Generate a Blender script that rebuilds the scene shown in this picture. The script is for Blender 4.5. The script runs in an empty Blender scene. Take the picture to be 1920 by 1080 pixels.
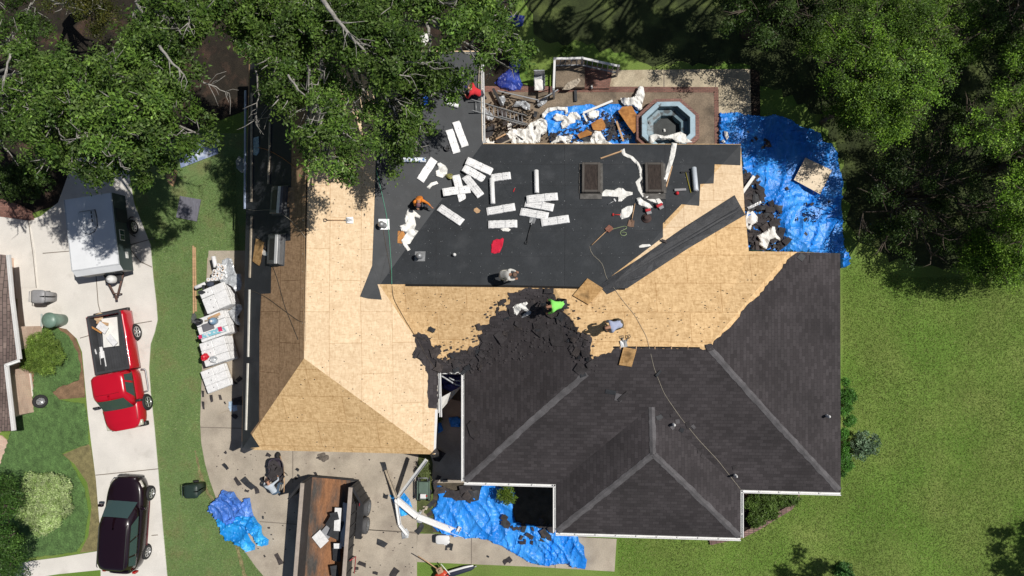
import bpy, bmesh, math, random
import numpy as np
from mathutils import Vector, Matrix, Quaternion, noise
from mathutils.geometry import delaunay_2d_cdt
from mathutils.bvhtree import BVHTree

# ---------------------------------------------------------------- camera
scene = bpy.context.scene
FPX, CAMH = 1286.0, 31.0
NAD = (1050.0, 585.0)                       # pixel straight below the drone
dcam = Vector(((NAD[0]-960)/FPX, -(NAD[1]-540)/FPX, -1)).normalized()
CQ = dcam.rotation_difference(Vector((0, 0, -1)))
CAM = Vector((0, 0, CAMH))
cd = bpy.data.cameras.new('camera'); cam = bpy.data.objects.new('camera', cd)
scene.collection.objects.link(cam)
cam.rotation_mode = 'QUATERNION'; cam.rotation_quaternion = CQ; cam.location = CAM
cd.sensor_width = 36; cd.lens = FPX/1920*36; cd.clip_end = 2000; cd.clip_start = .5
scene.camera = cam
scene.render.resolution_x = 1024; scene.render.resolution_y = 576

# ---------------------------------------------------------------- light
SUN_EL, SUN_AZ = math.radians(56), math.radians(15.5)
SV = Vector((math.cos(SUN_EL)*math.cos(SUN_AZ), math.cos(SUN_EL)*math.sin(SUN_AZ), math.sin(SUN_EL)))
w = bpy.data.worlds.new('World'); scene.world = w; w.use_nodes = True
nt = w.node_tree; bg = nt.nodes['Background']
sky = nt.nodes.new('ShaderNodeTexSky'); sky.sky_type = 'NISHITA'; sky.sun_disc = False
sky.sun_elevation = SUN_EL; sky.sun_rotation = math.pi/2-SUN_AZ
nt.links.new(sky.outputs[0], bg.inputs[0]); bg.inputs[1].default_value = .05
ld = bpy.data.lights.new('sun', 'SUN'); ld.energy = 5.0; ld.angle = math.radians(.5); ld.color = (1, .955, .89)
sun = bpy.data.objects.new('sun', ld); scene.collection.objects.link(sun)
sun.rotation_euler = (-SV).to_track_quat('-Z', 'Y').to_euler(); sun.location = SV*60
scene.view_settings.view_transform = 'Standard'; scene.view_settings.look = 'None'
scene.view_settings.exposure = -0.3; scene.view_settings.gamma = 1
scene.render.engine = 'CYCLES'

# ---------------------------------------------------------------- pixel -> place in the world
def ray(u, v):
    return CQ @ Vector(((u-960)/FPX, -(v-540)/FPX, -1))
def W(u, v, z=0.0):
    d = ray(u, v); t = (CAMH-z)/-d.z
    return CAM + d*t
ROOF = None
def S(u, v, off=0.0):
    """point on the roof if there is roof under that pixel, else on the ground"""
    if ROOF is not None:
        h = ROOF.ray_cast(CAM, ray(u, v).normalized())
        if h[0] is not None:
            n = h[1] if h[1].z > 0 else -h[1]
            return h[0] + Vector((0, 0, off)), n
        for k in (1.0, 2.5, 4.5):               # just off the eaves: stay on the plane of the nearest slope
            for a in range(8):
                h = ROOF.ray_cast(CAM, ray(u+k*math.cos(a*math.pi/4), v+k*math.sin(a*math.pi/4)).normalized())
                if h[0] is not None:
                    n = h[1] if h[1].z > 0 else -h[1]; d = ray(u, v)
                    t = (h[0]-CAM).dot(n)/d.dot(n)
                    return CAM+d*t+Vector((0, 0, off)), n
    return W(u, v, off), Vector((0, 0, 1))
def G(u, v, off=0.0):
    return W(u, v, off), Vector((0, 0, 1))

COL = scene.collection
MWD = {}
def thing(name, label, cat, M=None, group=None):
    o = bpy.data.objects.new(name, None); COL.objects.link(o); o.empty_display_size = .2
    if M is None: M = Matrix()
    elif isinstance(M, (Vector, tuple)): M = Matrix.Translation(Vector(M))
    o.matrix_world = M; MWD[o] = M.copy()
    o['label'] = label; o['category'] = cat
    if group: o['group'] = group
    return o
def tag(o, label, cat, group=None, kind=None):
    if label: o['label'] = label
    if cat: o['category'] = cat
    if group: o['group'] = group
    if kind: o['kind'] = kind
    return o

class MB:
    def __init__(s): s.v = []; s.f = []; s.m = []; s.sm = []; s.uv = {}
    def add(s, V, F, M=None, mi=0, smooth=False):
        b = len(s.v)
        for p in V:
            p = Vector(p); s.v.append(M @ p if M is not None else p)
        for f in F:
            s.f.append(tuple(i+b for i in f)); s.m.append(mi); s.sm.append(smooth)
        return s
    def bm(s, bm, M=None, mi=0, smooth=False):
        bm.verts.index_update()
        s.add([v.co.copy() for v in bm.verts], [[v.index for v in f.verts] for f in bm.faces], M, mi, smooth); bm.free(); return s
    def box(s, c, d, M=None, mi=0, bev=0, seg=1, rz=0):
        bm = bmesh.new(); bmesh.ops.create_cube(bm, size=1)
        R = Matrix.Rotation(rz, 4, 'Z')
        for v in bm.verts: v.co = Vector((v.co.x*d[0], v.co.y*d[1], v.co.z*d[2]))
        if bev: bmesh.ops.bevel(bm, geom=list(bm.edges), offset=bev, segments=seg, affect='EDGES', profile=.6)
        for v in bm.verts: v.co = R @ v.co + Vector(c)
        return s.bm(bm, M, mi, seg > 1)
    def tube(s, pts, r, n=8, M=None, mi=0, smooth=True, cap=True):
        pts = [Vector(p) for p in pts]
        if not hasattr(r, '__len__'): r = [r]*len(pts)
        V = []; F = []; up = None
        for i, p in enumerate(pts):
            t = (pts[min(i+1, len(pts)-1)]-pts[max(i-1, 0)])
            if t.length < 1e-9: t = Vector((0, 0, 1))
            t.normalize()
            a = t.orthogonal().normalized() if up is None else (up - t*up.dot(t)).normalized()
            up = a; b = t.cross(a)
            for k in range(n):
                an = 2*math.pi*k/n
                V.append(p + (a*math.cos(an)+b*math.sin(an))*r[i])
        for i in range(len(pts)-1):
            for k in range(n):
                F.append((i*n+k, i*n+(k+1) % n, (i+1)*n+(k+1) % n, (i+1)*n+k))
        if cap: F.append(tuple(range(n-1, -1, -1))); F.append(tuple(range((len(pts)-1)*n, len(pts)*n)))
        return s.add(V, F, M, mi, smooth)
    def cyl(s, a, b, r, n=16, M=None, mi=0): return s.tube([a, b], r, n, M, mi, True)
    def lathe(s, prof, n=24, M=None, mi=0, smooth=True):
        V = []; F = []; k = len(prof)
        for i in range(n):
            a = 2*math.pi*i/n
            for (r, z) in prof: V.append((r*math.cos(a), r*math.sin(a), z))
        for i in range(n):
            for j in range(k-1):
                F.append((i*k+j, ((i+1) % n)*k+j, ((i+1) % n)*k+j+1, i*k+j+1))
        return s.add(V, F, M, mi, smooth)
    def prism(s, poly, z0, z1, M=None, mi=0):
        n = len(poly)
        V = [(p[0], p[1], z0) for p in poly]+[(p[0], p[1], z1) for p in poly]
        F = [tuple(range(n-1, -1, -1)), tuple(range(n, 2*n))]+[(i, (i+1) % n, (i+1) % n+n, i+n) for i in range(n)]
        return s.add(V, F, M, mi)
    def loft(s, rings, M=None, mi=0, cap=True, smooth=True, close=False):
        n = len(rings[0]); V = [p for r in rings for p in r]; F = []
        for i in range(len(rings)-1):
            for k in range(n if close else n-1):
                F.append((i*n+k, i*n+(k+1) % n, (i+1)*n+(k+1) % n, (i+1)*n+k))
        if cap: F.append(tuple(range(n-1, -1, -1))); F.append(tuple(range((len(rings)-1)*n, len(rings)*n)))
        return s.add(V, F, M, mi, smooth)
    def build(s, name, mats, parent=None, world=False, uvs=None, loc=None, fixn=True):
        if not isinstance(mats, (list, tuple)): mats = [mats]
        V = s.v; o_loc = None
        if parent is not None and world:
            inv = MWD[parent].inverted(); V = [inv @ v for v in V]
        elif parent is None:
            if loc is None:
                n = max(1, len(V)); loc = Vector((sum(v.x for v in V)/n, sum(v.y for v in V)/n, min((v.z for v in V), default=0)))
            o_loc = loc; V = [v-loc for v in V]
        me = bpy.data.meshes.new(name); me.from_pydata([tuple(v) for v in V], [], s.f); me.update()
        for m in mats: me.materials.append(m)
        if len(me.polygons) == len(s.m):
            me.polygons.foreach_set('material_index', s.m); me.polygons.foreach_set('use_smooth', s.sm)
        if fixn:
            bm = bmesh.new(); bm.from_mesh(me); bmesh.ops.recalc_face_normals(bm, faces=bm.faces); bm.to_mesh(me); bm.free()
        if uvs is not None:
            ul = me.uv_layers.new(name='UVMap')
            for l in me.loops: ul.data[l.index].uv = uvs[l.vertex_index]
        o = bpy.data.objects.new(name, me); COL.objects.link(o)
        if parent is not None: o.parent = parent; MWD[o] = MWD[parent]
        if o_loc is not None: o.location = o_loc; MWD[o] = Matrix.Translation(o_loc)
        return o

def sub(parent_mesh):   # parent matrices are shared: parts never carry their own offset
    return parent_mesh

# ---------------------------------------------------------------- materials
def mk(name, col, rough=.8, var=.2, scale=2.0, fine=.15, fscale=40, bump=0.0, bscale=60, metal=0.0, spec=.5,
       coord='Object', col2=None, c2scale=1.0, c2lo=.5, c2hi=.62, coat=0.0, stretch=None, trans=0.0, attr=None):
    m = bpy.data.materials.new(name); m.use_nodes = True; t = m.node_tree; N = t.nodes; L = t.links
    P = N['Principled BSDF']; P.inputs['Roughness'].default_value = rough; P.inputs['Metallic'].default_value = metal
    P.inputs['Specular IOR Level'].default_value = spec; P.inputs['Coat Weight'].default_value = coat
    tc = N.new('ShaderNodeTexCoord'); vec = tc.outputs[coord]
    if stretch:
        mp = N.new('ShaderNodeMapping'); mp.inputs['Scale'].default_value = stretch; L.new(vec, mp.inputs[0]); vec = mp.outputs[0]
    def nz(sc, det=4, rg=.55):
        n = N.new('ShaderNodeTexNoise'); n.inputs['Scale'].default_value = sc; n.inputs['Detail'].default_value = det
        n.inputs['Roughness'].default_value = rg; L.new(vec, n.inputs['Vector']); return n.outputs[0]
    def rgb(c):
        r = N.new('ShaderNodeRGB'); r.outputs[0].default_value = (*c, 1); return r.outputs[0]
    c = rgb(col)
    if attr:
        a = N.new('ShaderNodeAttribute'); a.attribute_name = attr; c = a.outputs['Color']
    if col2:
        r = N.new('ShaderNodeMapRange'); L.new(nz(c2scale, 6), r.inputs[0]); r.inputs[1].default_value = c2lo; r.inputs[2].default_value = c2hi
        mx = N.new('ShaderNodeMix'); mx.data_type = 'RGBA'; L.new(r.outputs[0], mx.inputs[0]); L.new(c, mx.inputs[6]); L.new(rgb(col2), mx.inputs[7]); c = mx.outputs[2]
    for sc, am in ((scale, var), (fscale, fine)):
        if am:
            r = N.new('ShaderNodeMapRange'); L.new(nz(sc), r.inputs[0]); r.inputs[1].default_value = .3; r.inputs[2].default_value = .7
            r.inputs[3].default_value = 1-am; r.inputs[4].default_value = 1+am
            vm = N.new('ShaderNodeVectorMath'); vm.operation = 'SCALE'; L.new(c, vm.inputs[0]); L.new(r.outputs[0], vm.inputs['Scale']); c = vm.outputs[0]
    L.new(c, P.inputs['Base Color'])
    if bump:
        b = N.new('ShaderNodeBump'); b.inputs['Strength'].default_value = min(1, bump); b.inputs['Distance'].default_value = .02*max(1, bump)
        L.new(nz(bscale, 3), b.inputs['Height']); L.new(b.outputs[0], P.inputs['Normal'])
    if trans:
        tr = N.new('ShaderNodeBsdfTranslucent'); L.new(c, tr.inputs[0]); ms = N.new('ShaderNodeMixShader'); ms.inputs[0].default_value = trans
        L.new(P.outputs[0], ms.inputs[1]); L.new(tr.outputs[0], ms.inputs[2]); L.new(ms.outputs[0], N['Material Output'].inputs[0])
    return m

def brickmat(name, c1, c2, mortar, bw, rh, ms, rough=.85, var=.2, vscale=1.2, fine=.2, fscale=60, coord='UV', offset=.5, bump=.3, stain=None):
    m = bpy.data.materials.new(name); m.use_nodes = True; t = m.node_tree; N = t.nodes; L = t.links
    P = N['Principled BSDF']; P.inputs['Roughness'].default_value = rough
    tc = N.new('ShaderNodeTexCoord'); vec = tc.outputs[coord]
    b = N.new('ShaderNodeTexBrick'); b.offset = offset; b.inputs['Scale'].default_value = 1; b.inputs['Brick Width'].default_value = bw
    b.inputs['Row Height'].default_value = rh; b.inputs['Mortar Size'].default_value = ms; b.inputs['Mortar Smooth'].default_value = .3
    b.inputs['Color1'].default_value = (*c1, 1); b.inputs['Color2'].default_value = (*c2, 1); b.inputs['Mortar'].default_value = (*mortar, 1)
    L.new(vec, b.inputs['Vector']); c = b.outputs[0]
    for sc, am in ((vscale, var), (fscale, fine)):
        n = N.new('ShaderNodeTexNoise'); n.inputs['Scale'].default_value = sc; n.inputs['Detail'].default_value = 5; L.new(vec, n.inputs['Vector'])
        r = N.new('ShaderNodeMapRange'); L.new(n.outputs[0], r.inputs[0]); r.inputs[1].default_value = .3; r.inputs[2].default_value = .7
        r.inputs[3].default_value = 1-am; r.inputs[4].default_value = 1+am
        vm = N.new('ShaderNodeVectorMath'); vm.operation = 'SCALE'; L.new(c, vm.inputs[0]); L.new(r.outputs[0], vm.inputs['Scale']); c = vm.outputs[0]
    if stain:
        n = N.new('ShaderNodeTexNoise'); n.inputs['Scale'].default_value = .8; n.inputs['Detail'].default_value = 7; L.new(vec, n.inputs['Vector'])
        r = N.new('ShaderNodeMapRange'); L.new(n.outputs[0], r.inputs[0]); r.inputs[1].default_value = .56; r.inputs[2].default_value = .75
        r.inputs[4].default_value = .6
        mx = N.new('ShaderNodeMix'); mx.data_type = 'RGBA'; L.new(r.outputs[0], mx.inputs[0]); L.new(c, mx.inputs[6]); mx.inputs[7].default_value = (*stain, 1); c = mx.outputs[2]
    L.new(c, P.inputs['Base Color'])
    if bump:
        bp = N.new('ShaderNodeBump'); bp.inputs['Strength'].default_value = bump; bp.inputs['Distance'].default_value = .01; bp.invert = True
        L.new(b.outputs['Fac'], bp.inputs['Height']); L.new(bp.outputs[0], P.inputs['Normal'])
    return m

def osbmat(name, lo, hi, seam, stain=None):
    """oriented strand board: flakes in two directions, panel joints"""
    m = bpy.data.materials.new(name); m.use_nodes = True; t = m.node_tree; N = t.nodes; L = t.links
    P = N['Principled BSDF']; P.inputs['Roughness'].default_value = .8; P.inputs['Specular IOR Level'].default_value = .25
    tc = N.new('ShaderNodeTexCoord'); vec = tc.outputs['UV']
    def flake(sx, sy, rot):
        mp = N.new('ShaderNodeMapping'); mp.inputs['Scale'].default_value = (sx, sy, 1); mp.inputs['Rotation'].default_value = (0, 0, rot)
        L.new(vec, mp.inputs[0]); v = N.new('ShaderNodeTexVoronoi'); v.inputs['Scale'].default_value = 1; L.new(mp.outputs[0], v.inputs['Vector'])
        s = N.new('ShaderNodeSeparateColor'); L.new(v.outputs['Color'], s.inputs[0]); return s.outputs[0]
    def math_(op, a, b):
        n = N.new('ShaderNodeMath'); n.operation = op
        for i, x in enumerate((a, b)):
            if isinstance(x, (int, float)): n.inputs[i].default_value = x
            else: L.new(x, n.inputs[i])
        return n.outputs[0]
    f = math_('MULTIPLY', math_('ADD', flake(7, 19, .5), flake(19, 7, .3)), .5)
    f2 = math_('ADD', math_('MULTIPLY', f, .75), 0.0)
    nz = N.new('ShaderNodeTexNoise'); nz.inputs['Scale'].default_value = 1.3; nz.inputs['Detail'].default_value = 6; L.new(vec, nz.inputs['Vector'])
    f3 = math_('ADD', f2, math_('MULTIPLY', nz.outputs[0], .35))
    b = N.new('ShaderNodeTexBrick'); b.inputs['Scale'].default_value = 1; b.inputs['Brick Width'].default_value = 2.44; b.inputs['Row Height'].default_value = 1.22
    b.inputs['Mortar Size'].default_value = .012; b.inputs['Color1'].default_value = (.95, .95, .95, 1); b.inputs['Color2'].default_value = (1.03, 1.03, 1.03, 1)
    b.inputs['Mortar'].default_value = (*seam, 1); L.new(vec, b.inputs['Vector'])
    mx = N.new('ShaderNodeMix'); mx.data_type = 'RGBA'; L.new(f3, mx.inputs[0]); mx.inputs[6].default_value = (*lo, 1); mx.inputs[7].default_value = (*hi, 1)
    vm = N.new('ShaderNodeVectorMath'); vm.operation = 'MULTIPLY'; L.new(mx.outputs[2], vm.inputs[0]); L.new(b.outputs[0], vm.inputs[1])
    c = vm.outputs[0]
    if stain:
        n = N.new('ShaderNodeTexNoise'); n.inputs['Scale'].default_value = 2.2; n.inputs['Detail'].default_value = 6; L.new(vec, n.inputs['Vector'])
        r = N.new('ShaderNodeMapRange'); L.new(n.outputs[0], r.inputs[0]); r.inputs[1].default_value = .5; r.inputs[2].default_value = .7; r.inputs[4].default_value = .75
        mx = N.new('ShaderNodeMix'); mx.data_type = 'RGBA'; L.new(r.outputs[0], mx.inputs[0]); L.new(c, mx.inputs[6]); mx.inputs[7].default_value = (*stain, 1); c = mx.outputs[2]
    L.new(c, P.inputs['Base Color'])
    return m

def tarpmat(name, c1, c2):
    m = mk(name, c1, rough=.42, var=.15, scale=.8, fine=.12, fscale=5, bump=1.0, bscale=11, spec=.55, col2=c2, c2scale=1.1, c2lo=.42, c2hi=.7, stretch=(1.6, .7, 1))
    return m

M_ = {}
M_['osb'] = osbmat('osb_sheathing', (.46, .275, .115), (.90, .635, .345), (.70, .62, .54))
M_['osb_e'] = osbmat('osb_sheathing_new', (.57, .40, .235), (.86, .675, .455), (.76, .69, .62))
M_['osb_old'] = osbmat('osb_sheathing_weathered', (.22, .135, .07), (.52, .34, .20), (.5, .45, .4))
M_['osb_stain'] = osbmat('osb_stained', (.34, .18, .06), (.66, .42, .19), (.9, .9, .9), stain=(.09, .05, .02))
M_['osb_red'] = osbmat('plywood_orange', (.32, .13, .035), (.6, .29, .09), (1, 1, 1), stain=(.16, .06, .02))
M_['ply_white'] = mk('plywood_pale', (.82, .68, .5), var=.1, scale=2, fine=.12, fscale=14, stretch=(1, 4, 1))
M_['felt'] = mk('roofing_felt', (.031, .035, .040), rough=.62, var=.16, scale=1.5, fine=.22, fscale=50, spec=.35, coord='UV', bump=.3, bscale=9, col2=(.052, .056, .062), c2scale=1.1, c2lo=.52, c2hi=.74)
M_['felt_dust'] = mk('roofing_felt_loose', (.036, .038, .043), rough=.6, var=.25, scale=5, fine=.2, bump=.5, bscale=15, spec=.35)
M_['shingle'] = brickmat('asphalt_shingles', (.034, .029, .031), (.056, .049, .052), (.026, .022, .025), .26, .142, .008, rough=.95, var=.25, vscale=.5, fine=.3, fscale=45)
M_['scrap'] = mk('shingle_scrap', (.042, .037, .039), rough=.9, var=.35, scale=3, fine=.4, fscale=50, bump=.4)
M_['cap'] = mk('ridge_cap_shingles', (.105, .100, .105), rough=.95, var=.3, scale=3, fine=.25, fscale=40)
M_['white'] = mk('white_painted_metal', (.78, .78, .77), rough=.5, var=.05, scale=2, fine=.04)
M_['gutter_in'] = mk('gutter_inside', (.30, .29, .27), rough=.8, var=.3, scale=6)
M_['black'] = mk('painted_gap_dark', (.012, .010, .009), rough=1, var=.1)
M_['brick'] = brickmat('brick_wall', (.30, .13, .085), (.38, .19, .12), (.45, .42, .38), .22, .075, .01, coord='UV')
M_['wood'] = mk('pine_board', (.52, .33, .18), rough=.75, var=.2, scale=1.5, fine=.25, fscale=12, stretch=(1, 8, 8))
M_['wood_old'] = mk('weathered_board', (.42, .36, .28), rough=.8, var=.25, scale=3, fine=.2, fscale=20)
M_['tarp'] = tarpmat('blue_tarp', (.012, .235, .80), (.06, .36, .92))
M_['tarp2'] = tarpmat('light_blue_tarp', (.01, .26, .72), (.05, .47, .92))
M_['tarp3'] = tarpmat('violet_blue_tarp', (.05, .17, .58), (.13, .30, .78))
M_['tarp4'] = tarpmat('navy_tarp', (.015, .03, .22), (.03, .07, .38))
M_['wrap'] = mk('white_wrapper', (.80, .80, .80), rough=.45, var=.08, scale=5, fine=.12, fscale=18, bump=.35, bscale=9)
M_['paper'] = mk('release_paper', (.82, .81, .77), rough=.6, var=.05, scale=4, fine=.04, bump=.25, bscale=8)
M_['plastic'] = mk('grey_plastic_film', (.42, .44, .46), rough=.25, var=.3, scale=4, fine=.3, fscale=14, bump=.9, bscale=10, spec=.8)
M_['skin'] = mk('skin', (.42, .22, .14), rough=.55, var=.08)
M_['metal'] = mk('aluminium', (.36, .37, .38), rough=.5, metal=.5, var=.1)
M_['dark_metal'] = mk('dark_metal', (.05, .05, .052), rough=.5, metal=.4, var=.2)
M_['rubber'] = mk('tyre_rubber', (.022, .022, .024), rough=.85, var=.15)
M_['glass'] = mk('car_glass', (.045, .08, .078), rough=.1, var=.0, fine=0, spec=.9)
M_['chrome'] = mk('alloy_rim', (.62, .62, .62), rough=.3, metal=.8, var=.05)
# ---------------------------------------------------------------- draping sheets over roof or ground
def ccw(P):
    a = sum(P[i][0]*P[(i+1) % len(P)][1]-P[(i+1) % len(P)][0]*P[i][1] for i in range(len(P)))
    return list(P) if a > 0 else list(P)[::-1]
def inpoly(x, y, P):
    c = False; n = len(P); j = n-1
    for i in range(n):
        xi, yi = P[i][0], P[i][1]; xj, yj = P[j][0], P[j][1]
        if (yi > y) != (yj > y) and x < (xj-xi)*(y-yi)/(yj-yi)+xi: c = not c
        j = i
    return c
def jag(P, amp=3.0, step=6.0, seed=0, closed=True, skip=()):
    r = random.Random(seed); out = []
    n = len(P)
    for i in range(n if closed else n-1):
        a = Vector(P[i][:2]); b = Vector(P[(i+1) % n][:2]); out.append((a.x, a.y))
        if i in skip: continue
        L = (b-a).length; k = int(L/step)
        d = (b-a); nn = Vector((-d.y, d.x)).normalized() if L > 0 else d
        for j in range(1, k):
            t = (j+r.uniform(-.35, .35))/k; q = a+d*t+nn*r.uniform(-amp, amp); out.append((q.x, q.y))
    if not closed: out.append(tuple(P[-1][:2]))
    return out
def planeuv(me, loc=Vector()):
    ul = me.uv_layers.new(name='UVMap'); me.update()
    for p in me.polygons:
        n = p.normal; sx = abs(n.x) > abs(n.y) and (abs(n.x) > .08)
        for li in p.loop_indices:
            q = me.vertices[me.loops[li].vertex_index].co + loc
            ul.data[li].uv = (q.y, q.x*1.1) if sx else (q.x, q.y*1.1)
def drape(name, P, mat, off=.01, parent=None, surf=S, sp=None, zf=None, cre=(), jit=.35, skirt=0, smooth=None, seed=1, holes=()):
    """a sheet whose outline is P, lying on the roof or the ground, optionally wrinkled by zf(x, y, edge)"""
    r = random.Random(seed); V2 = []; E = []; P = ccw(P); n = len(P)
    if sp:
        Q = []
        for i in range(n):
            a = Vector(P[i][:2]); b = Vector(P[(i+1) % n][:2]); k = max(1, int((b-a).length/sp))
            for j in range(k): q = a.lerp(b, j/k); Q.append((q.x, q.y))
        P = Q; n = len(P)
    V2 = [Vector(p[:2]) for p in P]; faces = [list(range(n))]
    E = []
    if sp:
        x0 = min(p[0] for p in P); x1 = max(p[0] for p in P); y0 = min(p[1] for p in P); y1 = max(p[1] for p in P)
        y = y0+sp*.5
        while y < y1:
            x = x0+sp*.5
            while x < x1:
                qx, qy = x+r.uniform(-jit, jit)*sp, y+r.uniform(-jit, jit)*sp
                if inpoly(qx, qy, P): V2.append(Vector((qx, qy)))
                x += sp
            y += sp
    for a, b in cre:
        i = len(V2); V2 += [Vector(a), Vector(b)]; E.append((i, i+1))
    vo, eo, fo, ovo, oeo, ofo = delaunay_2d_cdt(V2, E, faces, 0, 1e-4, True)
    tri = [f for f, o in zip(fo, ofo) if len(o)]
    if holes:
        tri = [f for f in tri if not any(inpoly(sum(vo[i].x for i in f)/len(f), sum(vo[i].y for i in f)/len(f), H) for H in holes)]
    used = sorted({i for f in tri for i in f}); mp = {i: k for k, i in enumerate(used)}
    V = []
    nb = set()
    cnt = {}
    for f in tri:
        for i in range(len(f)):
            e = tuple(sorted((f[i], f[(i+1) % len(f)]))); cnt[e] = cnt.get(e, 0)+1
    for e, c in cnt.items():
        if c == 1: nb.update(e)
    for i in used:
        p, nn = surf(vo[i].x, vo[i].y)
        h = off + (zf(p.x, p.y, i in nb) if zf else 0)
        V.append(p+Vector((0, 0, h)))
    F = [tuple(mp[i] for i in f) for f in tri]
    if skirt:
        b = len(V); bi = {}
        for e, c in cnt.items():
            if c == 1:
                for i in e:
                    if i not in bi: bi[i] = len(V); V.append(V[mp[i]]-Vector((0, 0, skirt)))
                F.append((mp[e[0]], mp[e[1]], bi[e[1]], bi[e[0]]))
    loc = MWD[parent].translation.copy() if parent is not None else Vector((sum(v.x for v in V)/len(V), sum(v.y for v in V)/len(V), min(v.z for v in V)))
    me = bpy.data.meshes.new(name); me.from_pydata([tuple(v-loc) for v in V], [], F); me.materials.append(mat); me.update()
    bm = bmesh.new(); bm.from_mesh(me)
    for f in bm.faces:
        if f.normal.z < 0: f.normal_flip()
    bm.to_mesh(me); bm.free()
    if smooth: me.polygons.foreach_set('use_smooth', [True]*len(me.polygons))
    planeuv(me, loc)
    o = bpy.data.objects.new(name, me); COL.objects.link(o)
    if parent is not None: o.parent = parent
    else: o.location = loc
    MWD[o] = Matrix.Translation(loc)
    return o
def nz(x, y, s=1.0, z=0.0): return noise.noise(Vector((x*s, y*s, z)))
def ridged(x, y, s, z=0.0):
    wx = x+.35*nz(x, y, .9, z+3); wy = y+.35*nz(x, y, .9, z+7)
    return 1-2*abs(nz(wx, wy, s, z))
def wrinkle(amp=.05, big=.12, sc=2.2, z=0.0, base=.02, ang=0.5):
    ca, sa = math.cos(ang), math.sin(ang)
    def f(x, y, edge):
        X = ca*x+sa*y; Y = -sa*x+ca*y
        X += .5*nz(x, y, .7, z+9); Y += .5*nz(x, y, .6, z+2)
        q = max(0, ridged(X*.22, Y*1.1, sc, z)); q2 = max(0, ridged(X*.9+Y*.5, Y*.25-X*.1, sc, z+6))
        h = base + big*max(0, nz(X, Y, .8, z)+.3) + amp*1.5*q**5 + amp*1.3*q2**5 + amp*.42*max(0, ridged(X*1.1, Y*.8, sc*2.1, z+5))**2
        return h*(.25 if edge else 1)
    return f
def strip(pts, wpx):
    """outline of a band along pixel points, wpx wide (one width or one per point)"""
    n = len(pts); L = []; R = []
    for i in range(n):
        a = Vector(pts[max(0, i-1)][:2]); b = Vector(pts[min(n-1, i+1)][:2]); d = (b-a).normalized(); nn = Vector((-d.y, d.x))
        ww = wpx[i] if hasattr(wpx, '__len__') else wpx
        p = Vector(pts[i][:2]); L.append(tuple(p+nn*ww/2)); R.append(tuple(p-nn*ww/2))
    return L+R[::-1]
def fr(p1, p2, off=0.0, surf=S):
    """frame: origin midway on the surface, x from p1 to p2, z = surface normal"""
    a, n1 = surf(*p1); b, n2 = surf(*p2); n = (n1+n2).normalized(); x = (b-a); L = x.length
    x = (x - n*x.dot(n)).normalized(); y = n.cross(x)
    M = Matrix((x, y, n)).transposed().to_4x4(); M.translation = (a+b)/2+n*off
    return M, L
def fru(p1, p2, z=0.0, zb=0.0):
    """upright frame: ends seen at pixel p1, p2 at height z; origin dropped to height zb"""
    a = W(*p1, z); b = W(*p2, z); x = b-a; L = x.length; x.normalize(); n = Vector((0, 0, 1)); y = n.cross(x)
    M = Matrix((x, y, n)).transposed().to_4x4(); c = (a+b)/2; M.translation = Vector((c.x, c.y, zb))
    return M, L

# ================================================================= SETTING: ground
M_['grass'] = mk('lawn_grass', (.14, .24, .045), rough=.95, var=.16, scale=.35, fine=.28, fscale=26, bump=1.2, bscale=34, spec=.1, col2=(.20, .26, .07), c2scale=.3, c2lo=.4, c2hi=.65)
M_['grass2'] = mk('strip_lawn_grass', (.155, .235, .085), rough=.95, var=.18, scale=.8, fine=.42, fscale=26, bump=1.4, bscale=34, spec=.15, col2=(.16, .18, .075), c2scale=.8, c2lo=.5, c2hi=.66)
M_['cover'] = mk('ground_cover_leaves', (.10, .19, .055), rough=.85, var=.3, scale=3, fine=.55, fscale=30, bump=3, bscale=30)
M_['mulch'] = mk('mulch_soil', (.23, .145, .085), rough=1, var=.3, scale=3, fine=.4, fscale=40, bump=1, bscale=40)
M_['litter'] = mk('litter_with_shade', (.022, .017, .011), rough=1, var=.4, scale=2, fine=.6, fscale=30, bump=2, bscale=30, col2=(.055, .033, .022), c2scale=1.2)  # dark soil and litter, darkened further for the shade under trees
M_['conc_l'] = mk('light_concrete', (.71, .68, .63), rough=.9, var=.08, scale=.9, fine=.08, fscale=30, col2=(.60, .57, .52), c2scale=1.2, c2lo=.58, c2hi=.75)
M_['conc'] = mk('tan_concrete', (.43, .375, .30), rough=.9, var=.16, scale=.8, fine=.13, fscale=22, col2=(.33, .28, .225), c2scale=1.1, c2lo=.5, c2hi=.72)
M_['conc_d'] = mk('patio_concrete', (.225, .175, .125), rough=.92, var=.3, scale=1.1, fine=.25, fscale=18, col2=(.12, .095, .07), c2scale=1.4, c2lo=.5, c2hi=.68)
M_['conc_s'] = mk('sun_painted_concrete', (.48, .41, .29), rough=.92, var=.25, scale=1.3, fine=.2, fscale=20, col2=(.27, .22, .15), c2scale=1.2, c2lo=.52, c2hi=.7)  # paler walk concrete with the sunlight put into its colour
M_['joint'] = mk('concrete_joint', (.20, .17, .14), rough=1)
M_['brick_p'] = brickmat('brick_paving', (.62, .42, .32), (.70, .52, .40), (.5, .40, .33), .2, .067, .008, coord='UV')
M_['brick_e'] = brickmat('brick_edging', (.19, .085, .062), (.26, .13, .10), (.12, .08, .065), .20, .075, .012, coord='UV', var=.3)

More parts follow.
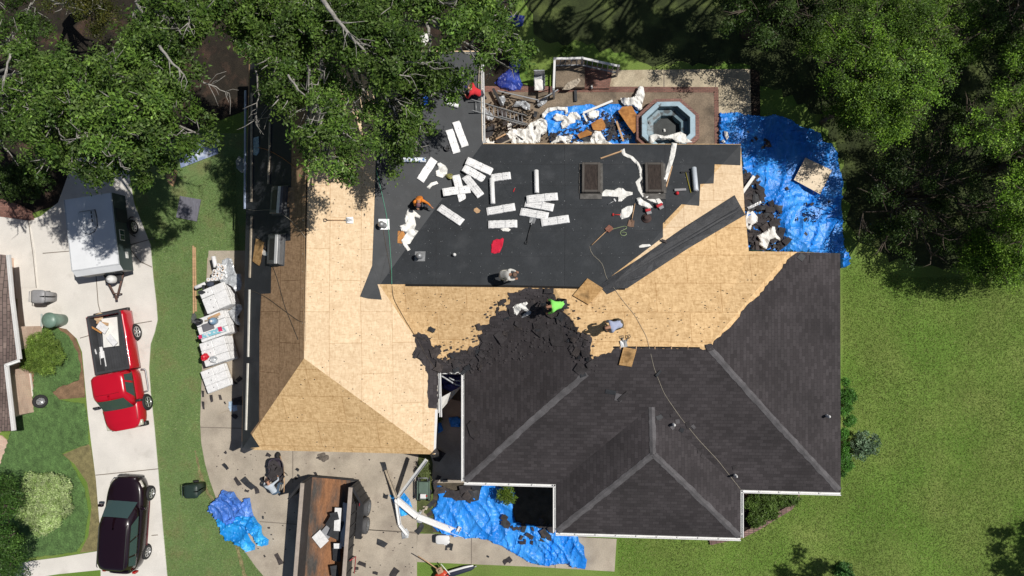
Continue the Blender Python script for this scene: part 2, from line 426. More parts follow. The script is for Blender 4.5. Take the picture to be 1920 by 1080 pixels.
b = MB(); b.add([(-260, -260, 0), (260, -260, 0), (260, 260, 0), (-260, 260, 0)], [(0, 1, 2, 3)])
o = b.build('lawn', M_['grass'], loc=Vector((0, 0, 0)), fixn=False); o['kind'] = 'structure'
def pave(name, P, mat, z=.04, kind='structure', sm=None):
    o = drape(name, P, mat, z, surf=G, skirt=z-.002); o['kind'] = kind; return o
def joints(parent, segs, w=1.6, z=.0455, mat=None):
    b = MB()
    for s in segs:
        for i in range(len(s)-1):
            P = strip([s[i], s[i+1]], w); b.add([W(*p, z) for p in P], [(0, 1, 2, 3)])
    loc = MWD[parent].translation
    for i, v in enumerate(b.v): b.v[i] = v-loc
    return b.build('control_joint', mat or M_['joint'], parent, fixn=False)

# neighbour side
pave('lawn_strip', [(225, 250), (470, 250), (470, 560), (378, 700), (378, 800), (387, 870), (410, 950), (448, 1020), (512, 1100), (300, 1100), (290, 800), (270, 700), (285, 600), (275, 480), (255, 380)], M_['grass2'], .004)
dr = pave('neighbour_driveway', [(150, 290), (238, 300), (252, 382), (283, 460), (288, 520), (294, 570), (296, 600), (291, 622), (283, 645), (280, 690), (283, 735), (290, 800), (297, 880), (305, 980), (316, 1100), (190, 1100), (189, 1000), (181, 900), (172, 830), (166, 780), (160, 715), (155, 660), (145, 635), (126, 617), (100, 612), (60, 616), (34, 616), (34, 560), (-40, 560), (-40, 404), (60, 412), (78, 405), (110, 380), (128, 330)], M_['conc_l'], .04)
joints(dr, [[(285, 602), (225, 612), (150, 634)], [(297, 879), (179, 891)], [(288, 447), (240, 460)], [(80, 475), (140, 470)], [(178, 490), (184, 570), (188, 585)], [(240, 462), (262, 490), (285, 501)], [(296, 1003), (284, 1004)]])
p = pave('neighbour_patio', [(-40, 400), (0, 404), (56, 414), (66, 470), (72, 540), (30, 540), (24, 480), (-40, 480)], M_['conc_l'], .075)
joints(p, [[(53, 414), (62, 480), (68, 540)]], z=.079, w=1.3)
pave('sidewalk', [(-30, 1062), (30, 1055), (110, 1045), (190, 1032), (190, 1068), (110, 1076), (20, 1090), (-30, 1095)], M_['conc_l'], .036)
pave('planting_bed', [(60, 612), (118, 612), (140, 630), (152, 660), (158, 710), (160, 745), (100, 750), (60, 740), (52, 690)], M_['mulch'], .02)
drape('ground_cover', jag([(62, 612), (104, 611), (132, 632), (148, 662), (153, 690), (150, 712), (112, 726), (100, 735), (116, 750), (160, 756), (166, 790), (168, 832), (158, 836), (118, 850), (135, 868), (160, 915), (168, 960), (160, 1010), (145, 1034), (60, 1045), (10, 1050), (-10, 900), (16, 830), (30, 775), (60, 765), (65, 720)], 1.2, 5, 5), M_['cover'], .05, surf=G, sp=4, zf=lambda x, y, e: 0 if e else .05+.07*abs(nz(x, y, 9)), seed=4)['kind'] = 'stuff'
pave('mulch_path', [(118, 852), (165, 832), (171, 838), (180, 900), (188, 1000), (189, 1032), (150, 1036), (166, 1005), (172, 950), (164, 905), (140, 870)], mk('dry_grass', (.22, .19, .085), var=.3, scale=4, fine=.35, bump=1), .016)
pave('brick_border', [(-30, 366), (0, 370), (40, 385), (60, 396), (66, 412), (56, 414), (-30, 402)], M_['brick_e'], .1)
pave('front_step', [(-30, 818), (4, 816), (20, 830), (24, 890), (10, 905), (-30, 905)], M_['brick_p'], .06)

# own side
dv = pave('driveway', [(392, 470), (620, 470), (620, 700), (900, 760), (900, 905), (782, 905), (782, 1100), (512, 1100), (480, 1062), (450, 1020), (425, 980), (408, 940), (394, 900), (385, 868), (378, 830), (376, 790), (378, 735), (383, 600)], M_['conc'], .04)
joints(dv, [[(549, 842), (549, 905)], [(487, 978), (783, 1000)], [(376, 801), (560, 806)], [(660, 992), (783, 998)]])
wk = pave('front_walk', [(783, 1000), (1010, 1003), (1156, 1010), (1152, 1071), (1000, 1062), (781, 1053)], M_['conc'], .044)
joints(wk, [[(884, 1003), (884, 1057)], [(1042, 1007), (1041, 1065)]], z=.0495)
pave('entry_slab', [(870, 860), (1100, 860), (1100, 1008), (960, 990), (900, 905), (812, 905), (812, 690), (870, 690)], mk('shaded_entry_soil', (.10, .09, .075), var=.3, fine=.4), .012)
pave('litter_shade_ground', [(-200, -200), (700, -300), (960, -60), (960, 150), (1020, 170), (900, 290), (480, 290), (480, 200), (400, 230), (230, 300), (130, 300), (120, 380), (60, 400), (-200, 380)], M_['litter'], .008)  # ground under the oaks, their shade painted into the litter colour
pave('painted_shade_lawn', jag([(960, -100), (1500, -200), (2200, -100), (2200, 470), (1900, 500), (1780, 505), (1700, 500), (1610, 455), (1590, 400), (1570, 280), (1540, 215), (1420, 150), (1405, 122), (1290, 118), (1200, 116), (1165, 98), (1100, 85), (1010, 70)], 9, 11, 6), mk('painted_shade_grass', (.04, .055, .016), rough=1, var=.4, scale=1, fine=.5, bump=1.5, col2=(.10, .13, .035), c2scale=.7, c2lo=.5, c2hi=.65), .006)  # tree shade painted as a dark sheet over the lawn
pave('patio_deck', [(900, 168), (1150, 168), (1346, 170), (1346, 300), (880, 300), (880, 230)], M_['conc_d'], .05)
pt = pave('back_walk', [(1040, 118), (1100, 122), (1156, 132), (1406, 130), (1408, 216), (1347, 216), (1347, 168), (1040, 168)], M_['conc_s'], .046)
joints(pt, [[(1245, 130), (1245, 166)], [(1342, 131), (1342, 168)]], z=.0505)
be = pave('brick_edging', [(880, 162), (1346, 164), (1350, 300), (1340, 300), (1338, 174), (880, 173)], M_['brick_e'], .058)
pave('side_mulch', [(1406, 128), (1424, 135), (1426, 240), (1404, 260), (1400, 216)], M_['litter'], .02)
pave('flower_bed', [(812, 850), (1045, 850), (1045, 1001), (812, 998)], mk('bed_soil_grey', (.085, .07, .05), rough=1, var=.4, scale=3, fine=.5), .03)
pave('oil_stain', jag([(596, 851), (606, 848), (616, 853), (617, 861), (606, 866), (598, 862)], 2, 3, 3), mk('oil_stain', (.13, .11, .09), rough=.8, var=.4, scale=9, fine=.3), .0455)
pave('worn_track', jag(strip([(366, 845), (376, 890), (390, 925), (412, 955), (436, 1000), (452, 1050), (462, 1090)], [3, 6, 5, 6, 5, 7, 6]), 1.2, 5, 4), mk('dry_track', (.24, .20, .10), rough=1, var=.35, scale=4, fine=.4), .008)
# curved brick border of the south-east bed
ed = strip([(1330, 1016), (1390, 1003), (1420, 988), (1450, 969), (1480, 951), (1489, 940), (1495, 922), (1496, 900)], 10)
pave('bed_border', ed, brickmat('border_brick', (.20, .12, .105), (.29, .18, .155), (.10, .07, .06), .2, .1, .02, coord='UV', var=.3, offset=0), .10)
pave('bed_soil', [(1380, 900), (1490, 900), (1488, 925), (1480, 945), (1450, 963), (1420, 982), (1390, 998), (1380, 1000)], M_['litter'], .02)

# ================================================================= THE HOUSE: roof planes (pixel, height)
R = dict(SW=(453, 843, 3.0), NW=(467, 95, 3.0), RS=(570, 672, 5.4), RN=(582, 95, 5.4), SE=(816, 852, 3.1), N1=(821, 697, 3.1),
         V1=(712, 535, 4.45), V2=(905, 269, 2.6), NE=(901, 95, 2.6), N2=(872, 697, 3.0), X1=(1040, 540, 4.5), P=(1112, 668, 5.2),
         Q=(1328, 650, 5.2), T=(1152, 531, 4.5), C=(1389, 270, 2.8), D=(1396, 388, 3.3), J=(1404, 471, 3.8), K=(1480, 472, 3.9),
         L=(1575, 475, 3.3), M=(1576, 923, 3.0), Gn=(1388, 918, 3.0), B=(1043, 908, 3.0), A=(871, 903, 3.0),
         U=(1222, 761, 4.45), Uh=(1224, 850, 4.5), WS=(1043, 998, 3.0), ES=(1388, 1008, 3.0))
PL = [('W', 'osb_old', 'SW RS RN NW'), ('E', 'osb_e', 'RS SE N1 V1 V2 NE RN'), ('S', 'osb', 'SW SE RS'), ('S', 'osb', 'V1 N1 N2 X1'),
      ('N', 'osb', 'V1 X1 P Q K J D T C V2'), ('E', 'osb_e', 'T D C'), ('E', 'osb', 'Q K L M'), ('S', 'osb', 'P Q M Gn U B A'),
      ('W', 'osb', 'A P X1 N2'), ('W', 'osb', 'U Uh WS B'), ('E', 'osb', 'U Gn ES Uh'), ('S', 'osb', 'Uh ES WS')]
def w3(k): return W(R[k][0], R[k][1], R[k][2])
HM = Matrix.Translation(W(960, 600, 0))
house = thing('house', 'L-shaped house with its roof half stripped to bare board, black felt and old charcoal shingles', 'house', HM)
RT = []; TE = []   # roof triangles and their edges in the picture
deck = {}
for az, mt, ks in PL:
    ks = ks.split(); c0 = [R[k] for k in ks]; ks = ks if ccw(c0)[0] == c0[0] else ks[::-1]; V2 = [Vector(R[k][:2]) for k in ks]
    vo, eo, fo, a1, a2, a3 = delaunay_2d_cdt(V2, [], [list(range(len(ks)))], 0, 1e-4, True)
    for f, o_ in zip(fo, a3):
        if not len(o_): continue
        idx = [a1[i][0] for i in f]; TE += [(R[ks[idx[q]]][:2], R[ks[idx[(q+1) % 3]]][:2]) for q in range(3)]; tri = [w3(ks[i]) for i in idx]
        if (tri[1]-tri[0]).cross(tri[2]-tri[0]).z < 0: tri.reverse()
        RT.append(tri); deck.setdefault((mt, tuple(ks)), []).append(tri)
bv = [v for t in RT for v in t]; ROOF = BVHTree.FromPolygons(bv, [(3*i, 3*i+1, 3*i+2) for i in range(len(RT))])
CRE = []
for az, mt, ks in PL:
    ks = ks.split()
    for i in range(len(ks)): CRE.append((R[ks[i]][:2], R[ks[(i+1) % len(ks)]][:2]))
CRE += TE
CRE = list({tuple(sorted(c)) for c in CRE})
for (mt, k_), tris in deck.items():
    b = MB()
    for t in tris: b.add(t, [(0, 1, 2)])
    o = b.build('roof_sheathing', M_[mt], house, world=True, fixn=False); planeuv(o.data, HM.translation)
# outline, fascia and walls
OUT = 'SW SE N1 N2 A B WS ES Gn M L K J D C V2 NE NW'.split()
o3 = [w3(k) for k in OUT]; n = len(o3)
b = MB()
for i in range(n):
    a, c = o3[i], o3[(i+1) % n]; d = Vector((0, 0, .17))
    b.add([a, c, c-d, a-d], [(0, 1, 2, 3)])
b.build('fascia', M_['white'], house, world=True, fixn=False)
b2 = [Vector((p.x, p.y)) for p in o3]; ins = []
for i in range(n):
    p0, p1, p2 = b2[i-1], b2[i], b2[(i+1) % n]
    e1 = (p1-p0).normalized(); e2 = (p2-p1).normalized(); n1 = Vector((-e1.y, e1.x)); n2 = Vector((-e2.y, e2.x))
    m = (n1+n2); m = m/max(.5, m.dot(n1)) if m.length > .1 else n1
    ins.append(p1+m*.42)
b = MB()
for i in range(n):
    p, q = ins[i], ins[(i+1) % n]; za, zb = o3[i].z-.12, o3[(i+1) % n].z-.12
    b.add([(p.x, p.y, 0), (q.x, q.y, 0), (q.x, q.y, zb), (p.x, p.y, za)], [(0, 1, 2, 3)])
o = b.build('wall', M_['brick'], house, world=True, fixn=False); ul = o.data.uv_layers.new(name='UVMap')
for p_ in o.data.polygons:
    for li in p_.loop_indices:
        q = o.data.vertices[o.data.loops[li].vertex_index].co; ul.data[li].uv = ((q.y if abs(p_.normal.x) > abs(p_.normal.y) else q.x), q.z)
b = MB()
for i in range(n):   # soffit
    a, c = o3[i], o3[(i+1) % n]; p, q = ins[i], ins[(i+1) % n]
    b.add([(a.x, a.y, a.z-.165), (c.x, c.y, c.z-.165), (q.x, q.y, c.z-.165), (p.x, p.y, a.z-.165)], [(0, 1, 2, 3)])
b.build('soffit', M_['white'], house, world=True, fixn=False)
def gutter(pts, name='gutter', z=3.0, wd=.11, side=1, hd=.09):
    """an open trough along pixel points at the eaves"""
    P = [W(p[0], p[1], p[2] if len(p) > 2 else z) for p in pts]; b = MB()
    for i in range(len(P)-1):
        a, c = P[i], P[i+1]; d = (c-a).normalized(); nn = Vector((d.y, -d.x, 0)).normalized()*side
        up = Vector((0, 0, 1)); t = .014
        for (o0, o1, h0, h1) in ((0, wd, -hd, -hd+t), (wd-t*2.2, wd, -hd, .012), (0, t, -hd, 0)):
            q = [a+nn*o0+up*h0, a+nn*o1+up*h0, a+nn*o1+up*h1, a+nn*o0+up*h1]; q2 = [v+(c-a)+d*.0 for v in q]
            b.add(q+q2, [(0, 1, 2, 3), (7, 6, 5, 4), (0, 4, 5, 1), (1, 5, 6, 2), (2, 6, 7, 3), (3, 7, 4, 0)], mi=0)
        L = (c-a).length; k = int(L/.75)
        for j in range(1, k):                      # hanger straps
            s = a+d*(L*j/k); b.box((0, 0, 0), (.03, wd, .012), Matrix.Translation(s+nn*wd/2+up*.004) @ Matrix.Rotation(math.atan2(d.y, d.x), 4, 'Z'))
    return b.build(name, M_['white'], house, world=True)
gutter([(870, 697), (870, 903)]); gutter([(870, 904), (1042, 908.5)]); gutter([(1042, 909), (1042, 999)]); gutter([(1042, 999), (1389, 1009)])
gutter([(1389, 1008), (1389, 919)]); gutter([(1389, 919), (1577, 924)]); gutter([(902, 100, 2.6), (905, 268, 2.6)], side=-1)
gutter([(822, 697), (872, 697)], wd=.09)
# the west part of the courtyard: gutter hanging loose, white fascia board laid bare
gutter([(822, 699, 3.1), (824, 782, 3.05)], side=-1, wd=.1)
b = MB(); b.add([W(813, 768, 3.13), W(821, 768, 3.13), W(817, 846, 3.13), W(811, 846, 3.13)], [(0, 1, 2, 3)])
b.add([W(821, 768, 3.13), W(817, 846, 3.13), W(817, 846, 2.95), W(821, 768, 2.95)], [(0, 1, 2, 3)]); b.build('drip_edge', M_['white'], house, world=True, fixn=False)

# ---- roofing felt
F1 = [(703, 100), (703, 214), (705, 300), (701, 420), (698, 498), (675, 556), (690, 560), (716, 562), (712, 545), (708, 533), (760, 533), (950, 535), (1175, 541), (1172, 530), (1160, 520), (1142, 521),
      (1243, 445), (1243, 419), (1278, 383), (1311, 386), (1313, 345), (1338, 344), (1340, 308), (1388, 310), (1389, 271), (906, 270), (904, 262), (901, 97), (720, 97)]
f = drape('roofing_felt', F1, M_['felt'], .012, house, cre=CRE, sp=26, zf=lambda x, y, e: .0 if e else .008*abs(nz(x, y, 1.5)))
F3 = [(470, 97), (547, 97), (546, 351), (539, 352), (539, 388), (543, 389), (545, 430), (545, 451), (533, 452), (532, 488), (509, 493), (508, 550), (490, 551), (487, 620), (486, 790), (470, 812), (487, 838), (454, 842), (459, 500), (464, 300)]
drape('roofing_felt', F3, M_['felt'], .012, house, cre=CRE)
F2 = [(1118, 541), (1145, 519), (1200, 484), (1280, 428), (1377, 366), (1397, 403), (1290, 466), (1176, 540.5)]
cre2 = CRE+[((1130, 540), (1388, 386))]
drape('valley_felt', F2, M_['felt_dust'], .03, house, cre=cre2, sp=13, zf=lambda x, y, e: .0 if e else .02+.015*abs(nz(x, y, .8)), skirt=.03)
drape('felt_flap', [(1128, 541), (1162, 541), (1138, 552)], M_['felt_dust'], .02, house, cre=CRE, skirt=.01)
drape('felt_corner', [(451, 846), (456, 822), (468, 815), (488, 836), (459, 850)], M_['felt_dust'], .05, house, surf=lambda u, v: (W(u, v, 3.0), Vector((0, 0, 1))), skirt=.012)
for sx, sy0, sy1 in ((1059, 272, 534), (1247, 272, 420), (818, 320, 532)):
    drape('felt_lap', strip([(sx, sy0), (sx+1, (sy0+sy1)/2), (sx, sy1)], .7), M_['felt_dust'], .024, house, cre=CRE)
# lap lines of the felt courses
for yy, x0, x1 in ((307, 906, 1330), (346, 860, 1300), (389, 800, 1270), (432, 740, 1235), (479, 716, 1190)):
    drape('felt_lap', strip([(x0, yy), ((x0+x1)/2, yy+1.5), (x1, yy)], .5), M_['felt_dust'], .0235, house, cre=CRE)
drape('valley_crease', strip([(905, 270), (850, 316), (790, 378), (728, 470), (712, 533)], .8), M_['felt_dust'], .028, house, cre=CRE, sp=12)

# ---- ridge slots: black strips on the deck paint the dark of the gaps
b_ = M_['black']
drape('ridge_slot_strip', strip([(577, 300), (575, 380), (573, 520), (571, 640)], 3.2), b_, .006, house, cre=[])
drape('ridge_slot_strip', strip([(1150, 651), (1240, 651.5), (1312, 652.5)], 3.4), b_, .018, house)
drape('ridge_slot_strip', strip([(760, 534.6), (950, 536.6), (1172, 541.6)], 4), b_, .016, house, cre=CRE)
for u in (1163, 1193, 1228, 1259, 1290): drape('rafter_end', strip([(u, 648.5), (u, 654.5)], 1.6), M_['wood'], .026, house)
for v in (329, 369, 413, 476, 509, 541, 576, 606): drape('rafter_end', strip([(567, v), (577, v)], 1.6), M_['wood_old'], .012, house)
drape('ridge_board', strip([(574, 300), (572.5, 360), (571, 480), (568.5, 660)], 2), M_['wood'], .02, house)

# ---- old shingles with the torn edge
SH = [(871, 903), (1043, 908), (1043, 998), (1388, 1008), (1388, 918), (1576, 923), (1575, 475), (1495, 473)]
T1 = [(1495, 473), (1476, 487), (1462, 508), (1440, 533), (1418, 558), (1395, 580), (1375, 607), (1352, 630), (1331, 649)]
T2 = [(1331, 649), (1318, 656), (1312, 653), (1190, 652), (1152, 653), (1146, 662), (1128, 664), (1111, 674), (1106, 662), (1108, 646), (1110, 633), (1097, 628), (1084, 624), (1079, 615), (1075, 603), (1068, 594), (1055, 584), (1038, 584),
      (1044, 566), (1040, 552), (1031, 541), (985, 540), (978, 544), (969, 548), (952, 548), (956, 558), (956, 570), (948, 572), (950, 583), (930, 584), (930, 592), (920, 594), (918, 607), (905, 609), (905, 625), (896, 631), (899, 645),
      (887, 652), (880, 660), (864, 655), (856, 668), (842, 680), (832, 676), (818, 670), (826, 652), (812, 650), (800, 628), (784, 622), (778, 640), (782, 655), (776, 664), (790, 678), (798, 687), (803, 711), (802, 740), (804, 765), (819, 766), (822, 699), (872, 698)]
shp = SH[:-1]+jag(T1, 2.2, 6, 3, closed=False)+jag(T2, 1.8, 4.5, 7, closed=False)[1:]
drape('old_shingles', shp, M_['shingle'], .022, house, cre=CRE, skirt=.012)
# hip and ridge caps
for seg in ([(873, 901), (1000, 786), (1100, 700)], [(1331, 654), (1450, 787), (1573, 919)], [(1224, 852), (1045, 996)], [(1226, 852), (1386, 1005)], [(1222, 763), (1224, 852)]):
    zc = strip(seg, 12)
    drape('hip_cap', jag(zc, .9, 7, 3), M_['cap'], .034, house, cre=CRE, sp=9, skirt=.01)
drape('valley_patch', jag([(1322, 646), (1334, 644), (1338, 656), (1326, 660)], 1, 4), M_['scrap'], .05, house, skirt=.02)
# pale scuffed patches where shingles were replaced
rr = random.Random(12)
patch = [(1145, 735, 20, 8), (1160, 745, 14, 14), (1262, 778, 10, 7), (1260, 800, 10, 7), (1270, 790, 8, 8), (1278, 806, 8, 8), (1312, 845, 9, 9), (1318, 854, 8, 8), (1300, 800, 9, 6), (1378, 876, 10, 7), (1290, 797, 8, 12), (1236, 782, 12, 8),
         (1502, 482, 12, 12), (1521, 486, 8, 14)]
for (u, v, a, c) in patch:
    an = rr.uniform(-.5, .9); P = []
    for sx, sy in ((-1, -1), (1, -1), (1, 1), (-1, 1)):
        P.append((u+math.cos(an)*sx*a/2-math.sin(an)*sy*c/2, v+math.sin(an)*sx*a/2+math.cos(an)*sy*c/2))
    drape('lifted_shingle', P, rr.choice([M_['scrap'], M_['cap'], M_['felt_dust']]), .045, house, cre=CRE, skirt=.012)
# ================================================================= house: skylights, vents, pipes
def mloc(M, *p): return M @ Vector(p)
def part(parent, name, b, mats):      # b holds world coordinates
    return b.build(name, mats, parent, world=True)
HR = MWD[house]
def skylight(c, hw, hl):
    M, L = fr((c[0]-hw, c[1]), (c[0]+hw, c[1]), .02); s = L/2/1.0
    W2 = L; H2 = W2*hl/hw
    b = MB(); fw = .10
    for (x, y, dx, dy) in ((0, H2/2-fw/2, W2-2*fw, fw), (0, -H2/2+fw/2, W2-2*fw, fw), (-W2/2+fw/2, 0, fw, H2), (W2/2-fw/2, 0, fw, H2)):
        b.box((x, y, .09), (dx, dy, .18), M, bev=.012)
    part(house, 'skylight_frame', b, mk('bronze_frame', (.085, .075, .066), rough=.6, var=.2))
    b = MB(); b.box((0, 0, .145), (W2-2*fw-.01, H2-2*fw-.01, .03), M)
    part(house, 'skylight_pane', b, mk('skylight_pane', (.045, .034, .028), rough=.35, var=.4, scale=4, fine=.4, fscale=12, stretch=(6, 1, 1)))
    b = MB(); b.box((0, -H2/2-.13, .02), (W2+.14, .24, .03), M, bev=.005)
    for i, x in enumerate((-W2/2-.06, W2/2+.06)):
        for k in range(9): b.box((x+random.uniform(-.01, .01), -H2/2+.1+k*H2/9, .015+.012*(k % 2)), (.1, H2/8.2, .02), M, rz=random.uniform(-.05, .05))
    part(house, 'skylight_flashing', b, mk('lead_flashing', (.10, .095, .088), rough=.7, var=.4, scale=5))
random.seed(3)
skylight((1108, 336), 17, 31); skylight((1226, 336), 17, 31)
def boxvent(c, w=26, h=32):
    M, L = fr((c[0]-w/2, c[1]), (c[0]+w/2, c[1]), .0); H = L*h/w
    b = MB()
    b.box((0, 0, .02), (L*1.12, H*1.08, .02), M)
    b.loft([[M @ Vector(p) for p in ring] for ring in ([(-L/2, -H/2, .03), (L/2, -H/2, .03), (L/2, H/2, .03), (-L/2, H/2, .03)], [(-L/2, -H/2, .16), (L/2, -H/2, .2), (L/2, H/2, .2), (-L/2, H/2, .16)],
           [(-L/2+.05, -H/2+.05, .2), (L/2-.05, -H/2+.05, .26), (L/2-.05, H/2-.05, .26), (-L/2+.05, H/2-.05, .2)])], close=True, smooth=False)
    o = part(house, 'roof_vent', b, mk('vent_metal', (.13, .135, .14), rough=.5, metal=.3, var=.2))
    b = MB(); b.box((L*.32, 0, .27), (L*.2, H*.96, .03), M, bev=.008)
    lv = b.build('vent_lip', M_['white'], o, world=True)
    b = MB(); b.box((-L*.06, 0, .232), (L*.42, H*.72, .012), M @ Matrix.Rotation(-.09, 4, 'Y'))
    b.build('vent_screen', M_['dark_metal'], o, world=True)
boxvent((521, 468), 25, 32); boxvent((526, 376), 24, 30)
def pipevent(c, h=.42, hood=.13, base=True):
    p, n = S(*c); M = Matrix.Translation(p)
    b = MB(); b.cyl((0, 0, -.1), (0, 0, h), .055, 12, M)
    b.lathe([(0, h+.12), (hood*.6, h+.1), (hood, h+.02), (hood, h-.03), (hood*.7, h-.04), (.05, h-.04)], 16, M)
    if base:
        Q = n.to_track_quat('Z', 'Y').to_matrix().to_4x4(); Q.translation = p
        b.box((.05, 0, .02), (.42, .42, .012), Q); b.lathe([(.13, .02), (.09, .14), (.06, .16)], 16, M)
    part(house, 'vent_pipe', b, M_['metal'] if base else M_['white'])
pipevent((720, 423)); pipevent((790, 481)); pipevent((853, 478), .12, .07, False); pipevent((1549, 779), .28, .06, False); pipevent((1377, 890), .3, .05, False); pipevent((1262, 795), .25, .06, False)

# ================================================================= clutter on the roof
def bundle(p1, p2, label, k=0, wd=.33, th=.075, stack=0, wrapm=None):
    M, L = fr(p1, p2, .03+stack)
    o = thing('shingle_bundle', label, 'shingle bundle', M, 'white wrapped shingle bundles laid out on the black roof')
    b = MB(); r = random.Random(k*7+1); nx = 14; ny = 5; V = []; F = []
    # slightly sagging pack with a wavy wrapper
    rings = []
    for i in range(nx+1):
        x = -L/2+L*i/nx; wob = r.uniform(-.008, .008); e = .6 if i in (0, nx) else 1
        z = th*e
        rings.append([(x, -wd/2+wob, 0), (x, -wd/2+wob, z*.8), (x, -wd/2+.02+wob, z), (x, -wd/6, z+r.uniform(0, .006)), (x, wd/6, z+r.uniform(0, .006)), (x, wd/2-.02+wob, z), (x, wd/2+wob, z*.8), (x, wd/2+wob, 0)])
    b.loft(rings, close=True, smooth=False); b.build('wrapper', wrapm or M_['wrap'], o)
    b = MB()                                   # rows of small grey print
    pm = mk('printed_ink', (.38, .39, .41), rough=.6, var=.1) if 'ink' not in M_ else M_['ink']; M_['ink'] = pm
    for j in range(3):
        x = -L/2+.12
        while x < L/2-.12:
            q = r.uniform(.03, .1)
            if r.random() < .7: b.add([(x, -wd/3+j*wd/3.2, th+.009), (x+q, -wd/3+j*wd/3.2, th+.009), (x+q, -wd/3+j*wd/3.2+.012, th+.009), (x, -wd/3+j*wd/3.2+.012, th+.009)], [(0, 1, 2, 3)])
            x += q+.03
    for x in ((-L*.25, L*.27) if k % 2 else (L*.02,)):   # dark triangle mark and a fold line
        b.add([(x, -.035, th+.01), (x+.06, 0, th+.01), (x, .035, th+.01)], [(0, 1, 2)])
    b.add([(L*.08, -wd*.46, th+.01), (L*.095, -wd*.46, th+.01), (L*.095, wd*.46, th+.01), (L*.08, wd*.46, th+.01)], [(0, 1, 2, 3)])
    b.build('print', pm, o, fixn=False)
    return o
BN = [((787, 339), (813, 299), 'white wrapped shingle bundle beside the open bucket, nearest the oak leaves'),
      ((853.6, 229), (871, 275.5), 'right-hand of the pair of white shingle bundles up by the north gutter'),
      ((841, 244), (855.5, 287.5), 'left-hand of the pair of white shingle bundles up by the north gutter'),
      ((869, 318), (916, 340), 'white shingle bundle half under another one, top of the big cluster'),
      ((874.5, 305.5), (921.7, 322.8), 'topmost white shingle bundle of the big cluster, overlapping its neighbour'),
      ((921, 335.5), (957.8, 330.5), 'short white shingle bundle ending at the head of the standing felt roll'),
      ((854, 331), (868, 377), 'white shingle bundle crossed by another laid on top of it'),
      ((830, 364), (881, 355.5), 'white shingle bundle lying across the top of another'),
      ((872.5, 332), (901.8, 368.7), 'slanting white shingle bundle between the crossed pair and the felt roll'),
      ((824, 390), (867, 418.5), 'lone slanting white shingle bundle to the right of the worker in orange'),
      ((913, 398), (966, 389), 'white shingle bundle above the one just over the red cloth'),
      ((916, 422.5), (970, 420.5), 'white shingle bundle just over the red cloth'),
      ((985, 382), (1038, 391), 'white shingle bundle under the crossing one below the lone felt roll'),
      ((988, 377), (1046, 371), 'white shingle bundle laid across another below the lone felt roll'),
      ((976, 398), (1028, 407), 'white shingle bundle with the head of a shovel on it'),
      ((1015, 419), (1067, 411), 'rightmost white shingle bundle, low on the black roof')]
for i, (a, c, lb) in enumerate(BN): bundle(a, c, lb, i, stack=.08 if i in (4, 7, 13) else 0, th=.075)
def roll(p1, p2, label, r=.085, mat=None, name='felt_roll', group='rolls of underlay left on the roof', surf=S):
    M, L = fr(p1, p2, 0, surf)
    o = thing(name, label, 'roll', M, group)
    b = MB(); b.tube([(-L/2, 0, r), (-L/2+.01, 0, r), (L/2-.01, 0, r), (L/2, 0, r)], [r*.9, r, r, r*.9], 18)
    b.build('sheet', mat or M_['wrap'], o)
    b = MB()
    for s in (-1, 1): b.cyl((s*L/2, 0, r), (s*(L/2+.006), 0, r), r*.4, 12)
    for s in (-1, 1): b.cyl((s*L/2*1.001, 0, r), (s*(L/2+.01), 0, r), r*.18, 10)
    b.build('core', M_['ink'], o); return o
roll((922.5, 337), (924.5, 384), 'white roll of underlay lying up-slope in the middle of the shingle bundles', .10)
roll((1005.5, 322), (1006.5, 364), 'lone white roll of underlay above the right group of bundles', .10)
roll((1300, 317), (1304, 360), 'grey white roll beside the yellow-handled hammer', .105, mk('pale_roll', (.55, .6, .66), rough=.4, var=.1))
roll((754, 300.5), (797, 301), 'blue and white printed roll half under the oak leaves', .10, mk('printed_roll', (.75, .8, .85), rough=.5, col2=(.05, .16, .4), c2scale=9, c2lo=.52, c2hi=.56, var=.05))
roll((837, 184), (838, 198), 'stubby white roll at the tip of the oak branch', .10)
roll((842, 196), (858, 200), 'small white roll lying next to the stubby one by the oak', .09)

def rumple(name, P, label, cat, mat, h=.1, sp=3.2, parent=None, surf=S, group=None, sc=3.4, off=.02, seed=2, fold=.5):
    """crumpled thin sheet or heap"""
    z0 = seed*3.1
    def zf(x, y, e):
        v = abs(nz(x, y, sc, z0))*h*1.3 + h*.7*max(0, ridged(x, y, sc*.6, z0+4))**2
        return v*(.3 if e else 1)
    o = drape(name, P, mat, off, parent, surf, sp, zf, skirt=off*.9, seed=seed)
    if parent is None: tag(o, label, cat, group)
    return o
GP = 'white release paper thrown down on the roof'
Z = lambda ox, oy, s, pts: [(ox+x/s, oy+y/s) for x, y in pts]
rumple('paper_heap', Z(680, 200, 3.6, [(305, 695), (345, 700), (392, 740), (385, 755), (350, 745), (362, 800), (350, 830), (378, 840), (345, 885), (320, 925), (300, 930), (325, 965), (305, 975), (275, 935), (262, 905), (285, 870), (300, 850), (262, 838), (252, 805), (290, 790), (285, 755)]), 'long heap of white release paper below the worker in orange', 'paper', M_['paper'], .14, 2.6, seed=3, group=GP)
rumple('paper_scrap', Z(680, 200, 3.6, [(432, 545), (460, 515), (500, 503), (512, 520), (470, 535), (452, 558)]), 'small curled white paper between the bucket and the worker in orange', 'paper', M_['paper'], .06, 2.5, seed=4, group=GP)
rumple('paper_scrap', Z(680, 200, 3.6, [(930, 825), (975, 815), (1000, 830), (985, 843), (945, 840)]), 'torn white wrapper under the bundle over the red cloth', 'paper', M_['paper'], .03, 2.5, seed=5, group=GP)
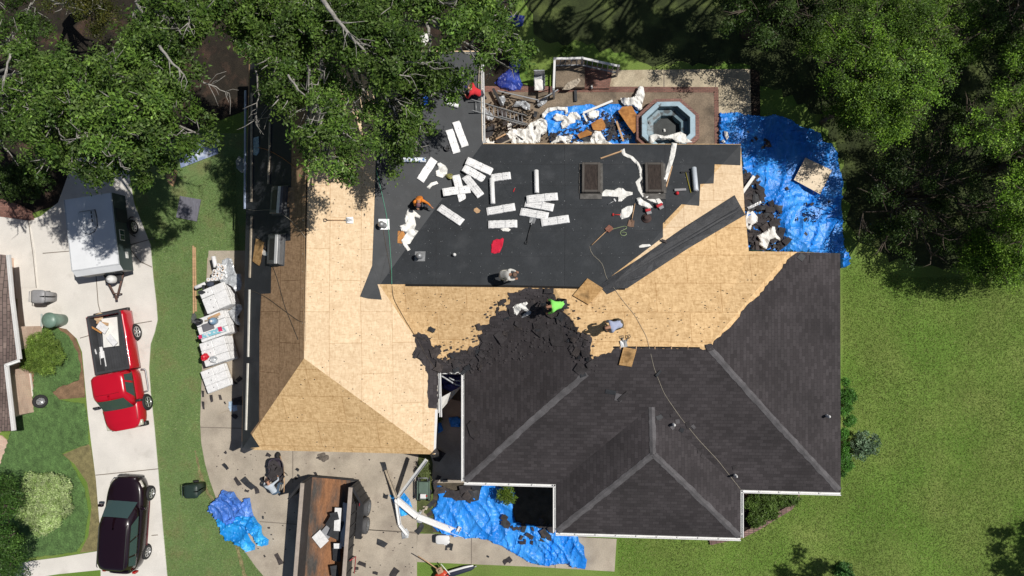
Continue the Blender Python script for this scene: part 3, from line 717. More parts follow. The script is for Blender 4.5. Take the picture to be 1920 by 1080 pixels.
rumple('paper_bag', Z(680, 200, 3.6, [(505, 385), (525, 378), (560, 400), (575, 425), (570, 455), (540, 480), (500, 470), (493, 435), (515, 425)]), 'white paper bag slumped against the open bucket', 'bag', M_['paper'], .16, 2.6, seed=6)
rumple('red_cloth', Z(680, 200, 3.6, [(880, 905), (905, 893), (925, 897), (945, 885), (953, 895), (945, 940), (925, 985), (890, 993), (868, 985), (870, 930)]), 'crumpled red cloth lying alone on the black felt', 'cloth', mk('red_cloth', (.60, .012, .045), rough=.9, var=.15), .05, 2.4, seed=7)
rumple('cardboard_scrap', Z(680, 200, 3.6, [(752, 690), (770, 680), (795, 700), (788, 715), (770, 720), (750, 705)]), 'small brown cardboard scrap between bundle and felt roll', 'cardboard', M_['wood'], .01, 3, seed=8)
rumple('brown_board', Z(680, 200, 3.6, [(238, 840), (275, 835), (290, 870), (265, 925), (236, 920)]), 'orange brown board scrap under the long paper heap', 'board', M_['osb_red'], .01, 5, seed=9)
rumple('white_sheet', Z(1040, 200, 3.6, [(315, 580), (345, 560), (400, 565), (430, 548), (460, 552), (480, 570), (525, 578), (525, 595), (490, 605), (450, 640), (428, 640), (430, 610), (370, 605), (318, 605)]), 'white crumpled sheet to the right of the first skylight', 'sheet', M_['paper'], .06, 3, seed=10, group=GP)
rumple('white_sack', Z(1040, 200, 3.6, [(438, 735), (452, 695), (490, 672), (528, 668), (525, 710), (500, 745), (450, 762)]), 'white sack lying between the red hammer and the shovel', 'sack', M_['paper'], .07, 3, seed=11)
rumple('paper_scrap', Z(1040, 200, 3.6, [(568, 942), (590, 930), (640, 928), (652, 940), (600, 950), (572, 952)]), 'thin white paper on the sunlit felt by the valley strip', 'paper', M_['paper'], .02, 3, seed=12, group=GP)
# long ribbons of release film
def ribbon(pts, w, label, seed, h=.05):
    P = strip(pts, w); return rumple('film_ribbon', P, label, 'plastic film', M_['paper'], h, 2.6, seed=seed, group='long ribbons of white film on the roof', sc=4)
ribbon(Z(1040, 200, 3.6, [(455, 290), (470, 322), (520, 345), (560, 385), (580, 430), (585, 480), (560, 510), (575, 560), (600, 600), (650, 625), (700, 640)]), [9, 6, 6, 5.5, 5.5, 5.5, 8, 7, 7, 8, 8], 'S-shaped white film ribbon running down between the two skylights', 21)
ribbon(Z(1040, 200, 3.6, [(808, 246), (795, 330), (775, 400), (755, 470), (730, 530), (700, 590), (690, 620), (715, 660)]), [10, 9, 8, 7.5, 6.5, 6, 7, 10], 'straight white film ribbon from the north eave past the second skylight', 22)
rumple('film_heap', Z(1040, 200, 3.6, [(548, 620), (575, 612), (600, 635), (640, 655), (660, 680), (640, 690), (600, 675), (560, 660)]), 'small heap of white film at the foot of the ribbons', 'plastic film', M_['paper'], .1, 3, seed=23)

def tool(name, label, cat, p1, p2, build, surf=S, off=.02, group=None):
    M, L = fr(p1, p2, off, surf); o = thing(name, label, cat, M, group); build(o, L); return o
def shovel(hm=None, scoop=True, dh=True, bladem=None):
    def f(o, L):
        b = MB(); b.cyl((-L/2+.1, 0, .05), (L/2-.28, 0, .05), .017, 8); b.build('handle', hm or M_['wood'], o)
        if dh:
            b = MB(); b.tube([(-L/2+.1, 0, .05), (-L/2+.04, .05, .05), (-L/2-.03, .055, .05), (-L/2-.03, -.055, .05), (-L/2+.04, -.05, .05), (-L/2+.1, 0, .05)], .013, 8); b.build('grip', M_['dark_metal'], o)
        b = MB(); V = [(L/2-.28, -.11, .05), (L/2-.28, .11, .05), (L/2-.02, .13, .012), (L/2-.02, -.13, .012), (L/2-.24, 0, .022), (L/2, 0, .004)]
        b.add(V, [(0, 4, 1), (1, 4, 5, 2), (0, 3, 5, 4)]); b.add([(x, y, z-.006) for x, y, z in V], [(0, 4, 1), (1, 4, 5, 2), (0, 3, 5, 4)])
        b.cyl((L/2-.36, 0, .05), (L/2-.22, 0, .04), .022, 8); b.build('blade', bladem or M_['metal'], o)
    return f
tool('roofing_shovel', 'roofing shovel lying level on the bare board under the oak', 'shovel', (609, 413), (663, 413), shovel())
tool('roofing_shovel', 'thin roofing shovel standing off the shovelled bundle, left of the lone scrap', 'shovel', (987, 457), (1000, 408), shovel(M_['dark_metal']))
tool('roofing_shovel', 'long-handled shovel reaching from the green hose loop to the middle of the black felt', 'shovel', (1106, 464), (1147, 425), shovel(dh=False, bladem=mk('rusty_steel', (.22, .09, .06), var=.2)))
tool('roofing_shovel', 'wooden-handled shovel standing up-slope beside the white sack', 'shovel', (1191, 379), (1182, 426), shovel(dh=False, bladem=mk('brown_steel', (.2, .12, .08))))
tool('roofing_shovel', 'shovel with dark D-grip crossing another above the stained board', 'shovel', (1166, 632), (1171, 652), shovel())
tool('roofing_shovel', 'grey bladed shovel with yellow D-grip lying down past the stained board', 'shovel', (1179, 630), (1154, 684), shovel(M_['metal']))
def lumber(p1, p2, label, w=.09, h=.04, mat=None, name='board', group='loose boards and laths', surf=S, off=.01, cat='board'):
    M, L = fr(p1, p2, off, surf); b = MB(); b.box((0, 0, h/2), (L, w, h), M, bev=.004)
    return tag(b.build(name, mat or M_['wood'], loc=M.translation), label, cat, group)
lumber((1126, 298), (1166, 284), 'round pale stick with paper caught on its end, near the north eave', .05, .05)
lumber((1249, 352), (1260, 312), 'pale stick leaning along the straight film ribbon', .05, .04)
def hammer(hm, headm, hl=.1):
    def f(o, L):
        b = MB(); b.cyl((-L/2, 0, .02), (L/2-.05, 0, .02), .017, 8); b.build('handle', hm, o)
        b = MB(); b.box((L/2-.03, 0, .03), (.06, hl*2.2, .05), bev=.01); b.cyl((L/2-.03, hl*1.1, .03), (L/2-.03, hl*1.4, .03), .035, 10); b.build('head', headm, o)
    return f
tool('hammer', 'sledge hammer with yellow black handle beside the grey roll', 'hammer', (1295, 362), (1285, 322), hammer(mk('yellow_handle', (.35, .3, .03)), M_['dark_metal'], .14))
tool('hammer', 'small red hammer pointing at the white sack', 'hammer', (1163, 403.5), (1148, 403), hammer(mk('red_handle', (.6, .04, .03)), mk('red_head', (.5, .03, .03)), .045))
tool('hammer', 'pale small hammer left of the first ribbon', 'hammer', (1140, 384), (1154, 376), hammer(M_['metal'], M_['white'], .05))
tool('utility_knife', 'thin red knife alone between felt roll and lone roll', 'knife', (962, 362), (966, 352), lambda o, L: (MB().box((0, 0, .015), (L*.7, .03, .025), bev=.005).build('grip', mk('red_knife', (.6, .02, .03)), o), MB().box((L*.42, 0, .012), (L*.16, .02, .004)).build('blade', M_['metal'], o)))
tool('caulk_gun', 'grey and red tool case near the valley steps', 'tool case', (1264, 359), (1286, 358), lambda o, L: (MB().box((0, .03, .04), (L, .1, .08), bev=.015).build('case', mk('grey_plastic', (.35, .35, .36)), o), MB().lathe([(0, .13), (.05, .12), (.07, .06), (.06, 0), (0, 0)], 16, Matrix.Translation((-L*.28, -.12, 0))).build('red_cap', mk('red_cap', (.6, .02, .03)), o)))
def nailgun(o, L):
    b = MB(); b.box((0, 0, .1), (L*.8, .1, .1), bev=.02, seg=2); b.cyl((L*.35, 0, .1), (L*.35, -.02, .01), .03, 8); b.build('body', mk('red_tool', (.5, .03, .04), var=.1), o)
    MB().box((-L*.25, .09, .08), (.06, .16, .06), bev=.015).build('handle', M_['dark_metal'], o)
    MB().box((L*.1, -.09, .05), (.2, .14, .05), bev=.01).build('magazine', M_['metal'], o)
tool('nail_gun', 'red and silver nail gun at the foot of the white film ribbons', 'nail gun', (1229, 391), (1242, 384), nailgun)
tool('nail_gun', 'orange nail gun just left of the red and silver one', 'nail gun', (1208, 398), (1220, 395), nailgun)
# felt hat
p, n = S(1212, 410); M = n.to_track_quat('Z', 'Y').to_matrix().to_4x4(); M.translation = p+n*.02
o = thing('hat', 'round brown felt hat lying on the black roof', 'hat', M)
MB().lathe([(.19, 0), (.20, .015), (.12, .012), (.10, .1), (.08, .13), (0, .12)], 20).build('brim_and_crown', mk('brown_felt', (.075, .045, .04), rough=.9), o)
MB().lathe([(.121, .012), (.122, .035), (.112, .04)], 20).build('hat_band', M_['dark_metal'], o)
# open bucket
def bucket(c, label, col, r=.15, h=.3, tilt=(0, 0), surf=S, inner=None, z=0.0, cat='bucket'):
    p, n = surf(*c); M = Matrix.Translation(p+Vector((0, 0, z))) @ Matrix.Rotation(tilt[0], 4, 'X') @ Matrix.Rotation(tilt[1], 4, 'Y')
    o = thing('bucket', label, cat, M)
    MB().lathe([(0, 0), (r*.85, 0), (r, h), (r*.95, h), (r*.8, .03), (0, .03)], 20).build('pail', mk('pail', col, rough=.4), o)
    MB().lathe([(0, h*.5), (r*.88, h*.5)], 20).build('contents', inner or M_['dark_metal'], o, fixn=False)
    MB().tube([(r*math.cos(a), r*.9*math.sin(a)*.2+.0, h+r*.2*abs(math.sin(a))) for a in [k*math.pi/8 for k in range(9)]], .006, 6).build('bail', M_['metal'], o); return o
bucket((838, 330), 'tipped olive pail of nails with the white bag against it', (.28, .27, .08), .11, .24, (.3, .9), inner=mk('olive', (.2, .19, .05)))
bucket((840, 279), 'grey pail wedged next to the left bundle of the upper pair', (.13, .13, .14), .12, .22)
# loose ropes and hoses
def rope(pts, label, mat, r=.012, surf=S, off=.03, cat='rope', name='rope', group=None, zs=None):
    P = []
    for i in range(len(pts)-1):
        k = max(1, int((Vector(pts[i+1][:2])-Vector(pts[i][:2])).length/6))
        for j in range(k): P.append(Vector(pts[i][:2]).lerp(Vector(pts[i+1][:2]), j/k))
    P.append(Vector(pts[-1][:2])); Q = [surf(q.x, q.y, off)[0] for q in P]
    for _ in range(2): Q = [Q[0]]+[(Q[i-1]+Q[i]*2+Q[i+1])/4 for i in range(1, len(Q)-1)]+[Q[-1]]
    b = MB(); b.tube(Q, r, 6); return tag(b.build(name, mat, loc=Q[0]), label, cat, group)
gh = mk('green_hose', (.08, .3, .2), rough=.5); gh2 = mk('olive_hose', (.25, .32, .16), rough=.5); wr = mk('safety_rope', (.42, .38, .3), rough=.9); dr_ = mk('dark_cord', (.10, .08, .06), rough=.9)
rope(Z(680, 200, 3.6, [(92, 430), (125, 560), (160, 720), (180, 870), (190, 1010), (196, 1080)])+[(735, 533)], 'turquoise air hose running down the left edge of the felt', gh, .013, cat='hose', name='air_hose')
rope(Z(680, 200, 3.6, [(140, 830), (160, 950), (185, 1080)])+[(738, 560), (760, 600), (785, 640), (800, 668), (822, 699)], 'thin grey cord crossing the bare board to the courtyard corner', dr_, .009)
rope(Z(1040, 200, 3.6, [(372, 832), (440, 815), (500, 795), (495, 835), (440, 830), (425, 855), (450, 880), (495, 870), (490, 840), (445, 850)]), 'coiled green air hose beside the wooden-handled shovel', gh2, .013, cat='hose', name='air_hose')
rope(Z(1040, 200, 3.6, [(235, 945), (240, 985), (275, 1020), (310, 1040), (330, 1080)])+[(1136, 521), (1150, 538), (1165, 560), (1190, 590), (1213, 632), (1226, 690), (1245, 738), (1275, 782), (1310, 825), (1345, 862), (1388, 917)], 'long olive cord running from the shovel down over the old shingles', wr, .0075, cat='cord')
rope([(461, 392), (478, 396), (500, 393), (522, 396), (545, 412), (562, 430), (573, 445)], 'thin cord arching between the two box vents', wr, .009)
rope([(478, 440), (492, 452), (505, 480), (520, 520), (535, 575), (560, 637)], 'brown cord dropping from the loose board to the ridge', dr_, .009)
rope([(457, 547), (472, 544), (500, 557), (535, 583), (565, 605), (573, 604)], 'brown cord from the west gutter up to the ridge post', dr_, .009)
rope([(475, 275), (500, 280), (530, 296), (556, 316)], 'orange cord under the oak twigs', mk('orange_cord', (.45, .2, .08)), .012)

# toe boards along the west slope
for (a, c, lb, w_) in (((474, 175), (473, 379), 'longest pale toe board, at the north end of the west slope', .11), ((473.5, 405), (470, 521), 'pale toe board beside the loose mattress-like board', .1),
                   ((469.5, 543), (467, 669), 'white toe board in the middle of the west slope', .1), ((466.5, 681), (463, 806), 'southernmost white toe board on the west slope', .1), ((508, 230), (505, 345), 'grey batten standing apart, up-slope of the other toe boards', .09)):
    lumber(a, c, lb, w_, .05, mk('painted_board', (.72, .69, .62), var=.12, scale=3) if 'toe' in lb and 'white' in lb else M_['wood_old'], 'toe_board', 'pale boards nailed along the west slope', off=.02)
o = lumber((461.5, 170), (460.5, 392), 'blue white downpipe lying along the west eave', .07, .06, mk('blue_white_metal', (.42, .5, .68), rough=.35), 'downpipe', None, cat='pipe')
def flat(name, P, label, cat, mat, th=.018, off=.02, group=None, surf=S):
    o = drape(name, P, mat, off+th, None, surf, cre=CRE if surf is S else (), skirt=th); return tag(o, label, cat, group)
flat('loose_board', Z(280, 340, 4.5, [(905, 482), (970, 515), (940, 690), (930, 712), (878, 675)]), 'thick tan board lying loose by the box vent on the west slope', 'board', M_['osb_stain'], .06)
rumple('paper_scrap', Z(280, 340, 4.5, [(945, 580), (965, 575), (1005, 610), (990, 632), (965, 625), (948, 610)]), 'white scrap caught on the loose tan board', 'paper', M_['paper'], .05, 2.5, seed=31)
def sheetbox(c4, z0, z1, mat, name, label, cat, group=None):  # tilted panel given by 4 pixels at heights
    V = [W(p[0], p[1], z) for p, z in zip(c4, z0)]; V2 = [v+Vector((0, 0, z1)) for v in V]
    b = MB(); b.add(V+V2, [(3, 2, 1, 0), (4, 5, 6, 7), (0, 1, 5, 4), (1, 2, 6, 5), (2, 3, 7, 6), (3, 0, 4, 7)])
    o = b.build(name, mat); planeuv(o.data, o.location); return tag(o, label, cat, group)
flat('stained_board', Z(760, 480, 3.375, [(1152, 142), (1250, 205), (1160, 308), (1060, 250)]), 'square board with a big brown stain, by the worker in green', 'board', M_['osb_stain'], .03, .05)
flat('stained_board', Z(760, 480, 3.375, [(1380, 575), (1462, 590), (1430, 700), (1350, 688)]), 'small brown board leaning on the ridge slot under the two shovels', 'board', M_['osb_stain'], .03, .08)
rumple('white_bag', Z(760, 480, 3.375, [(678, 325), (700, 306), (768, 290), (800, 315), (792, 345), (760, 350), (735, 336), (706, 376), (686, 362)]), 'upper fold of white shirt-like cloth on the torn shingles', 'cloth', M_['paper'], .10, 2.6, seed=33)
rumple('white_bag', Z(760, 480, 3.375, [(808, 300), (812, 330), (790, 370), (755, 385), (735, 392), (745, 370), (780, 345)]), 'grey white bag left of the worker in green', 'bag', M_['plastic'], .10, 2.6, seed=34)

M_['scrap2'] = mk('shingle_scrap_brown', (.06, .05, .048), rough=.95, var=.4, scale=5, fine=.4, bump=.4)
# ---- torn shingle strips lying about (each one a thing)
GS = 'torn black shingle pieces strewn about'
def scrap(u, v, a, wpx, hpx, label, surf=S, seed=0, mat=None, off=.03, lift=.03):
    r = random.Random(seed); P = []; k = 7
    base = [(-.5, -.5), (0, -.5), (.5, -.5), (.5, .5), (.1, .5), (-.5, .5)]
    for x, y in base:
        x += r.uniform(-.14, .14); y += r.uniform(-.16, .16)
        P.append((u+wpx*x*math.cos(a)-hpx*y*math.sin(a), v+wpx*x*math.sin(a)+hpx*y*math.cos(a)))
    sd = r.random()*9
    o = drape('shingle_scrap', P, mat or (M_['scrap'], M_['scrap'], M_['felt_dust'], M_['scrap2'])[seed % 4], off, None, surf, max(2.6, min(wpx, hpx)/3.2), lambda x, y, e: lift*(.6+nz(x, y, 3, sd)*1.6), skirt=.008, seed=seed)
    return tag(o, label, 'shingle scrap', GS)
rs = random.Random(44); k = 0
def scatter(P, n, label, smin, smax, surf, seed, lift=.05, hi=.05):
    r = random.Random(seed); x0 = min(p[0] for p in P); x1 = max(p[0] for p in P); y0 = min(p[1] for p in P); y1 = max(p[1] for p in P); c = 0
    while c < n:
        u, v = r.uniform(x0, x1), r.uniform(y0, y1)
        if not inpoly(u, v, P): continue
        s = r.uniform(smin, smax); scrap(u, v, r.uniform(0, 3.1), s, s*r.uniform(.4, .9), label, surf, seed*100+c, off=.03+r.uniform(0, hi), lift=lift); c += 1
scatter([(780, 625), (812, 645), (850, 660), (885, 655), (905, 665), (880, 700), (830, 690), (800, 690), (780, 665)], 34, 'torn black shingle piece in the ragged heap above the courtyard corner', 7, 18, S, 5, .045, .07)
scatter([(985, 560), (1030, 545), (1060, 600), (1040, 640), (1000, 640), (975, 620), (960, 600)], 20, 'lifted black shingle strip below the worker in green', 8, 22, S, 6, .045, .06)
scatter([(1062, 600), (1100, 625), (1112, 690), (1090, 705), (1065, 650)], 20, 'torn black shingle piece left of the kneeling worker in blue grey', 6, 16, S, 7, .045, .06)
scatter([(900, 600), (960, 560), (960, 620), (900, 690), (880, 690)], 14, 'torn shingle strip along the ragged upper left edge of the old roof', 7, 18, S, 8, .04, .05)
for (u, v, a, l, h, lb) in ((1015, 615, 1.1, 42, 22, 'large black shingle slab lying askew just below the worker in green'), (1043, 628, 1.35, 50, 20, 'long dark shingle slab pointing down the old roof'),
                        (938, 630, .9, 24, 14, 'dark shingle slab at the left of the old roof'), (888, 808, 1.1, 34, 14, 'long dark shingle hanging over the courtyard gutter, west slope'),
                        (822, 853, .65, 26, 22, 'square black shingle perched on the corner of the bare front roof'), (1088, 693, .5, 22, 18, 'square scrap at the head of the long hip'), (1170, 742, 2.4, 22, 6, 'thin dark strip high on the south slope'),
                        (1234, 700, 2.3, 12, 5, 'tiny dark strip below the ridge slot'), (942, 566, .9, 9, 14, 'dark scrap at the very edge of the torn shingles'), (812, 618, .5, 12, 8, 'small scrap alone on bare board above the ragged heap'),
                        (1245, 452, .4, 10, 4, 'small black scrap near the east slope')):
    scrap(u, v, a, l, h, lb, S, int(u*3+v), lift=.04, off=.06)

# crumbs of torn shingle and nail caps that nobody could count
def crumbs(name, P, n, smin, smax, mat, surf, seed, off=.03, parent=None):
    r = random.Random(seed); x0 = min(p[0] for p in P); x1 = max(p[0] for p in P); y0 = min(p[1] for p in P); y1 = max(p[1] for p in P); b = MB(); c = 0
    while c < n:
        u, v = r.uniform(x0, x1), r.uniform(y0, y1)
        if not inpoly(u, v, P): continue
        c += 1; p, nn = surf(u, v, off); s = r.uniform(smin, smax); a = r.uniform(0, 6.3); V = []
        for k in range(5): q = a+k*1.256+r.uniform(-.3, .3); V.append(p+Vector((s*math.cos(q), s*r.uniform(.4, 1)*math.sin(q), r.uniform(0, .02))))
        b.add(V, [(0, 1, 2, 3, 4)])
    o = b.build(name, mat, parent, world=parent is not None, fixn=False); o['kind'] = 'stuff'; return o
crumbs('shingle_crumbs', [(770, 620), (860, 640), (930, 560), (1000, 535), (1060, 560), (1120, 620), (1120, 700), (1040, 660), (900, 700), (860, 720), (790, 700)], 420, .015, .07, M_['scrap'], S, 61, .045)
crumbs('roof_grit', [(730, 545), (1300, 560), (1470, 490), (1330, 640), (1120, 640), (1040, 560), (900, 600), (780, 620)], 160, .01, .03, M_['scrap'], S, 62, .02)
crumbs('roof_grit', [(580, 300), (690, 300), (690, 560), (810, 750), (800, 840), (500, 838), (575, 690)], 110, .01, .03, M_['scrap'], S, 63, .02)
crumbs('driveway_grit', [(400, 850), (780, 860), (780, 1080), (520, 1080), (420, 960)], 200, .01, .045, M_['scrap'], G, 64, .05)
nc = mk('nail_cap', (.16, .17, .18), rough=.5)
b = MB(); r = random.Random(9)
for yy in (303, 342, 385, 428, 475, 512):
    for x in range(730, 1300, 19):
        if inpoly(x, yy, F1): p, n_ = S(x+r.uniform(-2, 2), yy+r.uniform(-1.5, 1.5), .026); b.add([p+Vector((.016*math.cos(k), .016*math.sin(k), 0)) for k in (0, 1.57, 3.14, 4.71)], [(0, 1, 2, 3)])
o = b.build('nail_cap', nc, house, world=True, fixn=False); o['kind'] = 'stuff'
crumbs('felt_dust', [(730, 300), (900, 280), (1300, 290), (1300, 340), (1180, 500), (1100, 530), (730, 525)], 260, .008, .022, nc, S, 65, .026)
# ================================================================= vehicles
def ring_se(x0, x1, hw, z, n=32, p=5.0):
    cx = (x0+x1)/2; hx = (x1-x0)/2; R_ = []
    for i in range(n):
        a = 2*math.pi*(i+.5)/n; c, s_ = math.cos(a), math.sin(a); k = (abs(c)**p+abs(s_)**p)**(-1/p)
        R_.append((cx+hx*c*k, hw*s_*k, z))
    return R_
def wheel(o, x, y, r=.36, wd=.24, rim=None):
    s = 1 if y > 0 else -1
    M = Matrix.Translation((x, y, r)) @ Matrix.Rotation(-s*math.pi/2, 4, 'X')
    b = MB(); b.lathe([(r*.6, -wd), (r*.93, -wd), (r, -wd*.85), (r, -wd*.15), (r*.93, 0), (r*.68, .004), (r*.62, -.02)], 28, M)
    t = b.build('wheel', M_['rubber'], o)
    b = MB(); b.lathe([(r*.66, -.005), (r*.60, -.015), (r*.56, -.05), (0, -.05)], 24, M, 1)
    for k in range(6):
        a = k*math.pi/3; b.box((0, 0, 0), (r*.5, .055, .03), M @ Matrix.Rotation(a, 4, 'Z') @ Matrix.Translation((r*.33, 0, -.02)), bev=.008)
    b.lathe([(0, .003), (r*.16, -.002), (r*.17, -.03)], 14, M); b.lathe([(r*.66, -.004), (r*.59, .004), (r*.57, -.03)], 28, M)
    b.build('rim', [rim or M_['chrome'], M_['dark_metal']], t); return t
def facequad(b0, t0, s0, s1, u0, u1, out, mi=0, nseg=4, bulge=.0):
    """panel on the face between bottom edge b0=(p,q) and top edge t0=(p,q); s along edge, u upward"""
    P, Q = Vector(b0[0]), Vector(b0[1]); A, B = Vector(t0[0]), Vector(t0[1]); n = (Q-P).cross(A-P).normalized()*out
    V = []; F = []
    for i in range(nseg+1):
        s = s0+(s1-s0)*i/nseg; bl = n*(1+0)+n/abs(out)*bulge*(1-(2*i/nseg-1)**2)
        for u in (u0, u1): V.append(P.lerp(Q, s).lerp(A.lerp(B, s), u)+bl)
    for i in range(nseg): F.append((i*2, i*2+2, i*2+3, i*2+1))
    return V, F
def carpaint(name, col):
    return mk(name, col, rough=.28, var=.04, scale=1.5, fine=.02, coat=.6, spec=.5)

# ---- red pickup
M, L0 = fru((192, 584), (228, 812), 1.0, 0.04); L = 5.35
M = M @ Matrix.Translation((-.02, .16, 0))
red = carpaint('red_paint', (.52, .006, .022)); pk = thing('pickup_truck', 'red pickup truck with building offcuts in its open black bed', 'pickup truck', M)
def lower(o, x0, x1, hw, zf, zb, mat, name='body', narrow=.1, n=26, pw=4):
    b = MB(); rings = []; cx = (x0+x1)/2; hx = (x1-x0)/2
    for i in range(n+1):
        t = -math.cos(math.pi*i/n); x = cx+hx*t; w_ = hw*(1-abs(t)**pw*.999)**(1/pw*1.3)*(1-narrow*max(0, t)**2); w_ = max(w_, hw*.55 if abs(t) > .99 else w_); z = zf(x)
        rings.append([(x, w_*.90, zb), (x, w_*.97, zb+.1), (x, w_, zb+.3), (x, w_*.985, z-.18), (x, w_*.94, z-.06), (x, w_*.82, z-.005), (x, w_*.45, z+.03), (x, 0, z+.04),
                      (x, -w_*.45, z+.03), (x, -w_*.82, z-.005), (x, -w_*.94, z-.06), (x, -w_*.985, z-.18), (x, -w_, zb+.3), (x, -w_*.97, zb+.1), (x, -w_*.90, zb)])
    b.loft(rings, close=True); return b.build(name, mat, o)
lower(pk, .0, 2.70, .90, lambda x: 1.08-.05*max(0, x-1.7)**2-.02*(x > 2.4), .36, red, 'body', .08, pw=7)
b = MB()
for s in (-1, 1):                                # bed sides with rounded shoulders and flare
    rings = []
    for i in range(17):
        x = -2.63+2.66*i/16; f = .035*math.exp(-((x+1.62)/.34)**4); y = .91+f
        rings.append([(x, s*.74, .62), (x, s*.74, 1.13), (x, s*.80, 1.15), (x, s*.87, 1.13), (x, s*y, 1.02), (x, s*y, .6), (x, s*.88, .40), (x, s*.84, .38)])
    b.loft(rings, close=True)
b.box((-1.29, 0, .52), (2.66, 1.6, .12)); b.box((-.02, 0, .85), (.06, 1.5, .56), bev=.01); b.build('bed', red, pk)
b = MB(); lin = mk('bed_liner', (.045, .047, .052), rough=.7, var=.2)
b.box((-1.32, 0, .60), (2.55, 1.46, .03))
for k in range(11): b.box((-1.32, -.62+k*.124, .625), (2.5, .05, .02))
for s in (-1, 1): b.box((-1.3, s*.725, .89), (2.6, .02, .55)); b.box((-1.3, s*.775, 1.158), (2.62, .12, .02), bev=.006)
b.box((-.06, 0, .9), (.02, 1.44, .53)); b.box((-.03, 0, 1.16), (.12, 1.6, .025), bev=.006)
for s in (-1, 1): b.box((-1.62, s*.62, .70), (.8, .22, .2), bev=.04)
b.build('bed_liner', lin, pk)
b = MB(); b.box((-2.62, 0, .85), (.07, 1.5, .58), bev=.015); b.box((-2.62, 0, 1.158), (.1, 1.55, .03), bev=.01, mi=1); tg = b.build('tailgate', [red, lin], pk)
MB().box((-2.66, 0, .95), (.02, .22, .06)).build('handle', M_['dark_metal'], tg)
B0 = (.02, 1.74, .86, 1.06); T0 = (.10, 1.20, .74, 1.66)
b = MB(); b.loft([ring_se(B0[0], B0[1], B0[2], B0[3], 40, 8), ring_se(.03, 1.54, .83, 1.26, 40, 7), ring_se(.08, 1.26, .76, 1.60, 40, 6), ring_se(.11, 1.19, .73, 1.655, 40, 6), ring_se(.2, 1.05, .6, 1.69, 40, 5)]); b.build('cab', red, pk)
def glassset(o, B0, T0, rear=(.08, .92), side=((.08, .47), (.52, .9)), gl=None, off=.02, usz=(.14, .86), wsu=(.05, .93)):
    gl = gl or M_['glass']; z0, z1 = B0[3], T0[3]
    fb = ((B0[1], -B0[2], z0), (B0[1], B0[2], z0)); ft = ((T0[1], -T0[2], z1), (T0[1], T0[2], z1))
    b = MB(); V, F = facequad(fb, ft, .08, .92, wsu[0], wsu[1], off, nseg=8, bulge=.035); b.add(V, F, smooth=True); b.build('windscreen', gl, o, fixn=False)
    rb = ((B0[0], B0[2], z0), (B0[0], -B0[2], z0)); rt = ((T0[0], T0[2], z1), (T0[0], -T0[2], z1))
    b = MB(); V, F = facequad(rb, rt, rear[0], rear[1], .2, .8, off, nseg=4, bulge=.02); b.add(V, F); b.build('rear_window', gl, o, fixn=False)
    for s in (1, -1):
        for (a, c) in side:
            sb = ((B0[1], s*B0[2], z0), (B0[0], s*B0[2], z0)); st = ((T0[1], s*T0[2], z1), (T0[0], s*T0[2], z1))
            V, F = facequad(sb, st, a, c, usz[0], usz[1], off*s, nseg=3); MB().add(V, F).build('side_window', gl, o, fixn=False)
glassset(pk, B0, T0, side=((.22, .60), (.66, .88)))
for x in (-1.62, 1.66):
    for y in (-.95, .95): wheel(pk, x, y, .38, .26)
b = MB(); b.loft([[(2.52, s*.90, z), (2.63, s*.78, z), (2.70, s*.4, z), (2.72, 0, z)] for s in (1,) for z in (.42, .52, .62, .68)], cap=False, smooth=True)
b = MB(); b.box((2.6, 0, .52), (.22, 1.72, .26), bev=.07, seg=3); b.build('front_bumper', M_['dark_metal'], pk)
b = MB(); b.box((-2.72, 0, .55), (.16, 1.7, .2), bev=.04, seg=2); b.build('rear_bumper', M_['dark_metal'], pk)
for s in (-1, 1):
    MB().box((2.50, s*.68, .86), (.26, .34, .16), bev=.04, seg=2).build('headlight', mk('headlight', (.62, .6, .5), rough=.15) if 'hl' not in M_ else M_['hl'], pk)
    MB().box((-2.635, s*.84, .88), (.05, .1, .34), bev=.015).build('tail_light', mk('tail_light', (.4, .01, .01), rough=.2), pk)
    b = MB(); b.box((1.5, s*1.02, 1.16), (.10, .24, .18), bev=.03, seg=2); b.cyl((1.5, s*.82, 1.1), (1.5, s*.96, 1.12), .025, 8); b.build('wing_mirror', M_['dark_metal'], pk)
    b = MB(); b.tube([(.12, s*.86, .42), (.15, s*1.0, .36), (.22, s*1.03, .35), (1.05, s*1.03, .35), (1.15, s*1.0, .36), (1.17, s*.86, .42)], .035, 8); b.build('side_step', M_['metal'], pk)
    MB().box((.45, s*.905, .92), (.16, .02, .035), bev=.006).build('door_handle', red, pk)
for s in (-.3, .3): MB().box((1.68, s, 1.125), (.03, .46, .015), rz=.12).build('wiper', M_['dark_metal'], pk)
MB().box((2.685, 0, .82), (.03, .9, .16), bev=.01).build('grille', M_['dark_metal'], pk)
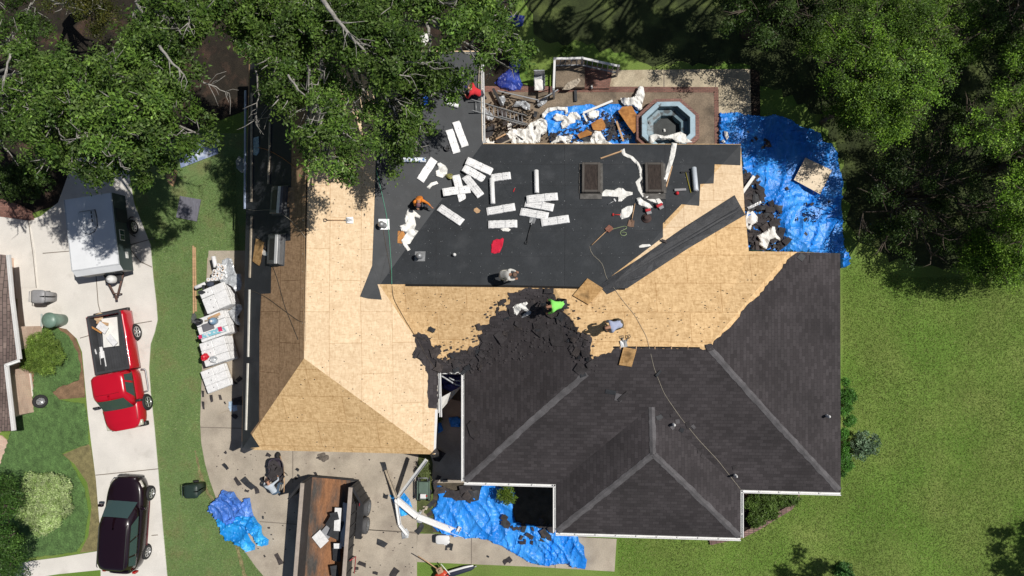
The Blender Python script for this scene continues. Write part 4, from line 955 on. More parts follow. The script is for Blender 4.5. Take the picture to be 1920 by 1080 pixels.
# offcuts in the bed (each piece on its own)
def wpiece(u0, v0, u1, v1, w_, z, label, mat, h=.03, tilt=0.0, name='offcut', cat='board', grp='white and brown offcuts thrown in the truck bed'):
    a = W(u0, v0, z); c = W(u1, v1, z+tilt); d = c-a; Lx = d.length; x = d.normalized(); y = Vector((0, 0, 1)).cross(x).normalized(); n = x.cross(y)
    Mx = Matrix((x, y, n)).transposed().to_4x4(); Mx.translation = (a+c)/2
    b = MB(); b.box((0, 0, 0), (Lx, w_, h), Mx); return tag(b.build(name, mat), label, cat, grp)
for i, (u0, v0, u1, v1, w_, mm, lb) in enumerate(((172, 600, 184, 665, .16, 'wrap', 'long white trim board on the left of the truck bed'), (182, 632, 190, 672, .30, 'wrap', 'short white board over the middle of the bed'),
        (205, 596, 209, 650, .74, 'paper', 'large white sheet panel flat in the truck bed'), (186, 660, 189, 690, .035, 'wrap', 'thin white strip pointing at the cab'), (194, 658, 199, 687, .035, 'wrap', 'thin white strip beside the other, nearer the cab wall'),
        (181, 604, 203, 608, .12, 'wood', 'brown lath across the heap in the truck bed'), (184, 608, 200, 620, .34, 'wrap', 'white splintered board on top of the heap in the bed'), (203, 630, 217, 646, .26, 'wrap', 'white box lid leaning on the sheet panel'),
        (170, 612, 190, 624, .07, 'osb_red', 'orange brown splinter at the edge of the bed heap'), (178, 655, 181, 664, .05, 'wrap', 'tiny white stick at the left of the bed'))):
    wpiece(u0, v0, u1, v1, w_, .70+.045*i, lb, M_[mm], tilt=.05)
o = rumple('cardboard_box', [(180, 590), (188, 586), (195, 588), (193, 600), (184, 603), (179, 598)], 'crushed tan cardboard box at the tailgate end of the bed', 'box', mk('tan_cardboard', (.62, .46, .28)), .15, 3, surf=lambda u, v, z=.72: (W(u, v, z), Vector((0, 0, 1))), seed=51)

# ---- dark suv
M, L0 = fru((227, 1066), (238, 902), .9, .04)
sv = thing('parked_car', 'dark plum compact SUV parked nose up on the pale driveway', 'car', M @ Matrix.Translation((.0, .02, 0)))
plum = carpaint('plum_paint', (.012, .004, .008)); Ls = 4.25
lower(sv, -Ls/2, Ls/2, .90, lambda x: 1.02-.05*max(0, x-.9)**2-.1*max(0, x-1.75)-.12*max(0, -1.95-x), .30, plum, 'body', .05, 30, 5)
B0 = (-2.02, 1.12, .83, .98); T0 = (-1.80, .46, .70, 1.56)
b = MB(); b.loft([ring_se(B0[0], B0[1], B0[2], B0[3], 40, 6), ring_se(-1.97, .9, .80, 1.17, 40, 6), ring_se(-1.86, .58, .74, 1.46, 40, 5.5), ring_se(-1.79, .45, .70, 1.555, 40, 5), ring_se(-1.65, .28, .58, 1.60, 40, 4.5), ring_se(-1.3, 0, .35, 1.615, 40, 4)]); b.build('cabin', plum, sv)
glassset(sv, B0, T0, side=((.16, .44), (.47, .72), (.75, .9)), usz=(.18, .84))
for x in (-1.34, 1.33):
    for y in (-.915, .915): wheel(sv, x, y, .33, .22)
for s in (-1, 1):
    b = MB(); b.tube([(-1.7, s*.62, 1.58), (-1.6, s*.63, 1.63), (.1, s*.64, 1.63), (.25, s*.64, 1.57)], .018, 6); b.build('roof_rail', M_['dark_metal'], sv)
    b = MB(); b.box((.86, s*1.0, 1.06), (.13, .22, .15), bev=.04, seg=2); b.build('wing_mirror', plum, sv)
    b = MB(); b.box((1.84, s*.64, .80), (.34, .2, .12), bev=.04, seg=2, rz=-s*.55); b.build('headlight', mk('headlight', (.55, .52, .46), rough=.12), sv)
    b = MB(); b.box((-2.06, s*.70, .86), (.1, .16, .26), bev=.03, seg=2); b.build('tail_light', mk('tail_light', (.4, .01, .01), rough=.2), sv)
    MB().box((0, s*.895, .42), (2.0, .03, .07), bev=.01).build('side_sill', mk('red_sill', (.12, .015, .02), rough=.4), sv)
MB().box((2.105, 0, .50), (.06, 1.15, .2), bev=.03, seg=2).build('front_bumper', M_['dark_metal'], sv)
b = MB()
for k in (-1, 0, 1): b.box((2.03, k*.06, .86), (.05, .045, .04), bev=.01, rz=k*.8)
b.build('bonnet_badge', M_['chrome'], sv)
MB().box((-2.13, 0, .6), (.05, .5, .13)).build('number_plate', mk('plate', (.5, .5, .5)), sv)
b = MB(); b.box((1.12, 0, 1.0), (.1, 1.36, .02), bev=.005); b.build('cowl', mk('cowl', (.07, .07, .08), rough=.6), sv)
for s in (-.28, .3): MB().box((1.02, s, 1.045), (.02, .5, .012), rz=.1).build('wiper', M_['dark_metal'], sv)

# ---- camper trailer
M, L0 = fru((168, 363), (185, 517), 1.62, .04)
cp = thing('camper_trailer', 'white roofed camper trailer hitched in front of the red pickup', 'camper trailer', M)
side = mk('slate_side', (.055, .075, .08), rough=.4, var=.1); roofm = mk('camper_roof', (.80, .82, .84), rough=.5, var=.05, scale=1.5, fine=.03)
Lc, Wc = 3.5, 2.2
b = MB(); prof = [(-Lc/2, .72), (-Lc/2, 1.64), (-Lc/2+.06, 1.70), (Lc/2-.24, 1.70), (Lc/2, 1.5), (Lc/2, .72)]
for mi_, w_ in ((0, Wc/2),):
    n_ = len(prof); V = [(x, -w_, z) for x, z in prof]+[(x, w_, z) for x, z in prof]
    b.add(V, [tuple(range(n_)), tuple(range(2*n_-1, n_-1, -1))]+[(i, i+n_, (i+1) % n_+n_, (i+1) % n_) for i in range(n_)])
b.build('body', side, cp)
b = MB(); b.box((-.1, 0, 1.715), (Lc-.24, Wc+.03, .03), bev=.01); b.box((Lc/2-.11, 0, 2.32), (.34, Wc+.04, .03), Matrix(), bev=.0) if 0 else None
b.loft([[(Lc/2-.25, -Wc/2-.02, 1.72), (Lc/2+.02, -Wc/2-.02, 1.5), (Lc/2+.02, -Wc/2-.02, 1.4)], [(Lc/2-.25, Wc/2+.02, 1.72), (Lc/2+.02, Wc/2+.02, 1.5), (Lc/2+.02, Wc/2+.02, 1.4)]], cap=False, smooth=False)
rf = b.build('roof', roofm, cp)
b = MB()
for s in (-1, 1): b.box((-.1, s*(Wc/2+.005), 1.732), (Lc-.24, .05, .015))
b.box((Lc/2-.25, 0, 1.732), (.035, Wc, .012)); b.box((.55, .05, 1.732), (1.3, .02, .004)); b.build('roof_trim', mk('grey_trim', (.5, .52, .54)), rf)
pts = [(-.62, -.36), (-.62, .36), (-.3, .40), (.1, .38), (.32, .22), (.4, 0), (.32, -.22), (.1, -.38), (-.3, -.40)]
b = MB(); b.prism([(x*1.07-.42, y*1.08-.09) for x, y in pts], 1.732, 1.742); b.build('outline_rim', M_['dark_metal'], cp)  # dark rim added only to outline the air conditioner
b = MB(); b.prism([(x-.42, y-.09) for x, y in pts], 1.73, 1.84); b.prism([(x*.9-.42, y*.9-.09) for x, y in pts], 1.84, 1.90); b.build('roof_air_conditioner', mk('ac_grey', (.6, .63, .66), rough=.5), cp)
b = MB()
for k in range(3): b.box((-.93+k*.18, .2, 1.905), (.12, .05, .012))
b.build('air_conditioner_grille', M_['dark_metal'], cp)
for (x, z, l, h) in ((.15, 1.3, .5, .34), (1.05, 1.1, .3, .18)):
    MB().box((x, Wc/2+.012, z), (l, .025, h), bev=.005).build('window', M_['white'], cp)
    if l > .4:
        for s in (-1, 1): MB().box((x+s*l*.23, Wc/2+.028, z), (l*.4, .012, h*.8)).build('pane', M_['glass'], cp)
MB().box((-.75, Wc/2+.01, 1.15), (.62, .02, .82), bev=.01).build('door', mk('camper_door', (.03, .035, .04)), cp)
for s in (-1, 1):
    wheel(cp, -.35, s*(Wc/2+.03), .34, .2); b = MB(); b.tube([(-.35+.46*math.cos(a), s*(Wc/2+.02), .34+.46*math.sin(a)) for a in [k*math.pi/8 for k in range(9)]], .035, 6); b.build('wheel_arch', M_['dark_metal'], cp)
b = MB(); rust = mk('rusty_frame', (.12, .07, .055), var=.3)
for s in (-1, 1): b.tube([(Lc/2-.1, s*.5, .5), (Lc/2+1.02, s*.05, .5)], .045, 6)
b.box((Lc/2+1.1, 0, .52), (.22, .1, .1), bev=.02); b.cyl((Lc/2+.92, .08, .2), (Lc/2+.92, .08, .85), .03, 8); b.build('drawbar', rust, cp)
b = MB(); b.lathe([(0, .0), (.17, .02), (.19, .1), (.19, .3), (.15, .38), (.07, .42), (.07, .46), (0, .46)], 20, Matrix.Translation((Lc/2+.25, .02, .55))); b.build('gas_bottle', M_['white'], cp)
MB().box((Lc/2+.18, -.02, .54), (.34, .8, .06), bev=.01).build('bottle_tray', M_['dark_metal'], cp)

# ---- dump trailer
M, L0 = fru((613, 909), (600, 1080), 1.85, .04)
tr = thing('dump_trailer', 'long black dump trailer with rusty floor and its rear doors swung open', 'trailer', M @ Matrix.Translation((-L0/2, 0, 0)))
Lt, Wt = 4.6, 2.14; tz = .78; tb = mk('black_paint', (.028, .028, .03), rough=.5, var=.25, scale=3); rim = mk('worn_beige_rim', (.40, .34, .29), rough=.7, var=.15, scale=4)
dusty = mk('dusty_tyre', (.085, .085, .088), rough=.9, var=.2)
rfl = mk('rusty_floor', (.30, .14, .065), rough=.85, var=.25, scale=2.5, fine=.3, fscale=25, col2=(.075, .068, .062), c2scale=.9, c2lo=.46, c2hi=.62, stretch=(.4, 1.5, 1))
b = MB(); b.box((Lt/2, 0, tz), (Lt, Wt-.1, .06)); b.build('floor', rfl, tr)
for s in (-1, 1):
    b = MB(); b.box((Lt/2, s*(Wt/2-.03), (tz+1.85)/2), (Lt, .05, 1.85-tz))
    for k in range(9): b.box((.3+k*.5, s*(Wt/2+.015), (tz+1.8)/2), (.06, .05, 1.0))
    b.build('side_wall', mk('worn_black', (.045, .042, .042), rough=.7, var=.4, scale=5, stretch=(1, 1, 4)), tr)
    MB().box((Lt/2, s*(Wt/2-.01), 1.87), (Lt, .17, .07), bev=.012).build('top_rail', rim, tr)
    for x in (1.25, 2.05): w_o = wheel(tr, x, s*(Wt/2+.47), .37, .22, mk('dark_rim', (.16, .17, .18), rough=.4)); w_o.data.materials[0] = dusty
    b = MB(); b.box((1.65, s*(Wt/2+.19), .80), (1.75, .30, .04), bev=.01); b.box((.80, s*(Wt/2+.19), .68), (.04, .28, .24)); b.box((2.5, s*(Wt/2+.19), .68), (.04, .28, .24)); b.build('fender', tb, tr)
    Md = Matrix.Translation((0, s*(Wt/2-.04), 0)) @ Matrix.Rotation(s*(.62), 4, 'Z')
    b = MB(); b.box((.48, s*.05, 1.3), (.96, .05, 1.05), Md)
    for k in range(4): b.box((.1+.27*k, s*.09, 1.3), (.05, .04, 1.03), Md)
    b.box((.48, s*.055, 1.83), (.98, .1, .05), Md); b.build('rear_door', tb, tr)
b = MB(); b.box((Lt, 0, 1.3), (.06, Wt-.08, 1.1)); b.box((0, 0, .74), (.1, Wt, .12)); b.box((Lt/2, 0, .62), (Lt, .9, .18)); b.build('frame', tb, tr)
b = MB()
for (x, yy) in ((.25, .0), (3.2, 0)):
    b.tube([(x, Wt/2+.12, 1.6), (x+.02, Wt/2+.2, 1.0), (x+.8, Wt/2+.16, .9)], .02, 6)
b.build('strap', mk('red_strap', (.45, .03, .05)), tr)
TM = MWD[tr]
def tpiece(x, y, lx, ly, rz, z, label, mat, name='scrap_panel', cat='panel', tx=0., ty=0.):
    Mx = TM @ Matrix.Translation((x, y, z)) @ Matrix.Rotation(rz, 4, 'Z') @ Matrix.Rotation(tx, 4, 'X') @ Matrix.Rotation(ty, 4, 'Y')
    b = MB(); b.box((0, 0, 0), (lx, ly, .02), Mx); return tag(b.build(name, mat), label, cat, 'scrap panels in the dump trailer')
blk = M_['felt_dust']
tpiece(1.62, .40, 1.0, .30, .03, 1.2, 'narrow white panel standing along the right trailer wall', M_['wrap']); tpiece(1.85, .68, 1.9, .30, .0, 1.15, 'blue white panel tight against the right trailer wall', mk('pale_panel', (.45, .53, .6), rough=.4), tx=.5)
tpiece(2.62, -.38, .50, .62, -.75, .98, 'bright white square panel end at the left of the scrap heap', M_['wrap'], tx=.1); tpiece(2.15, .02, 1.3, .46, -.66, .95, 'grey white panel sloping under the black felt', mk('greypanel', (.3, .31, .33)))
tpiece(2.75, .5, .22, .34, .1, 1.25, 'small white corner at the lower end of the heap', M_['wrap'])
for i, (x, y, a, c, rz) in enumerate(((2.05, .35, .9, .42, .9), (2.35, .42, .8, .4, 1.2), (2.0, .62, .55, .3, .4), (1.75, .1, .5, .3, -.5), (1.5, .25, .35, .35, .3), (3.1, .42, .8, .36, .06), (3.9, .4, .5, .3, .2))):
    tpiece(x, y, a, c, rz, 1.02+.05*i-(.2 if i > 4 else 0), 'black felt scrap in the trailer, number of its kind over the rusty floor'.replace(', number of its kind', ', lying') if i > 4 else 'black felt scrap heaped on the white panels in the trailer', blk, 'felt_scrap', 'felt scrap', tx=.15*(i % 3-1), ty=.1)

# ================================================================= bins and yard things
def wheelie(c, rz, label, col, z0=.04):
    p = W(*c, z0); o = thing('wheelie_bin', label, 'bin', Matrix.Translation(p) @ Matrix.Rotation(rz, 4, 'Z')); m = mk('bin_plastic', col, rough=.45, var=.1)
    b = MB(); b.loft([ring_se(-.22, .20, .21, .06, 28, 6), ring_se(-.25, .24, .25, .5, 28, 6), ring_se(-.29, .29, .29, .98, 28, 6)]); b.build('body', m, o)
    b = MB(); b.loft([ring_se(-.33, .34, .31, .98, 28, 6), ring_se(-.33, .34, .31, 1.02, 28, 6), ring_se(-.27, .3, .25, 1.07, 28, 5), ring_se(-.15, .15, .1, 1.09, 28, 4)])
    for k in range(3): b.box((.0, -.15+.15*k, 1.085), (.3, .02, .02))
    b.build('lid', m, o)
    b = MB(); b.tube([(-.32, -.24, .97), (-.42, -.24, 1.0), (-.42, .24, 1.0), (-.32, .24, .97)], .018, 8); b.build('handle', m, o)
    for s in (-1, 1): MB().lathe([(0, -.03), (.12, -.03), (.13, 0), (.12, .03), (0, .03)], 18, Matrix.Translation((-.24, s*.26, .13)) @ Matrix.Rotation(math.pi/2, 4, 'X')).build('wheel', M_['rubber'], o)
    return o
wheelie((380, 911), .05, 'dark green wheelie bin standing in the grass by the driveway', (.022, .04, .032), 0)
wheelie((101, 557), 0.0, 'grey wheelie bin beside the round green one', (.30, .30, .31))
p = W(118, 600, .04); o = thing('round_bin', 'round pale green bin standing next to the grey wheelie bin', 'bin', p); gm = mk('green_plastic', (.16, .25, .20), rough=.4)
MB().lathe([(0, 0), (.27, 0), (.33, .82), (.30, .86)], 28).build('body', gm, o); MB().lathe([(.36, .84), (.36, .9), (.3, .97), (.15, 1.03), (0, 1.05)], 28).build('lid', gm, o)
b = MB()
b.box((-.40, 0, .84), (.07, .6, .05), bev=.01)
b.build('lid_hinge', mk('paletab', (.4, .45, .42)), o)
p = W(74, 752, .25); o = thing('spare_wheel', 'loose car wheel with alloy rim leaning against the pale brick wall of the neighbour', 'wheel', Matrix.Translation(p) @ Matrix.Rotation(.9, 4, 'Y'))
MB().lathe([(.17, .02), (.28, .0), (.31, .05), (.31, .18), (.28, .22), (.19, .21), (.17, .18)], 28).build('tyre', M_['rubber'], o)
b = MB()
for k in range(5): b.box((0, 0, 0), (.15, .05, .03), Matrix.Rotation(k*math.pi*.4, 4, 'Z') @ Matrix.Translation((.09, 0, .19)), bev=.008)
b.lathe([(.185, .2), (.17, .15), (0, .14)], 24); b.build('rim', M_['chrome'], o)

# neighbour house corner
NP = [(-90, 470), (12, 478), (19, 560), (33, 674), (8, 683), (22, 808), (-90, 812)]
nh = thing('neighbour_house', 'brown shingled house corner at the left edge with a white gutter', 'house', W(-40, 640, 0))
nsh = brickmat('brown_shingles', (.14, .10, .09), (.20, .15, .13), (.05, .04, .035), .3, .14, .015, var=.25)
rid = W(-170, 650, 5.2); Vn = [W(u, v, 2.35) for u, v in NP]
b = MB(); b.add(Vn[:4]+[Vn[3], Vn[4], Vn[5], Vn[6], W(-175, 470, 4.4), W(-175, 812, 4.4)], [(0, 1, 2, 3, 5, 6, 7, 9, 8)]); o = b.build('roof', nsh, nh, world=True); planeuv(o.data, MWD[nh].translation)
b = MB()
for i in range(1, 5):
    a, c = Vn[i], Vn[i+1]; d = (c-a).normalized(); nn = Vector((-d.y, d.x, 0))*-1; nn = nn if True else nn
    for o0, o1, h0, h1 in ((0, .13, -.11, -.09), (.10, .13, -.1, .015), (0, .03, -.1, .02)):
        q = [a+nn*-o0+Vector((0, 0, h0)), a+nn*-o1+Vector((0, 0, h0)), a+nn*-o1+Vector((0, 0, h1)), a+nn*-o0+Vector((0, 0, h1))]; q2 = [v+(c-a) for v in q]
        b.add(q+q2, [(0, 1, 2, 3), (7, 6, 5, 4), (0, 4, 5, 1), (1, 5, 6, 2), (2, 6, 7, 3), (3, 7, 4, 0)])
b.build('gutter', M_['white'], nh, world=True)
b = MB()
Q = [W(u, v, 0) for u, v in ((-20, 480), (28, 484), (33, 613), (82, 611), (80, 652), (46, 655), (46, 685), (58, 700), (67, 772), (30, 782), (0, 812))]
for i in range(len(Q)-1): a, c = Q[i], Q[i+1]; b.add([(a.x, a.y, 0), (c.x, c.y, 0), (c.x, c.y, 2.3), (a.x, a.y, 2.3)], [(0, 1, 2, 3)])
o = b.build('wall', M_['brick_p'], nh, world=True)
ul = o.data.uv_layers.new(name='UVMap')
for l in o.data.loops: q = o.data.vertices[l.vertex_index].co; ul.data[l.index].uv = (q.y+q.x*.3, q.z)
b = MB()
for i, j in ((3, 4), (7, 8)):
    a, c = Q[i], Q[j]; b.add([(a.x+.03, a.y, .0), (c.x+.03, c.y, .0), (c.x+.03, c.y, .1), (a.x+.03, a.y, .1), (a.x-.02, a.y, .1), (c.x-.02, c.y, .1)], [(0, 1, 2, 3), (3, 2, 5, 4)])
b.build('wall_base', M_['conc_l'], nh, world=True)

# ---- pallets of shingle bundles
def pallet(P, label, rows=5, z=.55, mess=0, seed=0, top='grid'):
    """P: four pixels of the top face at height z (clockwise from upper left)"""
    r = random.Random(seed); C4 = [W(u, v, z) for u, v in P]; c = sum(C4, Vector())/4; c.z = 0
    x = (C4[1]-C4[0]).normalized(); x.z = 0; y = Vector((-x.y, x.x, 0)); M = Matrix((x, y, Vector((0, 0, 1)))).transposed().to_4x4(); M.translation = c+Vector((0, 0, .04))
    lx = ((C4[1]-C4[0]).length+(C4[2]-C4[3]).length)/2; ly = ((C4[3]-C4[0]).length+(C4[2]-C4[1]).length)/2
    o = thing('pallet_stack', label, 'pallet of shingles', M, 'pallets of wrapped shingle bundles by the house')
    b = MB()
    for k in range(5): b.box((0, -ly*.45+k*ly*.225, .11), (lx*.98, .12, .02))
    for k in (-1, 0, 1): b.box((k*lx*.45, 0, .05), (.09, ly*.98, .09))
    b.build('pallet', M_['wood_old'], o)
    h = (z-.16)/rows
    for q in range(rows):
        b = MB(); nn_ = 3
        for i in range(nn_):
            for j in range(2):
                b.box(((j-.5)*lx*.5+r.uniform(-.012, .012), (i-1)*ly/nn_+r.uniform(-.008, .008), .125+h*(q+.5)), (lx*.495, ly/nn_*.98, h*.93), bev=.02, seg=1)
        b.build('bundle_layer', M_['wrap'], o)
    b = MB()
    for i in range(3):
        b.add([(-.22, (i-1)*ly/3-.03, z-.03+.002), (-.16, (i-1)*ly/3, z-.028), (-.22, (i-1)*ly/3+.03, z-.028)], [(0, 1, 2)])
    b.build('print', M_['dark_metal'], o, fixn=False)
    return o, M, lx, ly
def filmover(P, label, seed, z=.6):
    return rumple('plastic_film', P, label, 'plastic film', M_['plastic'], .07, 3, surf=lambda u, v: (W(u, v, z), Vector((0, 0, 1))), seed=seed, group='torn plastic film round the pallets')
pallet([(375, 698), (418, 681), (433, 722), (389, 738)], 'southernmost pallet, six clean white bundles with black marks', 4, .5, seed=1)
pallet([(372, 645), (418, 630), (433, 672), (386, 689)], 'white pallet carrying a red jug', 7, 1.0, seed=2)
pallet([(366, 600), (415, 582), (433, 625), (376, 641)], 'white pallet cluttered with tools and a blue printed box', 7, 1.0, seed=3)
pallet([(371, 548), (415, 529), (436, 570), (390, 588)], 'white pallet with a torn black hole in its wrap, under the felt rolls', 8, 1.1, seed=4)
for i, (P, zz) in enumerate(((Z(340, 460, 9, [(555, 690), (600, 680), (610, 745), (570, 775)]), 1.13), (Z(340, 460, 9, [(490, 790), (540, 770), (610, 790), (615, 810), (560, 840), (500, 835)]), 1.13))):
    drape('felt_patch', P, M_['felt_dust'], zz, surf=G, skirt=.02); tag(bpy.data.objects[-1] if 0 else COL.objects[-1], ['grey square of felt on the torn pallet wrap', 'black star-shaped tear of felt on the pallet wrap'][i], 'felt scrap')
def zs(z): return lambda u, v, off=0: (W(u, v, z+off), Vector((0, 0, 1)))
rumple('red_jug', Z(340, 560, 5.4, [(215, 580), (240, 550), (265, 552), (290, 585), (270, 615), (240, 632), (215, 605)]), 'red plastic jug lying on the pallet wrap', 'jug', mk('red_plastic', (.6, .015, .03), rough=.4), .22, 2.2, surf=zs(1.04), seed=61, sc=3)
rumple('grey_bag', Z(340, 560, 5.4, [(300, 590), (340, 575), (370, 600), (350, 650), (310, 645)]), 'grey bag beside the red jug', 'bag', M_['plastic'], .12, 2.2, surf=zs(1.04), seed=62)
def upbox(P, z0, h, mat, name, label, cat, group=None):
    o = drape(name, P, mat, 0, surf=zs(z0+h), skirt=h); return tag(o, label, cat, group)
upbox(Z(340, 560, 5.4, [(160, 380), (360, 300), (410, 285), (440, 330), (200, 410)]), 1.04, .16, mk('blue_print_box', (.25, .55, .65), rough=.5, col2=(.75, .75, .78), c2scale=8, c2lo=.5, c2hi=.53, var=.05), 'printed_box', 'long light blue and white printed box on the cluttered pallet', 'box')
upbox(Z(340, 560, 5.4, [(365, 290), (405, 280), (418, 325), (380, 335)]), 1.21, .01, mk('crimson', (.62, .03, .12)), 'box_label', 'crimson label patch on the end of the printed box', 'label')
upbox(Z(340, 560, 5.4, [(170, 375), (205, 362), (212, 400), (180, 410)]), 1.21, .01, mk('crimson', (.62, .03, .12)), 'box_label', 'crimson label patch on the left end of the printed box', 'label')
upbox(Z(340, 560, 5.4, [(205, 265), (300, 235), (325, 300), (225, 335)]), 1.04, .12, mk('grey_case', (.16, .16, .18), rough=.6), 'tool_case', 'dark grey tool case on the cluttered pallet', 'case')
lumber((391, 598), (413, 588), 'short brown plank across the cluttered pallet', .12, .05, M_['wood'], surf=zs(1.05))
lumber((385, 602), (410, 594), 'orange brown plank beside the short brown one', .07, .05, M_['wood_old'], surf=zs(1.05))
bucket((376, 603), 'black bucket on the corner of the cluttered pallet', (.012, .012, .02), .15, .3, surf=zs(1.04))
p = W(403.5, 602, 1.04); o = thing('water_cooler', 'round blue grey water jug on the cluttered pallet', 'jug', p); MB().lathe([(0, 0), (.15, 0), (.17, .2), (.13, .33), (.05, .37), (0, .37)], 20).build('body', mk('blue_grey', (.2, .32, .45), rough=.3), o); MB().lathe([(0, .4), (.05, .4), (.06, .36)], 14).build('cap', M_['white'], o)
filmover(Z(340, 560, 5.4, [(480, 130), (560, 60), (615, 60), (620, 110), (570, 180), (605, 270), (560, 260), (500, 180)]), 'torn grey film flapping beside the cluttered pallet', 63, .5)
filmover(Z(340, 460, 9, [(690, 260), (780, 210), (850, 225), (880, 300), (900, 420), (930, 480), (1010, 480), (1035, 640), (1000, 750), (920, 780), (870, 700), (780, 650), (700, 640), (650, 600), (740, 540), (735, 420), (690, 320)]), 'big cloud of grey film round the stacked rolls', 64, .85)
filmover(Z(340, 460, 9, [(880, 1040), (960, 980), (1030, 1010), (1040, 1080), (870, 1080)]), 'small grey film bag behind the torn pallet', 65, .6)
drape('cardboard_sheet', Z(340, 460, 9, [(445, 210), (690, 200), (760, 280), (740, 600), (425, 600)]), mk('cardboard_sheet', (.42, .33, .23), var=.2), .03, surf=G, skirt=.02); tag(COL.objects[-1], 'brown cardboard sheet under the upright felt rolls', 'cardboard')
k = 0
for (x, y) in ((620, 335), (680, 350), (710, 385), (620, 400), (555, 435), (690, 425), (610, 470), (680, 500), (540, 505), (605, 515), (660, 550), (575, 565), (515, 570), (450, 580), (550, 470)):
    u, v = 340+x/9, 460+y/9; p = W(u, v, 1.0); p.z = .06
    o = thing('felt_roll', 'upright white roll in the tight cluster north of the pallets', 'roll', p, 'upright white rolls standing in a cluster')
    MB().lathe([(.03, .9), (.03, .94), (.085, .94), (.09, .93), (.09, 0), (0, 0)], 18).build('sheet', M_['wrap'], o); MB().lathe([(0, .90), (.034, .90), (.036, .945), (.03, .945)], 12).build('core', M_['wood'], o)
roll(Z(340, 460, 9, [(560, 190)])[0], Z(340, 460, 9, [(600, 375)])[0], 'white roll lying against the upright cluster', .10, surf=zs(.55)); roll(Z(340, 460, 9, [(255, 715)])[0], Z(340, 460, 9, [(440, 640)])[0], 'white roll lying at the corner of the torn pallet', .09, surf=zs(.3))
o = thing('black_boot', 'dark rolled bag end by the torn pallet', 'bag', W(389, 533, .9)); MB().lathe([(0, 0), (.1, .0), (.13, .1), (.12, .3), (0, .36)], 16, Matrix.Rotation(1.3, 4, 'Y')).build('bag', mk('navy_grey', (.05, .06, .09)), o)
for i, (a, c, lb) in enumerate((((363.3, 461), (364.2, 588), 'long pine plank lying in the grass, left one of the pair'), ((366.6, 464), (368.5, 584), 'long pine plank lying in the grass, right one of the pair'))):
    lumber(a, c, lb, .065, .06, M_['wood'], surf=G)
rumple('grey_rag', Z(280, 560, 4.5, [(365, 125), (385, 115), (402, 150), (395, 210), (360, 205), (358, 165)]), 'grey rag at the end of the long planks', 'rag', mk('grey_rag', (.10, .11, .10)), .1, 2.6, surf=G, seed=66)
rumple('blue_tub', Z(280, 560, 4.5, [(670, 862), (740, 862), (750, 945), (690, 955), (672, 945)]), 'pale blue flattened tub at the edge of the house shade', 'tub', mk('pale_blue', (.45, .58, .72), rough=.4), .06, 3, surf=G, seed=67)
lumber((408, 776), (432, 769), 'thin stick on the concrete by the pale blue tub', .03, .03, M_['wood_old'], surf=G, off=.05)

# ---- things in the yard under the oak
flat('ribbed_mat', Z(280, 340, 4.5, [(265, 125), (440, 155), (405, 340), (232, 305)]), 'square grey ribbed mat lying on the shady grass', 'mat', mk('grey_ribbed', (.16, .16, .19), rough=.7, var=.25, scale=5, stretch=(8, 1, 1)), .05, surf=G)
flat('plastic_sheet', Z(0, 0, 3, [(1003, 850), (1060, 870), (1130, 790), (1215, 780), (1230, 865), (1020, 945)]), 'blue grey rectangular sheet under the oak at the wall', 'sheet', mk('blue_grey_sheet', (.24, .30, .45), rough=.3, col2=(.55, .6, .7), c2scale=2.5, c2lo=.5), .02, surf=G)
flat('cardboard_scrap', Z(0, 0, 3, [(938, 985), (985, 955), (1000, 965), (992, 1010), (975, 1050), (945, 1025)]), 'torn brown cardboard on the shady grass', 'cardboard', M_['wood'], .02, surf=G)
flat('orange_scrap', Z(0, 0, 3, [(850, 850), (890, 840), (915, 860), (870, 868)]), 'small orange scrap half under the oak', 'scrap', mk('ochre', (.5, .3, .05)), .02, surf=G)
rumple('tote_bag', Z(440, 160, 3.6, [(10, 510), (30, 478), (60, 495), (85, 530), (80, 590), (45, 590), (15, 560)]), 'grey cloth bag hanging at the west eave', 'bag', mk('greycloth', (.26, .29, .29)), .1, 3, seed=68, surf=zs(2.2))
rumple('plastic_bag', Z(440, 160, 3.6, [(130, 355), (165, 345), (168, 450), (150, 475), (128, 470)]), 'pale blue bag tucked behind the longest toe board', 'bag', mk('bluebag', (.3, .42, .5)), .08, 3, seed=69)
upbox(Z(480, 0, 3, [(850, 505), (885, 460), (915, 480), (910, 530), (870, 560), (850, 540)]), 2.9, .06, mk('pale_tile', (.5, .53, .58), var=.2, fine=.4, fscale=20), 'printed_sheet', 'pale crumpled sheet on the roof inside the oak foliage', 'sheet')
for q in ((940, 540, 960, 600), (855, 640, 880, 660)):
    pass
rumple('blue_bag', Z(480, 0, 3, [(935, 545), (960, 530), (972, 560), (965, 600), (950, 598)]), 'bright blue bag at the oak edge of the black roof', 'bag', mk('brightblue', (.02, .12, .6)), .1, 2.6, seed=70)

# panel gaps of the two vehicles
gapm = mk('panel_gap', (.006, .004, .004), rough=.9)
def seam(o, pts, r=.009): return MB().tube(pts, r, 5).build('panel_seam', gapm, o)
for s in (-1, 1):
    seam(pk, [(.06, s*.895, .62), (.06, s*.905, 1.02), (.10, s*.80, 1.08)]); seam(pk, [(1.42, s*.895, .62), (1.42, s*.90, .98), (1.46, s*.84, 1.07)])
    seam(pk, [(1.74, s*.80, 1.088), (2.2, s*.76, 1.055), (2.62, s*.62, .985)], .008)
    seam(sv, [(.72, s*.885, .5), (.72, s*.895, .9), (.66, s*.83, .99)]); seam(sv, [(-.32, s*.885, .5), (-.32, s*.895, .9), (-.36, s*.83, .99)]); seam(sv, [(-1.2, s*.885, .7), (-1.1, s*.895, .9), (-1.15, s*.83, .99)])
    seam(sv, [(1.15, s*.74, 1.02), (1.6, s*.70, .98), (1.98, s*.52, .90)], .008)
